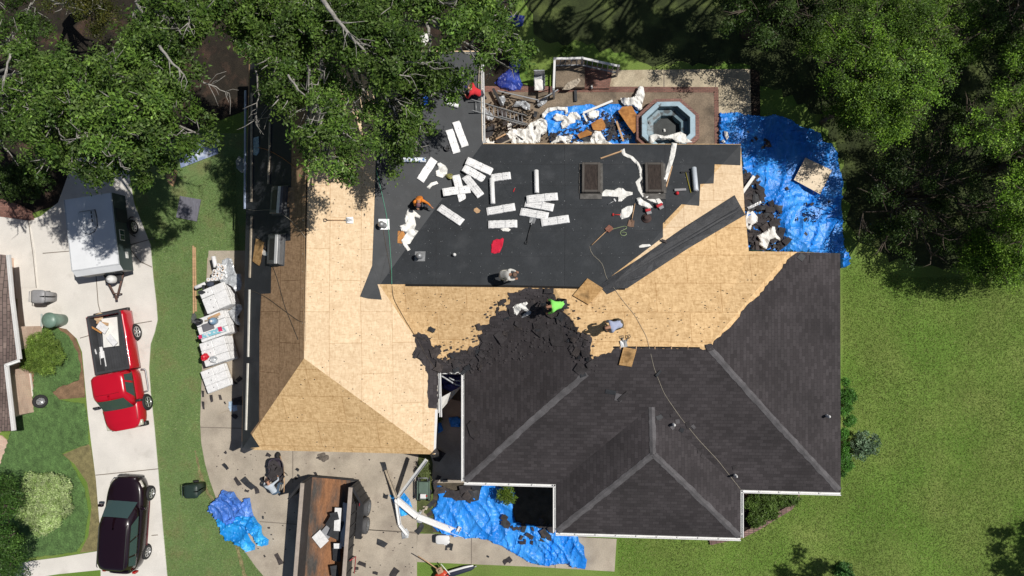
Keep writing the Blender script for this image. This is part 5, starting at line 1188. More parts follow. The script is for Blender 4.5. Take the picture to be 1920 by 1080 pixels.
seam(pk, [(2.6, -.55, 1.0), (2.62, 0, 1.03), (2.6, .55, 1.0)], .008); seam(sv, [(2.0, -.5, .92), (2.03, 0, .93), (2.0, .5, .92)], .008)
seam(pk, [(.98, -.55, 1.755), (1.0, 0, 1.768), (.98, .55, 1.755)], .005)
# ================================================================= tarps
def tarp(name, P, label, mat, amp=.05, big=.12, sp=3.4, sc=2.0, z=0, base=.04, ang=.5, off=.0, seed=1, j=1.5):
    o = drape(name, jag(P, j, 9, seed), mat, off, surf=G, sp=sp, zf=wrinkle(amp, big, sc, z, base, ang), skirt=.004, seed=seed)
    return tag(o, label, 'tarp')
tarp('tarp', Z(1340, 200, 3.6, [(25, 45), (130, 40), (235, 62), (310, 75), (395, 58), (450, 70), (520, 90), (560, 130), (620, 145), (715, 180), (725, 235), (790, 250), (820, 300), (835, 420), (862, 520), (855, 700), (860, 860), (868, 960), (905, 1000), (900, 1060), (880, 1085), (850, 1090), (840, 1000), (480, 980), (300, 975), (215, 965), (190, 700), (180, 300), (25, 260)]),
     'huge crumpled blue tarp spread on the ground at the north-east corner', M_['tarp'], .075, .14, 3.2, 1.5, 2, .05, 1.1, seed=3)
tarp('tarp', Z(780, 800, 3.857, [(130, 430), (170, 420), (225, 445), (300, 500), (360, 510), (440, 490), (480, 420), (500, 385), (640, 400), (720, 470), (700, 600), (720, 680), (800, 700), (900, 720), (1000, 740), (1100, 760), (1170, 780), (1180, 830), (1215, 860), (1225, 940), (1237, 960), (1220, 1028), (1130, 1010), (1090, 990), (900, 998), (800, 970), (720, 920), (620, 860), (520, 815), (450, 800), (380, 805), (250, 780), (150, 750), (125, 720), (135, 640), (110, 600), (150, 570), (165, 500)]),
     'long wrinkled blue tarp covering the bed in front of the house', M_['tarp'], .07, .12, 3.0, 1.7, 5, .06, 2.2, off=.03, seed=4)
tarp('tarp', Z(280, 800, 3.857, [(540, 450), (575, 465), (620, 465), (640, 500), (680, 545), (700, 510), (735, 510), (745, 570), (765, 640), (700, 640), (640, 640), (620, 690), (560, 700), (500, 660), (475, 625), (437, 600), (450, 560), (490, 520)]),
     'violet blue crumpled tarp, upper part of the pile on the driveway edge', M_['tarp3'], .10, .18, 2.6, 2.2, 8, .08, .4, off=.05, seed=5, j=2.5)
tarp('tarp', Z(280, 800, 3.857, [(640, 640), (700, 628), (765, 640), (790, 680), (820, 715), (835, 785), (872, 810), (870, 845), (830, 855), (780, 820), (745, 765), (715, 755), (740, 810), (775, 850), (772, 885), (740, 892), (690, 865), (640, 840), (605, 815), (570, 820), (535, 780), (520, 730), (490, 680), (500, 655), (560, 695), (615, 690)]),
     'bright cyan blue crumpled tarp, lower part of the pile on the driveway edge', M_['tarp2'], .09, .14, 2.6, 2.4, 9, .09, .9, off=.06, seed=6, j=2.5)
tarp('tarp', Z(560, 800, 3.856, [(658, 492), (700, 495), (760, 470), (800, 520), (825, 590), (805, 630), (740, 648), (725, 620), (700, 560)]), 'small folded light blue tarp under the crossed white downpipes', M_['tarp2'], .03, .05, 3, 3, 3, .03, .7, off=.03, seed=7, j=.8)
tarp('tarp', Z(860, 130, 4.8, [(760, 420), (800, 370), (900, 350), (985, 340), (1060, 330), (1180, 315), (1220, 330), (1290, 350), (1340, 320), (1440, 315), (1470, 340), (1560, 340), (1620, 400), (1640, 480), (1640, 600), (1640, 690), (1000, 700), (820, 690), (800, 560)]),
     'blue tarp littered with black scraps behind the north eave', M_['tarp'], .04, .06, 3, 2, 11, .02, .9, off=.06, seed=8)
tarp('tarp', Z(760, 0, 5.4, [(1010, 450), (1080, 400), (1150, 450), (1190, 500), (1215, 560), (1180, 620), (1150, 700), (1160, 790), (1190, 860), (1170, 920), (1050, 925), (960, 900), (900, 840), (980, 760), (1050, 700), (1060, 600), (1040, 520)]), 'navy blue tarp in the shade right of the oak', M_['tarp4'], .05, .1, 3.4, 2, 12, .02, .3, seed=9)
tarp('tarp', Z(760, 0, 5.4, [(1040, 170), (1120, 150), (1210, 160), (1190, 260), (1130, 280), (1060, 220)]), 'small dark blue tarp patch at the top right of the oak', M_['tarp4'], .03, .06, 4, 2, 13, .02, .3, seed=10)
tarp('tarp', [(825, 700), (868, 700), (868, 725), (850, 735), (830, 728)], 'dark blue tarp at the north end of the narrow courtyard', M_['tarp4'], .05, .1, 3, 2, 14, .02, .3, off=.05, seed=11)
tarp('tarp', [(842, 782), (858, 780), (868, 786), (864, 800), (846, 800)], 'blue tarp lump in the middle of the narrow courtyard', M_['tarp'], .06, .12, 3, 2, 15, .1, .3, off=.05, seed=12)
tarp('tarp', [(820, 790), (828, 792), (832, 806), (822, 812)], 'small bright blue tarp end at the bottom of the loose gutter', M_['tarp'], .04, .08, 3, 2, 16, .1, .3, off=.1, seed=13)
# sail of white sheet in the courtyard
sheetbox([(822, 748), (842, 737), (868, 722), (822, 775)], [2.4, 2.2, 1.6, 1.9], .012, M_['paper'], 'white_sheet', 'triangular white sheet hanging across the narrow courtyard', 'sheet')
rope([(823, 702), (840, 712), (855, 722), (872, 724)], 'grey sagging hose across the north end of the courtyard', M_['plastic'], .035, surf=lambda u, v, off=0: (W(u, v, 2.3), None), cat='hose', name='hose')
rope([(842, 708), (855, 716), (872, 712)], 'grey hose loop against the north gutter of the courtyard', M_['plastic'], .03, surf=lambda u, v, off=0: (W(u, v, 2.4), None), cat='hose', name='hose')

o = drape('debris_drift', jag([(1394, 318), (1408, 330), (1424, 360), (1432, 395), (1450, 405), (1462, 440), (1472, 462), (1462, 469), (1404, 467), (1398, 400), (1392, 350)], 4, 5, 9), M_['scrap'], .16, surf=G, sp=3, zf=lambda x, y, e: 0 if e else .1*abs(nz(x, y, 2.5))+.05*max(0, ridged(x, y, 3)), holes=[[(1402, 340), (1412, 345), (1416, 356), (1406, 352)], [(1418, 372), (1428, 378), (1424, 388), (1414, 384)], [(1436, 410), (1446, 418), (1440, 430), (1430, 424)], [(1408, 395), (1416, 399), (1410, 408)], [(1446, 446), (1458, 452), (1450, 462), (1442, 456)]])
tag(o, 'drift of torn shingles and grit along the bare roof edge on the big tarp', None, None, 'stuff')
# ---- scraps on tarps, driveway and patio
TP = Z(1340, 200, 3.6, [(190, 420), (300, 480), (330, 620), (440, 680), (450, 800), (490, 880), (470, 970), (230, 960), (200, 700)])
def GT(u, v, off=0.0): return W(u, v, .17+off), Vector((0, 0, 1))
scatter(TP, 42, 'black shingle scrap in the drift between the bare roof edge and the big tarp', 8, 20, GT, 21, .06, .08)
scatter(Z(1340, 200, 3.6, [(450, 500), (700, 500), (780, 650), (640, 930), (500, 950), (420, 700)]), 14, 'small black scrap scattered over the big blue tarp', 3.5, 8, GT, 22, .02, .1)
scatter(Z(1340, 200, 3.6, [(190, 160), (330, 180), (450, 260), (420, 320), (220, 280)]), 8, 'dark scrap on the shaded upper part of the big tarp', 5, 11, GT, 23, .03, .1)
scatter(Z(860, 130, 4.8, [(800, 580), (1050, 520), (1100, 440), (1300, 380), (1450, 400), (1580, 640), (820, 670)]), 24, 'black shingle scrap on the littered tarp behind the house', 6, 15, GT, 24, .03, .06)
scatter(Z(860, 130, 4.8, [(205, 350), (420, 330), (760, 420), (800, 600), (700, 670), (205, 670)]), 20, 'dark torn scrap on the ground in the corner by the ladder', 7, 18, GT, 25, .05, .05)
scatter([(818, 896), (868, 900), (895, 906), (900, 925), (880, 935), (845, 930), (815, 915)], 14, 'black shingle strip piled at the foot of the courtyard', 10, 24, GT, 26, .05, .08)
scatter(Z(780, 800, 3.857, [(720, 690), (900, 720), (960, 760), (1000, 830), (900, 820), (780, 860), (720, 760), (480, 640), (520, 600), (620, 620)]), 16, 'black scrap on the long front tarp', 6, 16, GT, 27, .03, .08)
scatter(Z(780, 800, 3.857, [(880, 690), (1010, 700), (1010, 760), (960, 800), (900, 770)]), 8, 'dark shingle pieces by the front entry corner', 9, 20, GT, 28, .06, .1)
for (u, v, a, l, h) in ((788, 990, -.9, 22, 9), (842, 1024, .05, 14, 13), (716, 1018, .5, 18, 9), (679, 1056, .4, 16, 8), (669, 1065, 0, 7, 5), (704, 1073, .2, 10, 5), (741, 1073, -.9, 18, 12), (724, 930, .3, 10, 8), (630, 1040, .3, 6, 6), (446, 902, .9, 16, 7), (468, 906, .7, 28, 12),
                (482, 918, 1.2, 14, 7), (464, 920, .4, 8, 5), (424, 874, .9, 11, 6), (504, 853, .5, 9, 6), (495, 896, 1.5, 7, 4), (524, 1047, 1.1, 18, 9), (497, 1042, 1, 5, 3), (505, 989, 0, 5, 3), (495, 969, 1.4, 6, 3), (558, 880, .6, 7, 5), (561, 891, .6, 6, 4), (593, 889, 1.2, 11, 5), (556, 896, .9, 5, 5), (597, 858, .1, 5, 3), (424, 848, .9, 5, 5),
                (810, 944, -.8, 20, 8), (803, 925, -.9, 20, 10), (805, 964, -.6, 14, 7), (948, 1052, -.7, 10, 8), (955, 1048, .8, 9, 8), (916, 1042, .5, 4, 3), (398, 747, 1.4, 12, 5), (414, 745, 1.3, 10, 5), (383, 760, 1.5, 14, 4), (382, 738, 1.5, 10, 4), (423, 755, 1.2, 5, 3), (720, 874, 1.3, 17, 9), (505, 899, 1.5, 5, 4)):
    scrap(u, v, a, l, h, 'black shingle scrap lying on the driveway concrete' if u < 783 and v > 840 else ('black shingle scrap on the concrete strip by the pallets' if u < 430 else 'black shingle scrap by the front walk'), G, int(u*7+v), off=.055, lift=.03)
# loose roof-edge scraps on the west side in house shade
scatter([(436, 560), (452, 560), (452, 790), (440, 790)], 8, 'dark scrap in the house shade behind the pallets', 8, 16, G, 31, .04, .06)

# ---- downpipes and gutters lying about
def gutpiece(p1, p2, z1, z2, label, w_=.13, mat=None, name='gutter_length'):
    a, c = W(*p1, z1), W(*p2, z2); x = (c-a); Lx = x.length; x.normalize(); y = Vector((0, 0, 1)).cross(x).normalized(); n = x.cross(y)
    Mx = Matrix((x, y, n)).transposed().to_4x4(); Mx.translation = (a+c)/2
    b = MB(); b.box((0, 0, 0), (Lx, w_, .02), Mx); b.box((0, w_/2, .03), (Lx, .015, .08), Mx); b.box((0, -w_/2, .03), (Lx, .015, .08), Mx)
    return tag(b.build(name, mat or M_['white']), label, 'gutter', 'white gutter and downpipe lengths thrown down in front')
gutpiece((747, 932), (800, 862), .35, 1.9, 'thin white gutter length rising to the roof corner', .14)
gutpiece((744, 934), (724, 881), .4, .1, 'bent pale gutter length lying up the driveway from the blue fold', .12, M_['wood_old'])
gutpiece((743, 936), (750, 984), .4, .12, 'white gutter length running down from the crossing', .13); gutpiece((750, 984), (764, 1002), .12, .1, 'short end of the white gutter by the crumpled film', .13)
gutpiece((744, 936), (783, 968), .42, .3, 'wide white downpipe from the crossing toward the bed', .26); gutpiece((783, 968), (877, 1005), .3, .16, 'longest white downpipe lying across the front tarp', .26)
gutpiece((858, 998), (863, 988), .2, .3, 'short white stub standing off the longest downpipe', .14)
rumple('plastic_film', Z(560, 800, 3.856, [(745, 760), (780, 730), (800, 760), (795, 800), (750, 810)]), 'crumpled clear film at the end of the bent gutter', 'plastic film', M_['plastic'], .08, 3, surf=G, off=.05, seed=81)
rumple('plastic_film', Z(560, 800, 3.856, [(860, 620), (890, 600), (920, 640), (890, 700), (855, 690)]), 'grey crumpled film beside the flower bed', 'plastic film', M_['plastic'], .08, 3, surf=G, off=.03, seed=82)
# bed strip beside the driveway, with a machine and rubble
drape('shrub_bed', jag([(784, 850), (806, 848), (812, 870), (810, 905), (812, 1000), (784, 998)], 1, 6), mk('bed_grass', (.10, .12, .035), var=.4, fine=.6, bump=2), .05, surf=G, sp=5)['kind'] = 'structure'
p = W(797, 915, .06); gm_ = thing('trolley', 'green wheeled machine frame in the narrow bed by the driveway', 'trolley', p)
b = MB(); b.box((0, 0, .38), (.44, .75, .1), bev=.03)
for s in (-1, 1): b.box((s*.26, 0, .4), (.05, .85, .05), bev=.01)
b.box((0, -.3, .5), (.3, .16, .14), bev=.03); b.build('frame', mk('green_grey', (.10, .15, .12), var=.3), gm_)
MB().box((.02, -.22, .55), (.26, .2, .1), bev=.02).build('battery', M_['white'], gm_); MB().box((.18, -.2, .56), (.05, .06, .08)).build('red_cap', mk('redcap', (.5, .02, .02)), gm_)
for s in (-1, 1):
    for y in (-.42, .42): MB().lathe([(0, -.03), (.13, -.03), (.13, .03), (0, .03)], 16, Matrix.Translation((s*.22, y, .14)) @ Matrix.Rotation(math.pi/2, 4, 'Y')).build('wheel', M_['rubber'], gm_)
MB().tube([(-.2, .4, .4), (-.2, .58, .55), (.2, .58, .55), (.2, .4, .4)], .02, 6).build('handle', M_['metal'], gm_)
scatter([(784, 950), (800, 946), (802, 968), (786, 972)], 7, 'small stone coloured rubble by the narrow bed', 4, 8, G, 33, .06, .05)
for o_ in list(COL.objects)[-7:]: o_.data.materials[0] = M_['wood_old']; o_['group'] = 'rubble by the narrow bed'; o_['category'] = 'rubble'; o_.name = 'rubble'
# white cooler
M, Lq = fru((817, 1012), (843, 1012), .38, .05); o = thing('cool_box', 'white cool box standing on the front walk', 'cool box', M)
b = MB(); b.loft([ring_se(-.27, .27, .15, .03, 28, 6), ring_se(-.30, .30, .18, .30, 28, 6)]); b.build('body', M_['white'], o); b = MB(); b.loft([ring_se(-.315, .315, .195, .30, 28, 6), ring_se(-.315, .315, .195, .36, 28, 6), ring_se(-.28, .28, .16, .38, 28, 5)]); b.build('lid', M_['white'], o)
MB().box((.1, -.24, .14), (.14, .09, .14), bev=.01).build('tap', M_['white'], o)
# red tool cart and folded canopy by the lower edge
p = W(829, 1066, .0); o = thing('garden_cart', 'red garden tool with tan engine block on the grass at the bottom edge', 'garden tool', Matrix.Translation(p) @ Matrix.Rotation(.5, 4, 'Z'))
b = MB(); b.loft([ring_se(-.28, .3, .22, .1, 24, 4), ring_se(-.3, .32, .24, .3, 24, 4), ring_se(-.2, .22, .15, .4, 24, 3)], M=Matrix.Translation((-.12, -.25, 0))); b.build('deck', mk('orange_red', (.6, .07, .03), rough=.4), o)
b = MB(); b.box((0, .08, .42), (.26, .26, .16), bev=.03, seg=2); b.box((.05, .1, .53), (.12, .1, .08), bev=.02); b.build('engine', mk('tan_engine', (.42, .28, .18), var=.3), o)
MB().tube([(-.05, .15, .4), (-.25, .7, .6), (-.45, 1.15, .75)], .022, 8).build('handle', M_['wood'], o); MB().tube([(.18, .3, .4), (.3, -.3, .35)], .02, 8).build('rod', M_['paper'], o)
M, Lq = fru((812, 1087), (888, 1065), .25, 0); o = thing('folded_parasol', 'folded dark parasol with pale trim at the bottom edge', 'parasol', M)
b = MB(); b.tube([(-Lq/2, 0, .12), (0, 0, .16), (Lq*.42, 0, .14), (Lq/2, 0, .12)], [.05, .13, .11, .06], 12); b.build('canopy', mk('navy_cloth', (.02, .025, .05), rough=.7), o)
b = MB(); b.tube([(-Lq/2, .1, .18), (0, .14, .24), (Lq*.3, .13, .22), (Lq*.5, .08, .17)], [.02, .05, .05, .03], 8); b.build('trim', M_['white'], o); b = MB(); b.cyl((Lq/2-.02, 0, .12), (Lq/2+.12, 0, .12), .03, 8); b.build('pole', M_['metal'], o)

# ================================================================= back patio
rl = thing('deck_railing', 'white railing with dark balusters round the back landing', 'railing', W(1100, 130, 0))
def railrun(P, z0=.35, z1=1.25, n=10, sidepanel=True):
    A = [W(u, v, z1) for u, v in P]
    for i in range(len(A)-1):
        a, c = A[i].copy(), A[i+1].copy(); d = (c-a); Lr = d.length; d.normalize(); an = math.atan2(d.y, d.x); m = (a+c)/2
        b = MB(); b.box((0, 0, 0), (Lr, .1, .05), Matrix.Translation(m) @ Matrix.Rotation(an, 4, 'Z'), bev=.01); b.build('top_rail', M_['white'], rl, world=True)
        b = MB(); b.box((0, 0, 0), (Lr, .06, .05), Matrix.Translation((m.x, m.y, z0+.05)) @ Matrix.Rotation(an, 4, 'Z')); b.build('bottom_rail', M_['metal'], rl, world=True)
        k = int(Lr/.22)
        for j in range(1, k):
            q = a+d*(Lr*j/k); b = MB(); b.box((q.x, q.y, (z0+z1)/2), (.035, .035, z1-z0)); b.build('baluster', mk('grey_baluster', (.30, .32, .34), rough=.5) if 'bal' not in M_ else M_['bal'], rl, world=True)
    for q in A: b = MB(); b.box((q.x, q.y, z1/2+.03), (.10, .10, z1+.06), bev=.01); b.build('post', M_['metal'], rl, world=True)
M_['bal'] = mk('grey_baluster', (.30, .32, .34), rough=.5); random.seed(1)
railrun([(1038, 168), (1040, 110), (1092, 109), (1160, 124)])
pl = pave('back_landing', [(1042, 116), (1096, 116), (1096, 168), (1042, 168)], M_['conc_d'], .34)
ps = pave('back_steps', [(1096, 122), (1125, 128), (1148, 134), (1142, 168), (1096, 168)], M_['brick_e'], .16)
rumple('rubble_heap', Z(860, 130, 4.8, [(980, 120), (1080, 80), (1100, 100), (1060, 150), (1000, 185), (930, 185)]), 'broken pale wood chips on the back landing', 'wood chips', M_['wood_old'], .05, 2.6, surf=zs(.34), seed=91, sc=9)
rumple('stone', Z(860, 130, 4.8, [(1185, 150), (1200, 140), (1208, 170), (1195, 182)]), 'pale stone lying on the back steps', 'stone', M_['paper'], .08, 2.2, surf=zs(.17), seed=92)
# metal chair at the landing
o = thing('garden_chair', 'grey mesh garden chair standing by the railing', 'chair', W(1012, 157, .05))
b = MB(); b.box((0, 0, .42), (.5, .5, .04), bev=.01); b.box((0, .26, .72), (.48, .04, .6), bev=.01); b.build('seat_and_back', M_['plastic'], o)
for x in (-.24, .24):
    for y in (-.24, .24): MB().cyl((x, y, 0), (x, y, .44), .015, 6).build('leg', M_['metal'], o)
rumple('white_cloth', Z(860, 130, 4.8, [(683, 95), (735, 88), (765, 105), (775, 180), (765, 192), (682, 190)]), 'white cloth draped over the garden chair', 'cloth', M_['paper'], .05, 2.6, surf=zs(.5), seed=93)

# octagonal spa
cx, cy = 1253, 236
def octa(r, z, e=1.0):
    c = W(cx, cy, .7); R_ = []
    for k in range(8):
        a = math.pi/8+k*math.pi/4; R_.append((c.x+r*math.cos(a), c.y+r*.92*math.sin(a), z))
    return R_
spa = thing('hot_tub', 'empty octagonal pale blue hot tub sunk in brown concrete', 'hot tub', W(cx, cy, 0))
sb = mk('spa_shell', (.33, .46, .54), rough=.4, var=.15, scale=4, col2=(.10, .12, .13), c2scale=3, c2lo=.6, c2hi=.68); sd = mk('spa_inner', (.025, .03, .03), rough=.6, var=.4, scale=6)
b = MB(); b.loft([octa(1.27, .02), octa(1.27, .70), octa(1.24, .75), octa(1.02, .75), octa(1.0, .71), octa(.985, .50)], cap=False, close=True, smooth=False); b.build('rim', sb, spa, world=True)
b = MB(); b.loft([octa(.99, .70), octa(.97, .40), octa(.66, .37), octa(.64, .32), octa(.6, .075)], cap=False, close=True, smooth=False); b.build('seat_ledge', mk('spa_seat_painted_shade', (.17, .26, .31), rough=.4, var=.25, scale=3, col2=(.05, .06, .065), c2scale=3, c2lo=.5, c2hi=.6), spa, world=True)  # inner shell colour darkened to paint the shadow inside the tub
b = MB(); b.add(octa(.61, .08), [tuple(range(8))]); b.build('floor', sd, spa, world=True)
b = MB(); c = W(cx, cy, 0)
for k in range(8):
    a = k*math.pi/4; b.cyl((c.x+.97*math.cos(a), c.y+.89*math.sin(a), .55), (c.x+.93*math.cos(a), c.y+.85*math.sin(a), .55), .05, 10)
b.build('jet', M_['dark_metal'], spa, world=True)
b = MB(); b.loft([octa(1.50, .0), octa(1.48, .55), octa(1.27, .55)], cap=False, close=True, smooth=False); o = b.build('brick_surround', brickmat('surround_brick', (.22, .10, .08), (.29, .15, .12), (.12, .08, .07), .2, .075, .012, coord='Object'), spa, world=True)
rumple('film_heap', Z(1040, 200, 3.6, [(640, 195), (680, 185), (740, 200), (800, 185), (850, 170), (885, 190), (890, 215), (930, 240), (860, 247), (820, 240), (790, 215), (740, 225), (690, 215), (665, 245), (640, 246)]), 'white film trailing over the lower edge of the hot tub', 'plastic film', M_['paper'], .10, 2.8, surf=zs(.78), seed=94)
rumple('white_scrap', Z(1040, 200, 3.6, [(730, 152), (745, 150), (748, 170), (735, 172)]), 'small white scrap on the hot tub floor', 'scrap', M_['paper'], .06, 2, surf=zs(.1), seed=95)
# ---- papers and boards behind the house
GW = 'white release paper behind the house'
for i, (P, lb) in enumerate((([(425, 590), (470, 540), (540, 535), (600, 540), (640, 490), (690, 465), (740, 440), (790, 460), (800, 500), (790, 570), (740, 600), (730, 660), (640, 680), (560, 672), (480, 680), (460, 630)], 'biggest heap of white release paper, in front of the ladder foot'),
    ([(750, 400), (800, 350), (880, 338), (980, 342), (985, 400), (960, 410), (955, 370), (870, 368), (800, 395), (770, 440), (750, 440)], 'curved white paper arching over the littered tarp'),
    ([(845, 440), (880, 400), (930, 410), (980, 430), (1000, 390), (1060, 385), (1100, 430), (1090, 465), (1050, 450), (1050, 480), (1000, 495), (970, 530), (930, 535), (920, 490), (940, 460), (880, 470)], 'starfish-shaped white paper on the littered tarp'),
    ([(825, 670), (870, 610), (900, 595), (950, 605), (1030, 590), (1000, 670), (960, 675), (930, 650), (870, 672)], 'flat white paper at the north eave, left of the boards'),
    ([(1180, 600), (1220, 555), (1270, 545), (1300, 600), (1330, 650), (1380, 665), (1380, 676), (1020, 676), (1030, 650), (1180, 655)], 'white paper bunched against the north eave below the brown scraps'),
    ([(1150, 395), (1200, 370), (1265, 375), (1260, 430), (1210, 450), (1170, 445)], 'white paper caught under the diagonal white board'),
    ([(1455, 260), (1500, 265), (1580, 250), (1600, 200), (1620, 155), (1660, 160), (1675, 230), (1650, 320), (1650, 370), (1610, 375), (1570, 330), (1490, 325), (1465, 300)], 'long twisted white paper left of the hot tub'),
    ([(240, 600), (262, 600), (280, 650), (325, 645), (330, 675), (245, 675)], 'white plastic scrap in the corner below the ladder'),
    ([(480, 340), (520, 290), (600, 285), (645, 320), (640, 370), (600, 365), (560, 335)], 'grey white sack above the ladder'),
    ([(700, 320), (740, 280), (780, 255), (805, 265), (790, 300), (740, 340), (715, 338)], 'white paper by the brick edging, right of the sack'),
    ([(205, 350), (240, 350), (300, 400), (318, 440), (300, 462), (260, 460), (225, 420)], 'grey film hanging at the north gutter below the ladder top'),
    ([(360, 250), (410, 240), (425, 280), (400, 330), (370, 300)], 'grey film tuft beside the dark pipe'),
    ([(440, 490), (490, 480), (470, 550), (440, 545)], 'small grey paper fan at the ladder foot'))):
    rumple('release_paper', Z(860, 130, 4.8, P), lb, 'paper', M_['plastic'] if 'film' in lb or 'sack' in lb else M_['paper'], .14, 2.6, surf=GT, seed=100+i, group=GW, sc=4)
flat('brown_board', Z(860, 130, 4.8, [(1435, 380), (1470, 340), (1555, 330), (1655, 500), (1575, 578), (1530, 520)]), 'orange plywood board with torn corner lying left of the hot tub', 'board', M_['osb_red'], .03, surf=zs(.45))
flat('brown_board', Z(860, 130, 4.8, [(1065, 590), (1150, 545), (1200, 570), (1195, 590), (1090, 625)]), 'long orange board scrap near the north eave', 'board', M_['osb_red'], .02, surf=zs(.3))
flat('brown_board', Z(860, 130, 4.8, [(1190, 490), (1240, 460), (1290, 440), (1320, 500), (1320, 540), (1270, 555), (1210, 545)]), 'ragged orange board scrap with black patches beside the long one', 'board', M_['osb_red'], .02, surf=zs(.28))
flat('pale_board', Z(1340, 200, 3.6, [(610, 345), (790, 430), (710, 592), (533, 495)]), 'pale square plywood board on the big blue tarp', 'board', M_['ply_white'], .02, surf=zs(.28))
def gl(P1, P2, lb, w_, m, s=4.8, ox=860, oy=130, sf=None): return lumber(Z(ox, oy, s, [P1])[0], Z(ox, oy, s, [P2])[0], lb, w_, .05, m, surf=sf or zs(.3))
gl((1120, 395), (1385, 285), 'diagonal white board over the littered tarp', .10, M_['paper']); gl((1120, 400), (1155, 472), 'short white board hanging from the diagonal one', .08, M_['paper'])
gl((1420, 470), (1482, 650), 'thin pine board between the orange plywood and the scraps', .09, M_['wood']); gl((335, 632), (425, 583), 'short pine stick in the corner below the ladder', .06, M_['wood']); gl((380, 675), (480, 630), 'grey stick at the north eave', .06, M_['wood_old'])
gl((310, 175), (390, 330), 'dark square pipe lying beside the worker in red', .12, M_['dark_metal']); gl((350, 195), (720, 280), 'long dark rail along the brick edging', .05, M_['metal']); gl((710, 295), (895, 185), 'pale bent rail reaching the railing foot', .05, M_['plastic'])
gl((1050, 190), (1055, 290), 'dark plank across the brick edging', .13, M_['felt_dust'], sf=zs(.1))
gl((265, 470), (180, 590), 'long white batten on the tarp beside the bare roof edge', .14, M_['paper'], 3.6, 1340, 200); gl((222, 688), (312, 645), 'short grey batten on the scrap drift', .12, M_['plastic'], 3.6, 1340, 200)
for P, lb in (([(205, 740), (225, 700), (255, 705), (290, 745), (285, 780), (250, 800), (240, 835), (215, 830), (203, 790)], 'coiled white paper loop by the bare roof edge'), ([(283, 870), (330, 850), (380, 810), (405, 810), (410, 850), (440, 890), (440, 905), (400, 890), (370, 900), (350, 960), (320, 955), (295, 930), (300, 900)], 'white paper knot near the shingled roof corner'), ([(62, 165), (85, 170), (95, 210), (80, 228), (68, 200)], 'small white paper on the top left of the big tarp'), ([(45, 235), (55, 220), (78, 243), (60, 247)], 'white chip at the top left edge of the big tarp')):
    rumple('release_paper', Z(1340, 200, 3.6, P), lb, 'paper', M_['paper'], .12, 2.4, surf=zs(.25), seed=len(lb), group=GW)
# ladder
a, c = W(884, 197, 3.1), W(986, 226, .1); lx = (c-a).normalized(); ly = Vector((0, 0, 1)).cross(lx).normalized(); lz = lx.cross(ly); LM = Matrix((lx, ly, lz)).transposed().to_4x4(); LM.translation = a; LL = (c-a).length
ld_ = thing('ladder', 'aluminium extension ladder leaning on the north eave', 'ladder', LM)
for s in (-1, 1):
    MB().box((LL/2, s*.23, 0), (LL, .035, .08)).build('rail', M_['metal'], ld_); MB().box((LL*.72, s*.19, .09), (LL*.55, .03, .07)).build('rail', M_['metal'], ld_)
for k in range(1, 13): MB().cyl((k*LL/13, -.22, 0), (k*LL/13, .22, 0), .018, 8).build('rung', M_['metal'], ld_)
# pole beside the ladder top, drooping cords
rope([(897, 165), (898, 140), (900, 112)], 'thin pale pole above the worker in red', M_['wood_old'], .02, surf=lambda u, v, off=0: (W(u, v, 2.75), None), cat='pole', name='pole')
rumple('white_tangle', Z(760, 0, 5.4, [(155, 370), (190, 335), (235, 350), (248, 400), (225, 430), (200, 465), (175, 440), (150, 410)]), 'white paper tangle below the gap in the oak', 'paper', M_['paper'], .15, 3, surf=zs(2.9), seed=120)

crumbs('tarp_litter', TP, 500, .02, .08, M_['scrap'], GT, 71, .06)
crumbs('tarp_litter', Z(860, 130, 4.8, [(800, 580), (1050, 520), (1100, 440), (1300, 380), (1450, 400), (1580, 640), (820, 670)]), 420, .02, .07, M_['scrap'], GT, 72, .05)
crumbs('corner_litter', Z(860, 130, 4.8, [(205, 350), (420, 200), (760, 420), (800, 600), (700, 670), (205, 670)]), 420, .02, .08, M_['litter'], GT, 73, .03)
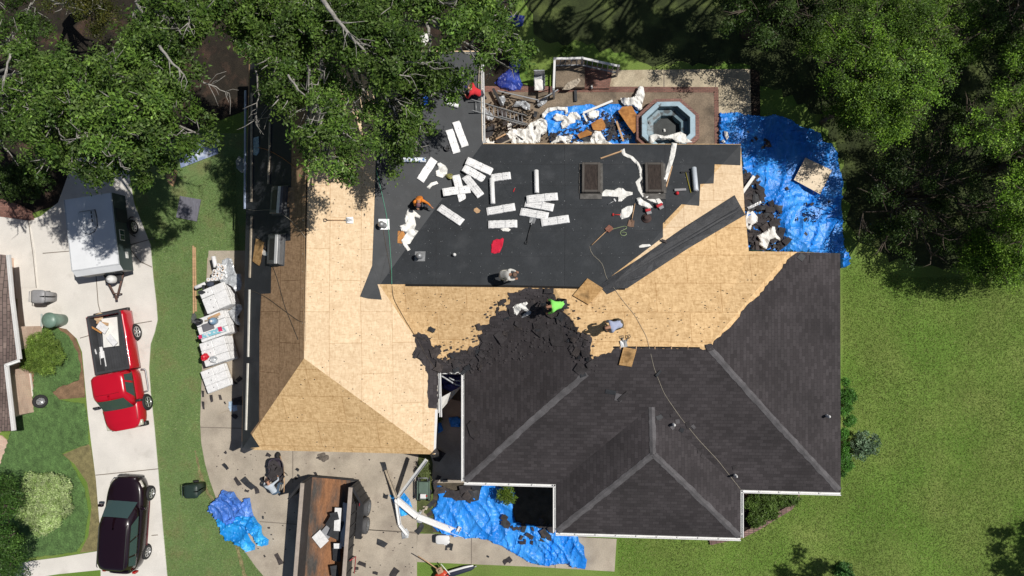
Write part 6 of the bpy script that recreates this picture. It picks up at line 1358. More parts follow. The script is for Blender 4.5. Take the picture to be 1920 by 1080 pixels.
# ================================================================= people
def ik(a, b, l1, l2, pole):
    a, b = Vector(a), Vector(b); d = b-a; L = min(d.length, (l1+l2)*.995); d = d.normalized(); b = a+d*L
    x = (l1*l1-l2*l2+L*L)/(2*L); h = math.sqrt(max(0, l1*l1-x*x)); p = Vector(pole); p = (p-d*p.dot(d)).normalized()
    return a+d*x+p*h, b
def person(label, M, pelvis, lean, yaw, feet, hands, shirt, pants, hair=(.02, .015, .012), cap=None, headpitch=.4, bendside=0.0, shoes=(.06, .05, .045), gloves=None, glassy=None):
    """local frame: x forward, y left, z up, origin on the surface under the pelvis"""
    o = thing('person', label, 'person', M)
    P = Vector(pelvis); up = Vector((math.sin(lean)*math.cos(yaw), math.sin(lean)*math.sin(yaw), math.cos(lean)))
    fw = Vector((math.cos(lean)*math.cos(yaw), math.cos(lean)*math.sin(yaw), -math.sin(lean))); lf = up.cross(fw)
    waist = P+up*.14; chest = P+up*.36; neck = P+up*.52
    hu = (up*math.cos(headpitch)+fw*math.sin(headpitch)).normalized(); hf = (fw*math.cos(headpitch)-up*math.sin(headpitch)).normalized()
    hb = neck+hu*.07; hm = neck+hu*.15+hf*.02; ht = neck+hu*.245+hf*.01
    V = []; E = []; Rr = []; T = []      # T: material of the bone ending at this vertex
    def v(p, r, par=None, t=0):
        V.append(Vector(p)); Rr.append(r); T.append(t)
        if par is not None: E.append((par, len(V)-1))
        return len(V)-1
    pv = v(P, (.155, .12), None, 2); w_ = v(waist, (.145, .11), pv, 1); ch = v(chest, (.165, .12), w_, 1); nk = v(neck-up*.02, (.07, .07), ch, 1)
    h1 = v(hb, (.058, .058), nk, 0); h2 = v(hm, (.088, .098), h1, 0); v(ht, (.07, .075), h2, 0)
    for s in (1, -1):
        sh = neck-up*.055+lf*s*.185; e, wr_ = ik(sh, hands[0 if s > 0 else 1], .30, .27, lf*s*.9-up*.5-fw*.3)
        i = v(sh, (.062, .062), ch, 1); i = v(sh.lerp(e, .5), (.052, .052), i, 1); i = v(e, (.044, .044), i, 1); i = v(e.lerp(wr_, .5), (.040, .040), i, 1)
        i = v(wr_, (.028, .024), i, 4 if gloves else 0); d = (wr_-e).normalized(); pm = wr_+d*.075; j = v(pm, (.036, .018), i, 4 if gloves else 0)
        sd = d.cross(up); sd = sd.normalized() if sd.length > .1 else lf; dn = sd.cross(d).normalized()
        for k, (q, l) in enumerate(((-.030, .062), (-.010, .075), (.011, .07), (.030, .055))):
            f0 = v(pm+sd*q+d*.02, (.0095, .0095), j, 4 if gloves else 0); f1 = v(pm+sd*q*1.1+d*(.02+l*.5)-dn*.008, (.0085, .0085), f0, 4 if gloves else 0); v(pm+sd*q*1.1+d*(.015+l*.85)-dn*.035, (.007, .007), f1, 4 if gloves else 0)
        f0 = v(wr_+d*.03+sd*s*.034, (.011, .011), i, 4 if gloves else 0); v(wr_+d*.07+sd*s*.058-dn*.01, (.009, .009), f0, 4 if gloves else 0)
        hp = P+lf*s*.095-up*.03; ft = Vector(feet[0 if s > 0 else 1]); an = ft+Vector((0, 0, .09)); kn, an = ik(hp, an, .44, .43, Vector((1, s*.25, .1)))
        i = v(hp, (.095, .095), pv, 2); i = v(hp.lerp(kn, .5), (.078, .078), i, 2); i = v(kn, (.06, .06), i, 2); i = v(kn.lerp(an, .45), (.055, .055), i, 2); i = v(an, (.042, .042), i, 2)
        i = v(an+Vector((.05, 0, -.045)), (.045, .04), i, 3); v(an+Vector((.17, s*.02, -.06)), (.038, .028), i, 3)
    n_ = v(hm+hf*.105-hu*.0, (.014, .014), h2, 0)
    me = bpy.data.meshes.new('body'); me.from_pydata([tuple(p) for p in V], E, [])
    tmp = bpy.data.objects.new('tmp_body', me); COL.objects.link(tmp); sk = tmp.modifiers.new('s', 'SKIN'); sk.use_smooth_shade = True
    for i, r in enumerate(Rr): me.skin_vertices[0].data[i].radius = r
    for i in range(len(V)): me.skin_vertices[0].data[i].use_root = (i == 0)
    sb_ = tmp.modifiers.new('u', 'SUBSURF'); sb_.levels = 1; sb_.render_levels = 1
    dg = bpy.context.evaluated_depsgraph_get(); dg.update(); m2 = bpy.data.meshes.new_from_object(tmp.evaluated_get(dg)); bpy.data.objects.remove(tmp); m2.name = 'body'
    m2.materials.clear()
    sm = mk('shirt', shirt, rough=.9, var=.12, scale=6, fine=.1); pm_ = mk('trousers', pants, rough=.9, var=.2, scale=6)
    for mm in (M_['skin'], sm, pm_, mk('shoes', shoes), mk('gloves', gloves or (.1, .1, .1))): m2.materials.append(mm)
    segs = [(V[a], V[b], T[b]) for a, b in E]
    for p in m2.polygons:
        c = p.center; best = 9; t = 0
        for a, b, tt in segs:
            d = b-a; k = max(0, min(1, (c-a).dot(d)/max(1e-6, d.length_squared))); q = (c-(a+d*k)).length
            if q < best: best = q; t = tt
        p.material_index = t; p.use_smooth = True
    bo = bpy.data.objects.new('body', m2); COL.objects.link(bo); bo.parent = o; MWD[bo] = MWD[o]
    HM_ = Matrix((hf, lf, hu)).transposed().to_4x4(); HM_.translation = hm
    def dome(r, a0, n=16, m=8, sq=(1.0, .86, .95)):
        b = MB(); rings = []
        for j in range(m+1):
            th = a0*(1-j/m)
            rings.append([HM_ @ Vector((r*sq[0]*math.sin(th)*math.cos(2*math.pi*k/n)-.012, r*sq[1]*math.sin(th)*math.sin(2*math.pi*k/n), r*sq[2]*math.cos(th)+.02)) for k in range(n)])
        b.loft(rings, close=True, cap=True); return b
    dome(.112, 1.45).build('hair' if not cap else 'cap', mk('hair' if not cap else 'cap', cap or hair, rough=.85, var=.2, scale=20), o)
    if cap: b = MB(); b.prism([(.05, -.07), (.12, -.065), (.17, -.03), (.17, .03), (.12, .065), (.05, .07)], .045, .055, HM_); b.build('cap_peak', mk('cap', cap, rough=.8), o)
    for s in (-1, 1):
        b = MB(); b.lathe([(0, .010), (.007, .007), (.010, 0), (.007, -.007), (0, -.010)], 8, HM_ @ Matrix.Translation((.088, s*.032, .0))); b.build('eye', M_['dark_metal'], o)
        b = MB(); b.lathe([(0, .012), (.018, .008), (.026, 0), (.018, -.008), (0, -.012)], 10, HM_ @ Matrix.Translation((0, s*.087, 0)) @ Matrix.Rotation(math.pi/2, 4, 'X')); b.build('ear', M_['skin'], o)
    b = MB(); b.box((0, 0, 0), (.01, .045, .012), HM_ @ Matrix.Translation((.085, 0, -.055)), bev=.003); b.build('mouth', mk('lips', (.3, .1, .08)), o)
    return o
def stand(c, face, z=None, surf=S):
    """upright frame at pixel c, x toward image direction `face` degrees (0 right, 90 up)"""
    p, n = surf(*c); return Matrix.Translation(p) @ Matrix.Rotation(math.radians(face), 4, 'Z')
person('worker in a white shirt stooping on the black roof near its lower edge', stand((944, 517), -4), (0, 0, .84), .75, .0, [(.05, .14, 0), (-.02, -.14, .03)], [(.62, .14, .55), (.62, -.10, .50)], (.62, .61, .58), (.45, .43, .38), hair=(.16, .10, .07), headpitch=.3)
person('worker in an orange shirt crouching between the bundles and the bare board', stand((791, 374), -82), (0, 0, .36), .45, .0, [(.28, .17, -.02), (.26, -.17, .02)], [(.42, .40, .30), (.38, -.20, .22)], (.75, .23, .025), (.05, .05, .07), hair=(.16, .08, .10), headpitch=.45)
person('worker in a lime green long-sleeved shirt bending over the torn shingles', stand((1058, 571), 186), (0, 0, .70), 1.25, .05, [(.18, .18, 0), (-.1, -.16, .04)], [(.78, .30, .12), (.62, -.24, .25)], (.27, .80, .15), (.035, .035, .04), hair=(.012, .01, .01), headpitch=.5)
person('worker in a pale blue grey shirt bowed over his hands on the bare board', stand((1160, 606), 196), (0, 0, .86), .95, .0, [(.12, .13, 0), (-.05, -.15, .02)], [(.52, .16, .42), (.50, -.22, .45)], (.36, .40, .55), (.11, .09, .06), hair=(.02, .013, .012), headpitch=.7)
p = W(904, 186, 2.35)
person('worker in a red shirt and blue cap climbing off the ladder at the north eave', Matrix.Translation(p) @ Matrix.Rotation(math.radians(160), 4, 'Z'), (0, 0, .72), .75, .1, [(.12, .12, .0), (-.12, -.12, -.25)], [(.62, .22, .75), (.60, -.12, .72)], (.62, .03, .04), (.06, .06, .08), cap=(.035, .03, .16), headpitch=.2)
person('worker in a pale shirt and jeans pushing a wheelbarrow on the driveway', stand((532, 919), 112, surf=G), (.14, 0, .86), 1.0, .0, [(-.1, .12, .02), (.3, -.12, .02)], [(.78, .30, .68), (.78, -.30, .68)], (.50, .56, .62), (.08, .13, .20), hair=(.05, .03, .025), headpitch=.3)
# wheelbarrow
M, Lb = fru((522, 904), (518, 862), .5, .05); wb = thing('wheelbarrow', 'dark wheelbarrow full of torn shingles on the driveway', 'wheelbarrow', M)
b = MB(); b.loft([ring_se(-.38, .42, .25, .30, 28, 4), ring_se(-.46, .58, .33, .60, 28, 4), ring_se(-.48, .60, .35, .61, 28, 4), ring_se(-.44, .55, .31, .59, 28, 4), ring_se(-.36, .40, .24, .34, 28, 4)], cap=False, close=True); b.add([(x, y, .34) for x, y, z in ring_se(-.36, .4, .24, .34, 28, 4)], [tuple(range(28))]); b.build('tray', mk('plum_tray', (.06, .05, .07), rough=.5), wb)
MB().lathe([(0, -.05), (.15, -.05), (.19, 0), (.15, .05), (0, .05)], 20, Matrix.Translation((.62, 0, .19)) @ Matrix.Rotation(math.pi/2, 4, 'X')).build('wheel', M_['rubber'], wb)
for s in (-1, 1):
    MB().tube([(.62, s*.08, .2), (.1, s*.24, .3), (-.5, s*.29, .48), (-.95, s*.30, .66)], .02, 8).build('handle', M_['wood'], wb); MB().tube([(-.1, s*.25, .3), (-.28, s*.25, .02), (-.35, s*.25, .02)], .015, 6).build('leg', M_['dark_metal'], wb)
lo = MB(); r = random.Random(5)
for k in range(26): lo.box((r.uniform(-.34, .42), r.uniform(-.22, .22), .5+r.uniform(0, .22)), (r.uniform(.15, .36), r.uniform(.1, .22), .012), M=MWD[wb] @ Matrix.Rotation(0, 4, 'Z'), rz=r.uniform(0, 3))
lo.build('shingle_load', M_['scrap']); o = COL.objects[-1]; tag(o, 'heap of torn shingles riding in the wheelbarrow', 'shingle heap', None, 'stuff')
# ================================================================= vegetation
def leafmat(name, cols, rough=.5, trans=.15):
    m = mk(name, cols[0], rough=rough, var=.1, scale=.5, fine=0, attr='leafcol', trans=trans, spec=.22)
    return m
LM_ = leafmat('oak_leaves', [(.05, .1, .02)])
BARK = mk('pale_bark', (.30, .285, .26), rough=.95, var=.3, scale=5, fine=.3, fscale=30, bump=1, bscale=25); BARKD = mk('dark_bark', (.10, .08, .06), rough=.95, var=.3)
def leaves(name, parent, C, Rr, N, size, cols, seed, up=.55, clump=.16, per=26, mat=None, flatz=.75, loc=None, shell=.75, spray=1.0):
    """C centres (n,3), Rr radii: leaf faces gathered in twig clumps near the surface of each crown lobe"""
    g = np.random.default_rng(seed); C = np.asarray(C, float); Rr = np.asarray(Rr, float)
    K = max(1, N//per); wts = Rr**2; wts /= wts.sum(); idx = g.choice(len(C), K, p=wts)
    d = g.normal(size=(K, 3)); d[:, 2] = np.abs(d[:, 2])*.9-.25; d /= np.linalg.norm(d, axis=1)[:, None]
    rad = Rr[idx]*(shell+(1-shell)*g.random(K)**.6)*(.72+.38*g.random(K))
    # leafy sprays: clumps strung along short drooping twigs that leave the lobe outward
    J = max(1, K//7) if spray > .5 else K; sp_ = g.integers(0, J, K); idx = idx[sp_]; d = d[sp_]; rad = rad[sp_]
    out = d*np.array([1, 1, .35])+g.normal(size=(K, 3))[sp_]*.5; out /= np.linalg.norm(out, axis=1)[:, None]
    tt = g.random(K)**.8; ln = Rr[idx]*(.35+.5*g.random(K)[sp_])*spray
    cc = C[idx]+d*(rad*.8)[:, None]*np.array([1, 1, flatz])+out*(tt*ln)[:, None]-np.array([0, 0, .18])*(tt**2*ln)[:, None]+g.normal(size=(K, 3))*clump*.55
    lobe = (.72+.56*g.random(len(C)))[idx]*(.8+.4*g.random(K))[sp_]
    ci = np.repeat(np.arange(K), per); n = len(ci)
    p = cc[ci]+g.normal(size=(n, 3))*clump*.8*np.array([1, 1, .6])
    nr = g.normal(size=(n, 3))*.75+np.array([0, 0, up*1.6])+d[ci]*.5; nr /= np.linalg.norm(nr, axis=1)[:, None]
    t = np.cross(nr, g.normal(size=(n, 3))); t /= np.linalg.norm(t, axis=1)[:, None]; s = np.cross(nr, t)
    l = size*(.65+.7*g.random(n))[:, None]; wd = l*(.36+.15*g.random(n))[:, None]
    V = np.stack([p-t*l*.5, p+s*wd*.5-nr*l*.06, p+t*l*.5, p-s*wd*.5-nr*l*.06], 1).reshape(-1, 3)
    cols = np.asarray(cols, float); cc_ = cols[g.integers(0, len(cols), K)][ci]*(.7+.6*g.random(n))[:, None]*lobe[ci][:, None]
    gl = g.random(n) < .05; cc_[gl] = cc_[gl]*1.8+.02
    o0 = np.array(MWD[parent].translation) if parent is not None else (np.array(loc) if loc is not None else C.mean(0)); V = V-o0
    me = bpy.data.meshes.new(name); me.vertices.add(4*n); me.vertices.foreach_set('co', V.ravel()); me.loops.add(4*n); me.loops.foreach_set('vertex_index', np.arange(4*n, dtype=np.int32))
    me.polygons.add(n); me.polygons.foreach_set('loop_start', np.arange(0, 4*n, 4, dtype=np.int32)); me.polygons.foreach_set('loop_total', np.full(n, 4, dtype=np.int32))
    me.update(calc_edges=True); a = me.color_attributes.new('leafcol', 'FLOAT_COLOR', 'FACE' if 0 else 'POINT'); a.data.foreach_set('color', np.concatenate([np.repeat(cc_, 4, 0), np.ones((4*n, 1))], 1).ravel())
    me.materials.append(mat or LM_); o = bpy.data.objects.new(name, me); COL.objects.link(o)
    if parent is not None: o.parent = parent; MWD[o] = MWD[parent]
    else: o.location = Vector(o0); MWD[o] = Matrix.Translation(Vector(o0))
    return o, cc
def tree(label, base, blobs, N, size, cols, seed, group=None, trunk=.28, bark=None, name='oak_tree', cat='tree', branches=(), up=.55, clump=.16, per=26, limbs=True, shell=.75, bz=0):
    base = Vector(base); t = thing(name, label, cat, base, group); r = random.Random(seed)
    C = [tuple(b[0]) for b in blobs]; Rr = [b[1] for b in blobs]
    leaves('crown', t, C, Rr, N, size, cols, seed, up, clump, per, shell=shell)
    cen = sum((Vector(c) for c in C), Vector())/len(C); fork = base.lerp(Vector((cen.x, cen.y, base.z)), .15)+Vector((0, 0, (min(c[2] for c in C))*.55))
    b = MB(); b.tube([base+Vector((0, 0, -.1)), base.lerp(fork, .5)+Vector((r.uniform(-.1, .1), r.uniform(-.1, .1), 0)), fork], [trunk*1.35, trunk, trunk*.85], 12)
    b.build('trunk', bark or BARK, t, world=True)
    if limbs:
        b = MB()
        for c, q in zip(C, Rr):
            c = Vector(c); m1 = fork.lerp(c, .4)+Vector((r.uniform(-.4, .4), r.uniform(-.4, .4), r.uniform(.1, .6))); m2 = fork.lerp(c, .75)+Vector((r.uniform(-.4, .4), r.uniform(-.4, .4), r.uniform(-.1, .3)))
            b.tube([fork, m1, m2, c], [trunk*.42, trunk*.26, trunk*.14, .025], 7)
            for k in range(5):
                d = Vector((r.uniform(-1, 1), r.uniform(-1, 1), r.uniform(-.2, .8))).normalized()*q*.95; b.tube([m2.lerp(c, r.random()), c+d*.5+Vector((r.uniform(-.15, .15), r.uniform(-.15, .15), 0)), c+d], [.03, .018, .006], 5)
        b.build('limbs', bark or BARK, t, world=True)
    for br in branches:
        b = MB(); pts, r0, r1, tw = br; P = [W(u, v, z+bz) for u, v, z in pts]; Q = []
        for i in range(len(P)-1):
            for k in range(4): Q.append(P[i].lerp(P[i+1], k/4)+Vector((r.uniform(-.03, .03), r.uniform(-.03, .03), 0)))
        Q.append(P[-1]); b.tube(Q, [r0+(r1-r0)*i/(len(Q)-1) for i in range(len(Q))], 8)
        for k in range(tw):
            i = r.randint(len(Q)//3, len(Q)-1); d = (Q[min(i+1, len(Q)-1)]-Q[max(0, i-1)]).normalized(); an = r.uniform(-1.1, 1.1); d = Vector((d.x*math.cos(an)-d.y*math.sin(an), d.x*math.sin(an)+d.y*math.cos(an), r.uniform(-.1, .3)))
            l = r.uniform(.3, .9); m = Q[i]+d*l*.5+Vector((r.uniform(-.08, .08), r.uniform(-.08, .08), 0)); b.tube([Q[i], m, Q[i]+d*l+Vector((r.uniform(-.1, .1), r.uniform(-.1, .1), 0))], [max(.012, r1*1.1), .01, .005], 5)
        b.build('bare_branch', BARK, t, world=True)
    return t
def blobsin(P, n, z0, z1, r0, r1, seed, dome=True, mind=.6, jz=.55, holes=()):
    r = random.Random(seed); x0 = min(p[0] for p in P); x1 = max(p[0] for p in P); y0 = min(p[1] for p in P); y1 = max(p[1] for p in P); out = []; tries = 0
    cx = sum(p[0] for p in P)/len(P); cy = sum(p[1] for p in P)/len(P)
    while len(out) < n and tries < 4000:
        tries += 1; u, v = r.uniform(x0, x1), r.uniform(y0, y1)
        if not inpoly(u, v, P) or any(math.hypot(u-h[0], v-h[1]) < h[2] for h in holes): continue
        k = min(1, math.hypot((u-cx)/(x1-x0)*2, (v-cy)/(y1-y0)*2)); z = z0+(z1-z0)*((1-k*k) if dome else r.random())+r.uniform(-jz, jz); c = W(u, v, z)
        if any((c-b[0]).length < mind for b in out): continue
        out.append((c, r.uniform(r0, r1)))
    return out
GREEN = [(.06, .118, .018), (.09, .165, .025), (.12, .20, .034), (.042, .085, .016), (.10, .155, .04)]
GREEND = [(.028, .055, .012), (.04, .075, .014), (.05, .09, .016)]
GREENY = [(.085, .17, .015), (.13, .25, .02), (.06, .12, .016), (.18, .30, .035)]
G1 = 'big spreading oaks on the upper left'
# left oak: over the driveway and the side yard
A1 = [(40, 120), (150, 60), (250, 75), (330, 130), (420, 190), (440, 225), (420, 250), (385, 262), (330, 290), (300, 300), (285, 325), (240, 335), (205, 345), (160, 322), (110, 308), (75, 295), (62, 240), (55, 190)]
A2 = [(225, 0), (300, -20), (460, -20), (470, 40), (460, 90), (400, 110), (350, 130), (250, 90), (240, 40)]
A3 = [(-60, -20), (60, -20), (70, 50), (130, 100), (60, 180), (50, 300), (55, 330), (20, 345), (-60, 360)]
tree('spreading oak over the camper and the side yard', W(215, 175, 0), blobsin(A1, 40, 8.2, 10.6, .55, .9, 1, mind=.82, jz=.8, holes=[(175, 45, 95), (418, 160, 75), (255, 335, 30), (105, 200, 25)]), 52000, .13, GREEN, 11, G1, bz=2.4, clump=.17, branches=(([(298, 85, 8.6), (322, 118, 8.7), (345, 140, 8.5)], .05, .02, 5), ([(372, 150, 6.5), (395, 160, 6.5), (430, 175, 6.2)], .035, .012, 9), ([(20, 100, 6), (10, 135, 6), (4, 165, 6)], .04, .015, 4), ([(215, 205, 8.4), (228, 225, 8.4), (222, 255, 8.3)], .02, .01, 6)))
tree('oak in the top left behind the spreading one', W(340, 60, 0), blobsin(A2, 13, 8, 10, .55, .9, 2, mind=.8, jz=.8, holes=[(175, 50, 100), (415, 160, 75), (345, 130, 30)]), 17000, .13, GREEN, 12, G1, bz=2.6, clump=.17, branches=(([(350, 5, 7.5), (355, 40, 7.5), (350, 68, 7.2)], .045, .02, 5),))
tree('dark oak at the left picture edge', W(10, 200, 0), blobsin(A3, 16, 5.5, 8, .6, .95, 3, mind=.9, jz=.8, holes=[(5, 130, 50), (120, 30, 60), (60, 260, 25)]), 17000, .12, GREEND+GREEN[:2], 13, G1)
tree('small golden-tinged tree in the gap at the top left', W(160, 20, 0), blobsin([(120, -20), (190, -20), (195, 20), (160, 38), (125, 25)], 6, 4, 4.8, .5, .8, 4, mind=.5), 8000, .09, [(.09, .09, .015), (.06, .08, .015), (.05, .06, .01)], 14)
# middle oak: over the north end of the roof
B1 = [(480, -20), (620, -20), (760, -20), (930, -20), (955, 20), (960, 80), (945, 118), (925, 130), (905, 100), (880, 90), (870, 130), (850, 150), (800, 140), (750, 120), (720, 140), (690, 130), (640, 60), (560, 80), (500, 70)]
B2 = [(690, 150), (780, 170), (800, 150), (870, 130), (885, 165), (870, 195), (835, 190), (790, 180)]
B3 = [(520, 180), (620, 150), (680, 190), (700, 240), (660, 275), (650, 310), (610, 320), (575, 285), (560, 260), (540, 230)]
B4 = [(700, 200), (740, 190), (800, 215), (815, 250), (800, 285), (765, 280), (740, 270), (715, 240)]
B5 = [(478, 20), (560, 60), (600, 120), (560, 170), (520, 160), (490, 110)]
bl = blobsin(B1, 38, 8.8, 11, .55, .85, 5, mind=.82, jz=.8, holes=[(800, 60, 62), (745, 55, 30), (520, 100, 28), (885, 150, 62)])+blobsin(B2, 8, 7.4, 8.2, .32, .45, 6, mind=.42, holes=[(910, 175, 58)])+blobsin(B3, 19, 10, 11, .38, .56, 7, mind=.44, holes=[(682, 232, 36)])+blobsin(B4, 10, 7.8, 8.6, .34, .5, 8, mind=.42)+blobsin(B5, 8, 8.5, 9.8, .45, .7, 9, mind=.7)
tree('tall oak whose pale limbs hang over the north roof', W(640, 30, 0), bl, 76000, .12, GREEN, 15, G1, trunk=.36, bz=2.0,
     branches=(([(600, -10, 9.9), (625, 25, 9.9), (650, 60, 9.8), (680, 92, 9.4), (705, 125, 8.8)], .075, .025, 12), ([(800, 40, 7), (805, 70, 7), (806, 110, 6.9)], .06, .04, 3), ([(730, 120, 9.3), (765, 115, 9.3), (805, 120, 9.0)], .045, .02, 5), ([(740, 138, 9.2), (770, 144, 9.2)], .035, .015, 4),
               ([(540, 140, 8.6), (560, 170, 8.5), (583, 190, 8.2), (575, 205, 8.0)], .035, .012, 7), ([(480, 130, 7.5), (485, 180, 7), (478, 225, 6.8)], .03, .01, 9), ([(500, 150, 7), (512, 190, 6.8), (505, 220, 6.5)], .03, .01, 9), ([(855, 70, 7), (865, 95, 7), (890, 108, 6.8)], .05, .03, 3),
               ([(700, 155, 7.6), (725, 170, 7.6), (760, 200, 7.2)], .03, .012, 6)))
# sparse twigs hanging low over the felt
tree('low twiggy branch tip hanging over the black felt', W(700, 60, 0), [(W(740, 295, 8), .24), (W(744, 320, 7.9), .18), (W(728, 270, 8.1), .26), (W(690, 265, 8.2), .28)], 1500, .10, GREEN, 16, None, trunk=.05, name='oak_branch', cat='branch', limbs=False)
# right-hand thicket
C1 = [(1535, 60), (1550, 30), (1565, -20), (1800, -20), (1830, 20), (1835, 70), (1800, 120), (1760, 160), (1720, 190), (1690, 235), (1650, 190), (1600, 220), (1585, 160), (1545, 110)]
tree('broad bright green tree at the upper right', W(1560, 170, 0), blobsin(C1, 44, 2.6, 4.6, .65, 1.0, 20, mind=.85, jz=.6), 72000, .085, GREENY+GREEN[:2], 21, 'trees on the right', up=.6, name='broadleaf_tree', bark=BARKD, trunk=.14)
C2 = [(1590, 170), (1650, 170), (1700, 240), (1660, 245), (1625, 228), (1580, 225)]
tree('small glossy leaved tree in front of the bright green one', W(1540, 230, 0), blobsin(C2, 9, 2.8, 3.6, .5, .75, 22, mind=.5), 15000, .09, GREENY, 23, 'trees on the right', name='broadleaf_tree', bark=BARKD, trunk=.09)
C3 = [(1380, -20), (1560, -20), (1540, 40), (1500, 60), (1440, 50), (1400, 40), (1370, 10)]
C7 = [(1835, -30), (1990, -40), (1990, 90), (1900, 150), (1850, 110), (1845, 40)]
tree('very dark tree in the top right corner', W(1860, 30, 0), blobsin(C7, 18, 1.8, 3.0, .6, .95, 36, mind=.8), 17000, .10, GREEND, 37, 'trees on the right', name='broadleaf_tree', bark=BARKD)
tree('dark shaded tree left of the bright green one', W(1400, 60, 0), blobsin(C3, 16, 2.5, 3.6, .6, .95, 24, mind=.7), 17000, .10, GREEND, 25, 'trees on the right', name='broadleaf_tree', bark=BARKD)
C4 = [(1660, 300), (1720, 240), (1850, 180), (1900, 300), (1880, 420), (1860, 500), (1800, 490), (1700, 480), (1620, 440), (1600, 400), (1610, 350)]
tree('dense dark thicket tree in the shade on the right', W(1660, 370, 0), blobsin(C4, 34, 1.0, 2.4, .55, .85, 26, mind=.95), 17000, .10, GREEND, 27, 'trees on the right', name='thicket_tree', bark=BARKD, trunk=.15)  # dark leaf greens paint the deep shade of the thicket
C5 = [(1880, 150), (1960, 60), (2120, 60), (2180, 300), (2120, 430), (1960, 430), (1905, 420), (1895, 320), (1870, 250)]
tree('tall yellow green tree at the right picture edge', W(1830, 330, 0), blobsin(C5, 38, 4.2, 5.7, .7, 1.05, 28, mind=.95, jz=.3), 60000, .09, GREENY, 29, 'trees on the right', name='broadleaf_tree', bark=BARKD, trunk=.17)
C9 = [(1880, 400), (1990, 400), (1990, 505), (1900, 505), (1885, 470)]
tree('lower bright tree at the right edge under the tall one', W(1880, 470, 0), blobsin(C9, 12, 2.6, 3.8, .55, .85, 48, mind=.7), 16000, .085, GREENY, 49, 'trees on the right', name='broadleaf_tree', bark=BARKD, trunk=.1)
C8 = [(1815, 440), (1880, 470), (1950, 480), (1950, 515), (1880, 520), (1830, 505), (1790, 515)]
tree('low bright bush along the lower edge of the thicket', W(1850, 490, 0), blobsin(C8, 12, 1.5, 2.3, .4, .6, 34, mind=.45), 12000, .085, GREENY, 35, None, name='bush', cat='bush', trunk=.05, bark=BARKD)
# trees beyond the top edge that shade the back lawn
def far(label, base, c, z, rx, ry, n, N, seed, cols=GREEND, br=(.7, 1.1)):
    """c: pixel of the ground under the crown"""
    r = random.Random(seed); b0 = W(c[0], c[1], 0); bl = []
    for k in range(n):
        a = r.uniform(0, 6.3); q = math.sqrt(r.random()); bl.append((b0+Vector((q*rx*math.cos(a), q*ry*math.sin(a), z-1.2*q*q+r.uniform(-.5, .5))), r.uniform(*br)))
    return tree(label, W(base[0], base[1], 0), bl, N, .15, cols, seed, 'trees beyond the picture that shade the ground', name='broadleaf_tree', bark=BARKD)
far('tall tree beyond the top edge above the back lawn', (1480, -200), (1390, -12), 11, 3.2, 1.4, 13, 9000, 41)
far('tall tree beyond the top edge, further left', (1250, -200), (1215, -12), 10.5, 2.4, 1.3, 9, 5600, 42)
far('tall tree beyond the top edge above the bright green tree', (1640, -200), (1590, -45), 11, 2.6, 1.8, 13, 10000, 43)
far('tall tree beyond the top right corner', (2150, -60), (2040, 0), 12, 2.0, 2.2, 10, 9000, 47)
far('tree beyond the lower right corner', (2190, 1050), (2125, 1050), 8, 1.4, 2.0, 12, 14000, 45)
far('slender tree past the lower right edge', (1760, 1135), (1712, 1010), 8, .8, .5, 5, 1500, 46, br=(.35, .5))
def shrub(label, c, r, h, N, size, cols, seed, name='shrub', cat='shrub', n=10, up=.6, group=None, ry=None):
    b0 = W(c[0], c[1], 0); rd = random.Random(seed); bl = []; ry = ry or r
    for k in range(n):
        a = 2.4*k; q = math.sqrt(k/n)*.72; bl.append((b0+Vector((q*r*math.cos(a), q*ry*math.sin(a), h*(.72-.35*q*q))), r*.36+.08*rd.random()))
    t = thing(name, label, cat, b0, group); leaves('foliage', t, [tuple(b[0]) for b in bl], [b[1] for b in bl], N, size, cols, seed, up, .06, 14, shell=.85, spray=.12 if up == .6 else 1.0)
    b = MB()
    for c_, q in bl: b.tube([b0, b0.lerp(c_, .5)+Vector((.03, .02, 0)), c_], [.04, .025, .012], 6)
    b.build('stem', BARKD, t, world=True); return t
shrub('round clipped yellow green bush by the neighbour\'s pale driveway', (100, 660), 1.12, 1.35, 32000, .055, [(.14, .22, .035), (.19, .28, .055), (.10, .17, .03)], 51, 'round_bush', 'bush', 14)
shrub('large variegated cream and green bush near the sidewalk', (102, 934), 1.52, 1.15, 50000, .065, [(.33, .44, .17), (.38, .48, .21), (.26, .38, .11), (.42, .50, .25)], 52, 'variegated_bush', 'bush', 18, ry=1.65)
D1 = [(-40, 905), (20, 895), (45, 925), (60, 955), (40, 985), (20, 1000), (40, 1040), (20, 1070), (80, 1100), (-40, 1110)]
tree('leafy green tree in the bottom left corner', W(30, 1000, 0), blobsin(D1, 20, 2.2, 3.2, .36, .52, 53, mind=.42, holes=[(95, 950, 66)]), 26000, .08, [(.05, .12, .02), (.08, .16, .03), (.04, .09, .018)], 54, None, name='small_tree', bark=BARKD, trunk=.1)
shrub('long bright hedge strip against the east wall', (1577, 760), .36, 1.0, 9000, .07, [(.05, .15, .02), (.07, .19, .03)], 55, 'hedge', 'hedge', 10, ry=2.0)
shrub('lower part of the bright hedge by the south-east corner', (1575, 850), .30, .8, 5000, .07, [(.05, .15, .02), (.07, .19, .03)], 56, 'hedge', 'hedge', 8, ry=1.3)
shrub('grey green loose shrub standing out from the east hedge', (1608, 830), .62, 1.1, 2600, .10, [(.12, .19, .11), (.09, .16, .08), (.16, .24, .14)], 57, 'loose_shrub', 'shrub', 9)
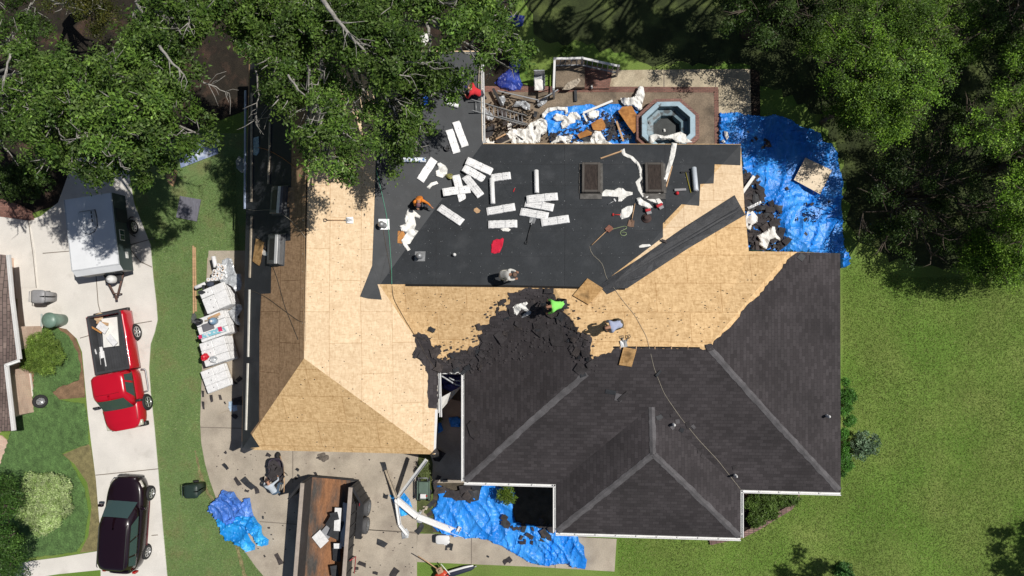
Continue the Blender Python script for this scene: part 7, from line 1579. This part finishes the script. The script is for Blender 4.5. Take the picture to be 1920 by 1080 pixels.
for i, (u, v, lb) in enumerate(((1408, 940, 'feathery plant in the corner of the brick-edged bed'), (1435, 935, 'feathery plant in the middle of the brick-edged bed'), (1462, 930, 'feathery plant at the right of the brick-edged bed'), (1412, 968, 'feathery plant low in the brick-edged bed'), (1438, 955, 'leafy plant by the brick border'), (1478, 928, 'small plant where the brick border turns in'))):
    shrub(lb, (u, v), .40, .45, 2600, .09, [(.08, .14, .025), (.12, .19, .045), (.06, .11, .02)], 60+i, 'bedding_plant', 'plant', 6, group='plants in the brick-edged bed')
shrub('yellow green shrub poking out beside the blue tarp and the entry', (953, 918), .42, 1.2, 2600, .08, [(.10, .17, .02), (.14, .21, .03)], 70, 'entry_shrub', 'shrub', 7, ry=.6)
shrub('scrubby grey green shrub in the narrow driveway bed', (796, 880), .26, .6, 2400, .06, [(.13, .16, .06), (.10, .13, .04)], 71, 'bed_shrub', 'shrub', 7, ry=.55)
shrub('small weedy patch at the lower lawn edge', (1580, 1066), .45, .2, 1800, .08, [(.05, .14, .03), (.07, .17, .04)], 72, 'weed_patch', 'plant', 6, ry=.3)
shrub('small weed at the courtyard foot of the loose gutter', (826, 782), .18, .5, 500, .07, [(.07, .14, .04)], 73, 'weed', 'plant', 4)
shrub('tuft of weeds by the back railing', (1062, 100), .3, .3, 900, .07, [(.08, .15, .03)], 74, 'weed', 'plant', 4)
shrub('hedge between the neighbour and the camper', (70, 345), 1.5, 1.5, 14000, .09, GREEND, 75, 'dark_hedge', 'hedge', 14, ry=1.1)

# blades of grass over the lawns: tufts that nobody could count
def tufts(name, P, N, cols, seed, hmin=.03, hmax=.07, wdt=.012, off=.0):
    g = np.random.default_rng(seed); x0 = min(p[0] for p in P); x1 = max(p[0] for p in P); y0 = min(p[1] for p in P); y1 = max(p[1] for p in P); pts = []
    r = random.Random(seed)
    while len(pts) < N:
        u, v = r.uniform(x0, x1), r.uniform(y0, y1)
        if inpoly(u, v, P): q = W(u, v, 0); pts.append((q.x, q.y, off))
    p = np.array(pts); n = len(p); a = g.random(n)*6.28; t = np.stack([np.cos(a), np.sin(a), np.zeros(n)], 1); h = (hmin+(hmax-hmin)*g.random(n))[:, None]
    ln = g.normal(size=(n, 3))*np.array([.9, .9, 0]); top = p+np.array([0, 0, 1])*h+ln*h
    V = np.stack([p-t*wdt, p+t*wdt, top], 1).reshape(-1, 3)
    cols = np.asarray(cols, float); nzv = np.array([noise.noise(Vector((q[0]*.5, q[1]*.5, seed))) for q in pts]); cc = cols[g.integers(0, len(cols), n)]*(1+.35*nzv)[:, None]*(.8+.4*g.random(n))[:, None]
    o0 = np.array([p[:, 0].mean(), p[:, 1].mean(), 0]); V -= o0
    me = bpy.data.meshes.new(name); me.vertices.add(3*n); me.vertices.foreach_set('co', V.ravel()); me.loops.add(3*n); me.loops.foreach_set('vertex_index', np.arange(3*n, dtype=np.int32))
    me.polygons.add(n); me.polygons.foreach_set('loop_start', np.arange(0, 3*n, 3, dtype=np.int32)); me.polygons.foreach_set('loop_total', np.full(n, 3, dtype=np.int32)); me.update(calc_edges=True)
    at = me.color_attributes.new('leafcol', 'FLOAT_COLOR', 'POINT'); at.data.foreach_set('color', np.concatenate([np.repeat(cc, 3, 0), np.ones((3*n, 1))], 1).ravel())
    me.materials.append(LM_); o = bpy.data.objects.new(name, me); o.location = o0; COL.objects.link(o); o['kind'] = 'stuff'; return o
tufts('grass_blades', [(1580, 480), (1700, 520), (1925, 520), (1925, 1085), (1160, 1085), (1160, 1010), (1390, 1010), (1500, 930), (1580, 925)], 90000, [(.18, .28, .055), (.22, .31, .07), (.16, .26, .05), (.26, .30, .10)], 81)
tufts('grass_blades', [(285, 400), (440, 290), (450, 480), (380, 640), (376, 800), (387, 870), (410, 950), (448, 1020), (500, 1085), (315, 1085), (300, 880), (283, 700), (297, 600)], 45000, [(.16, .27, .08), (.20, .30, .09), (.23, .28, .12)], 82)
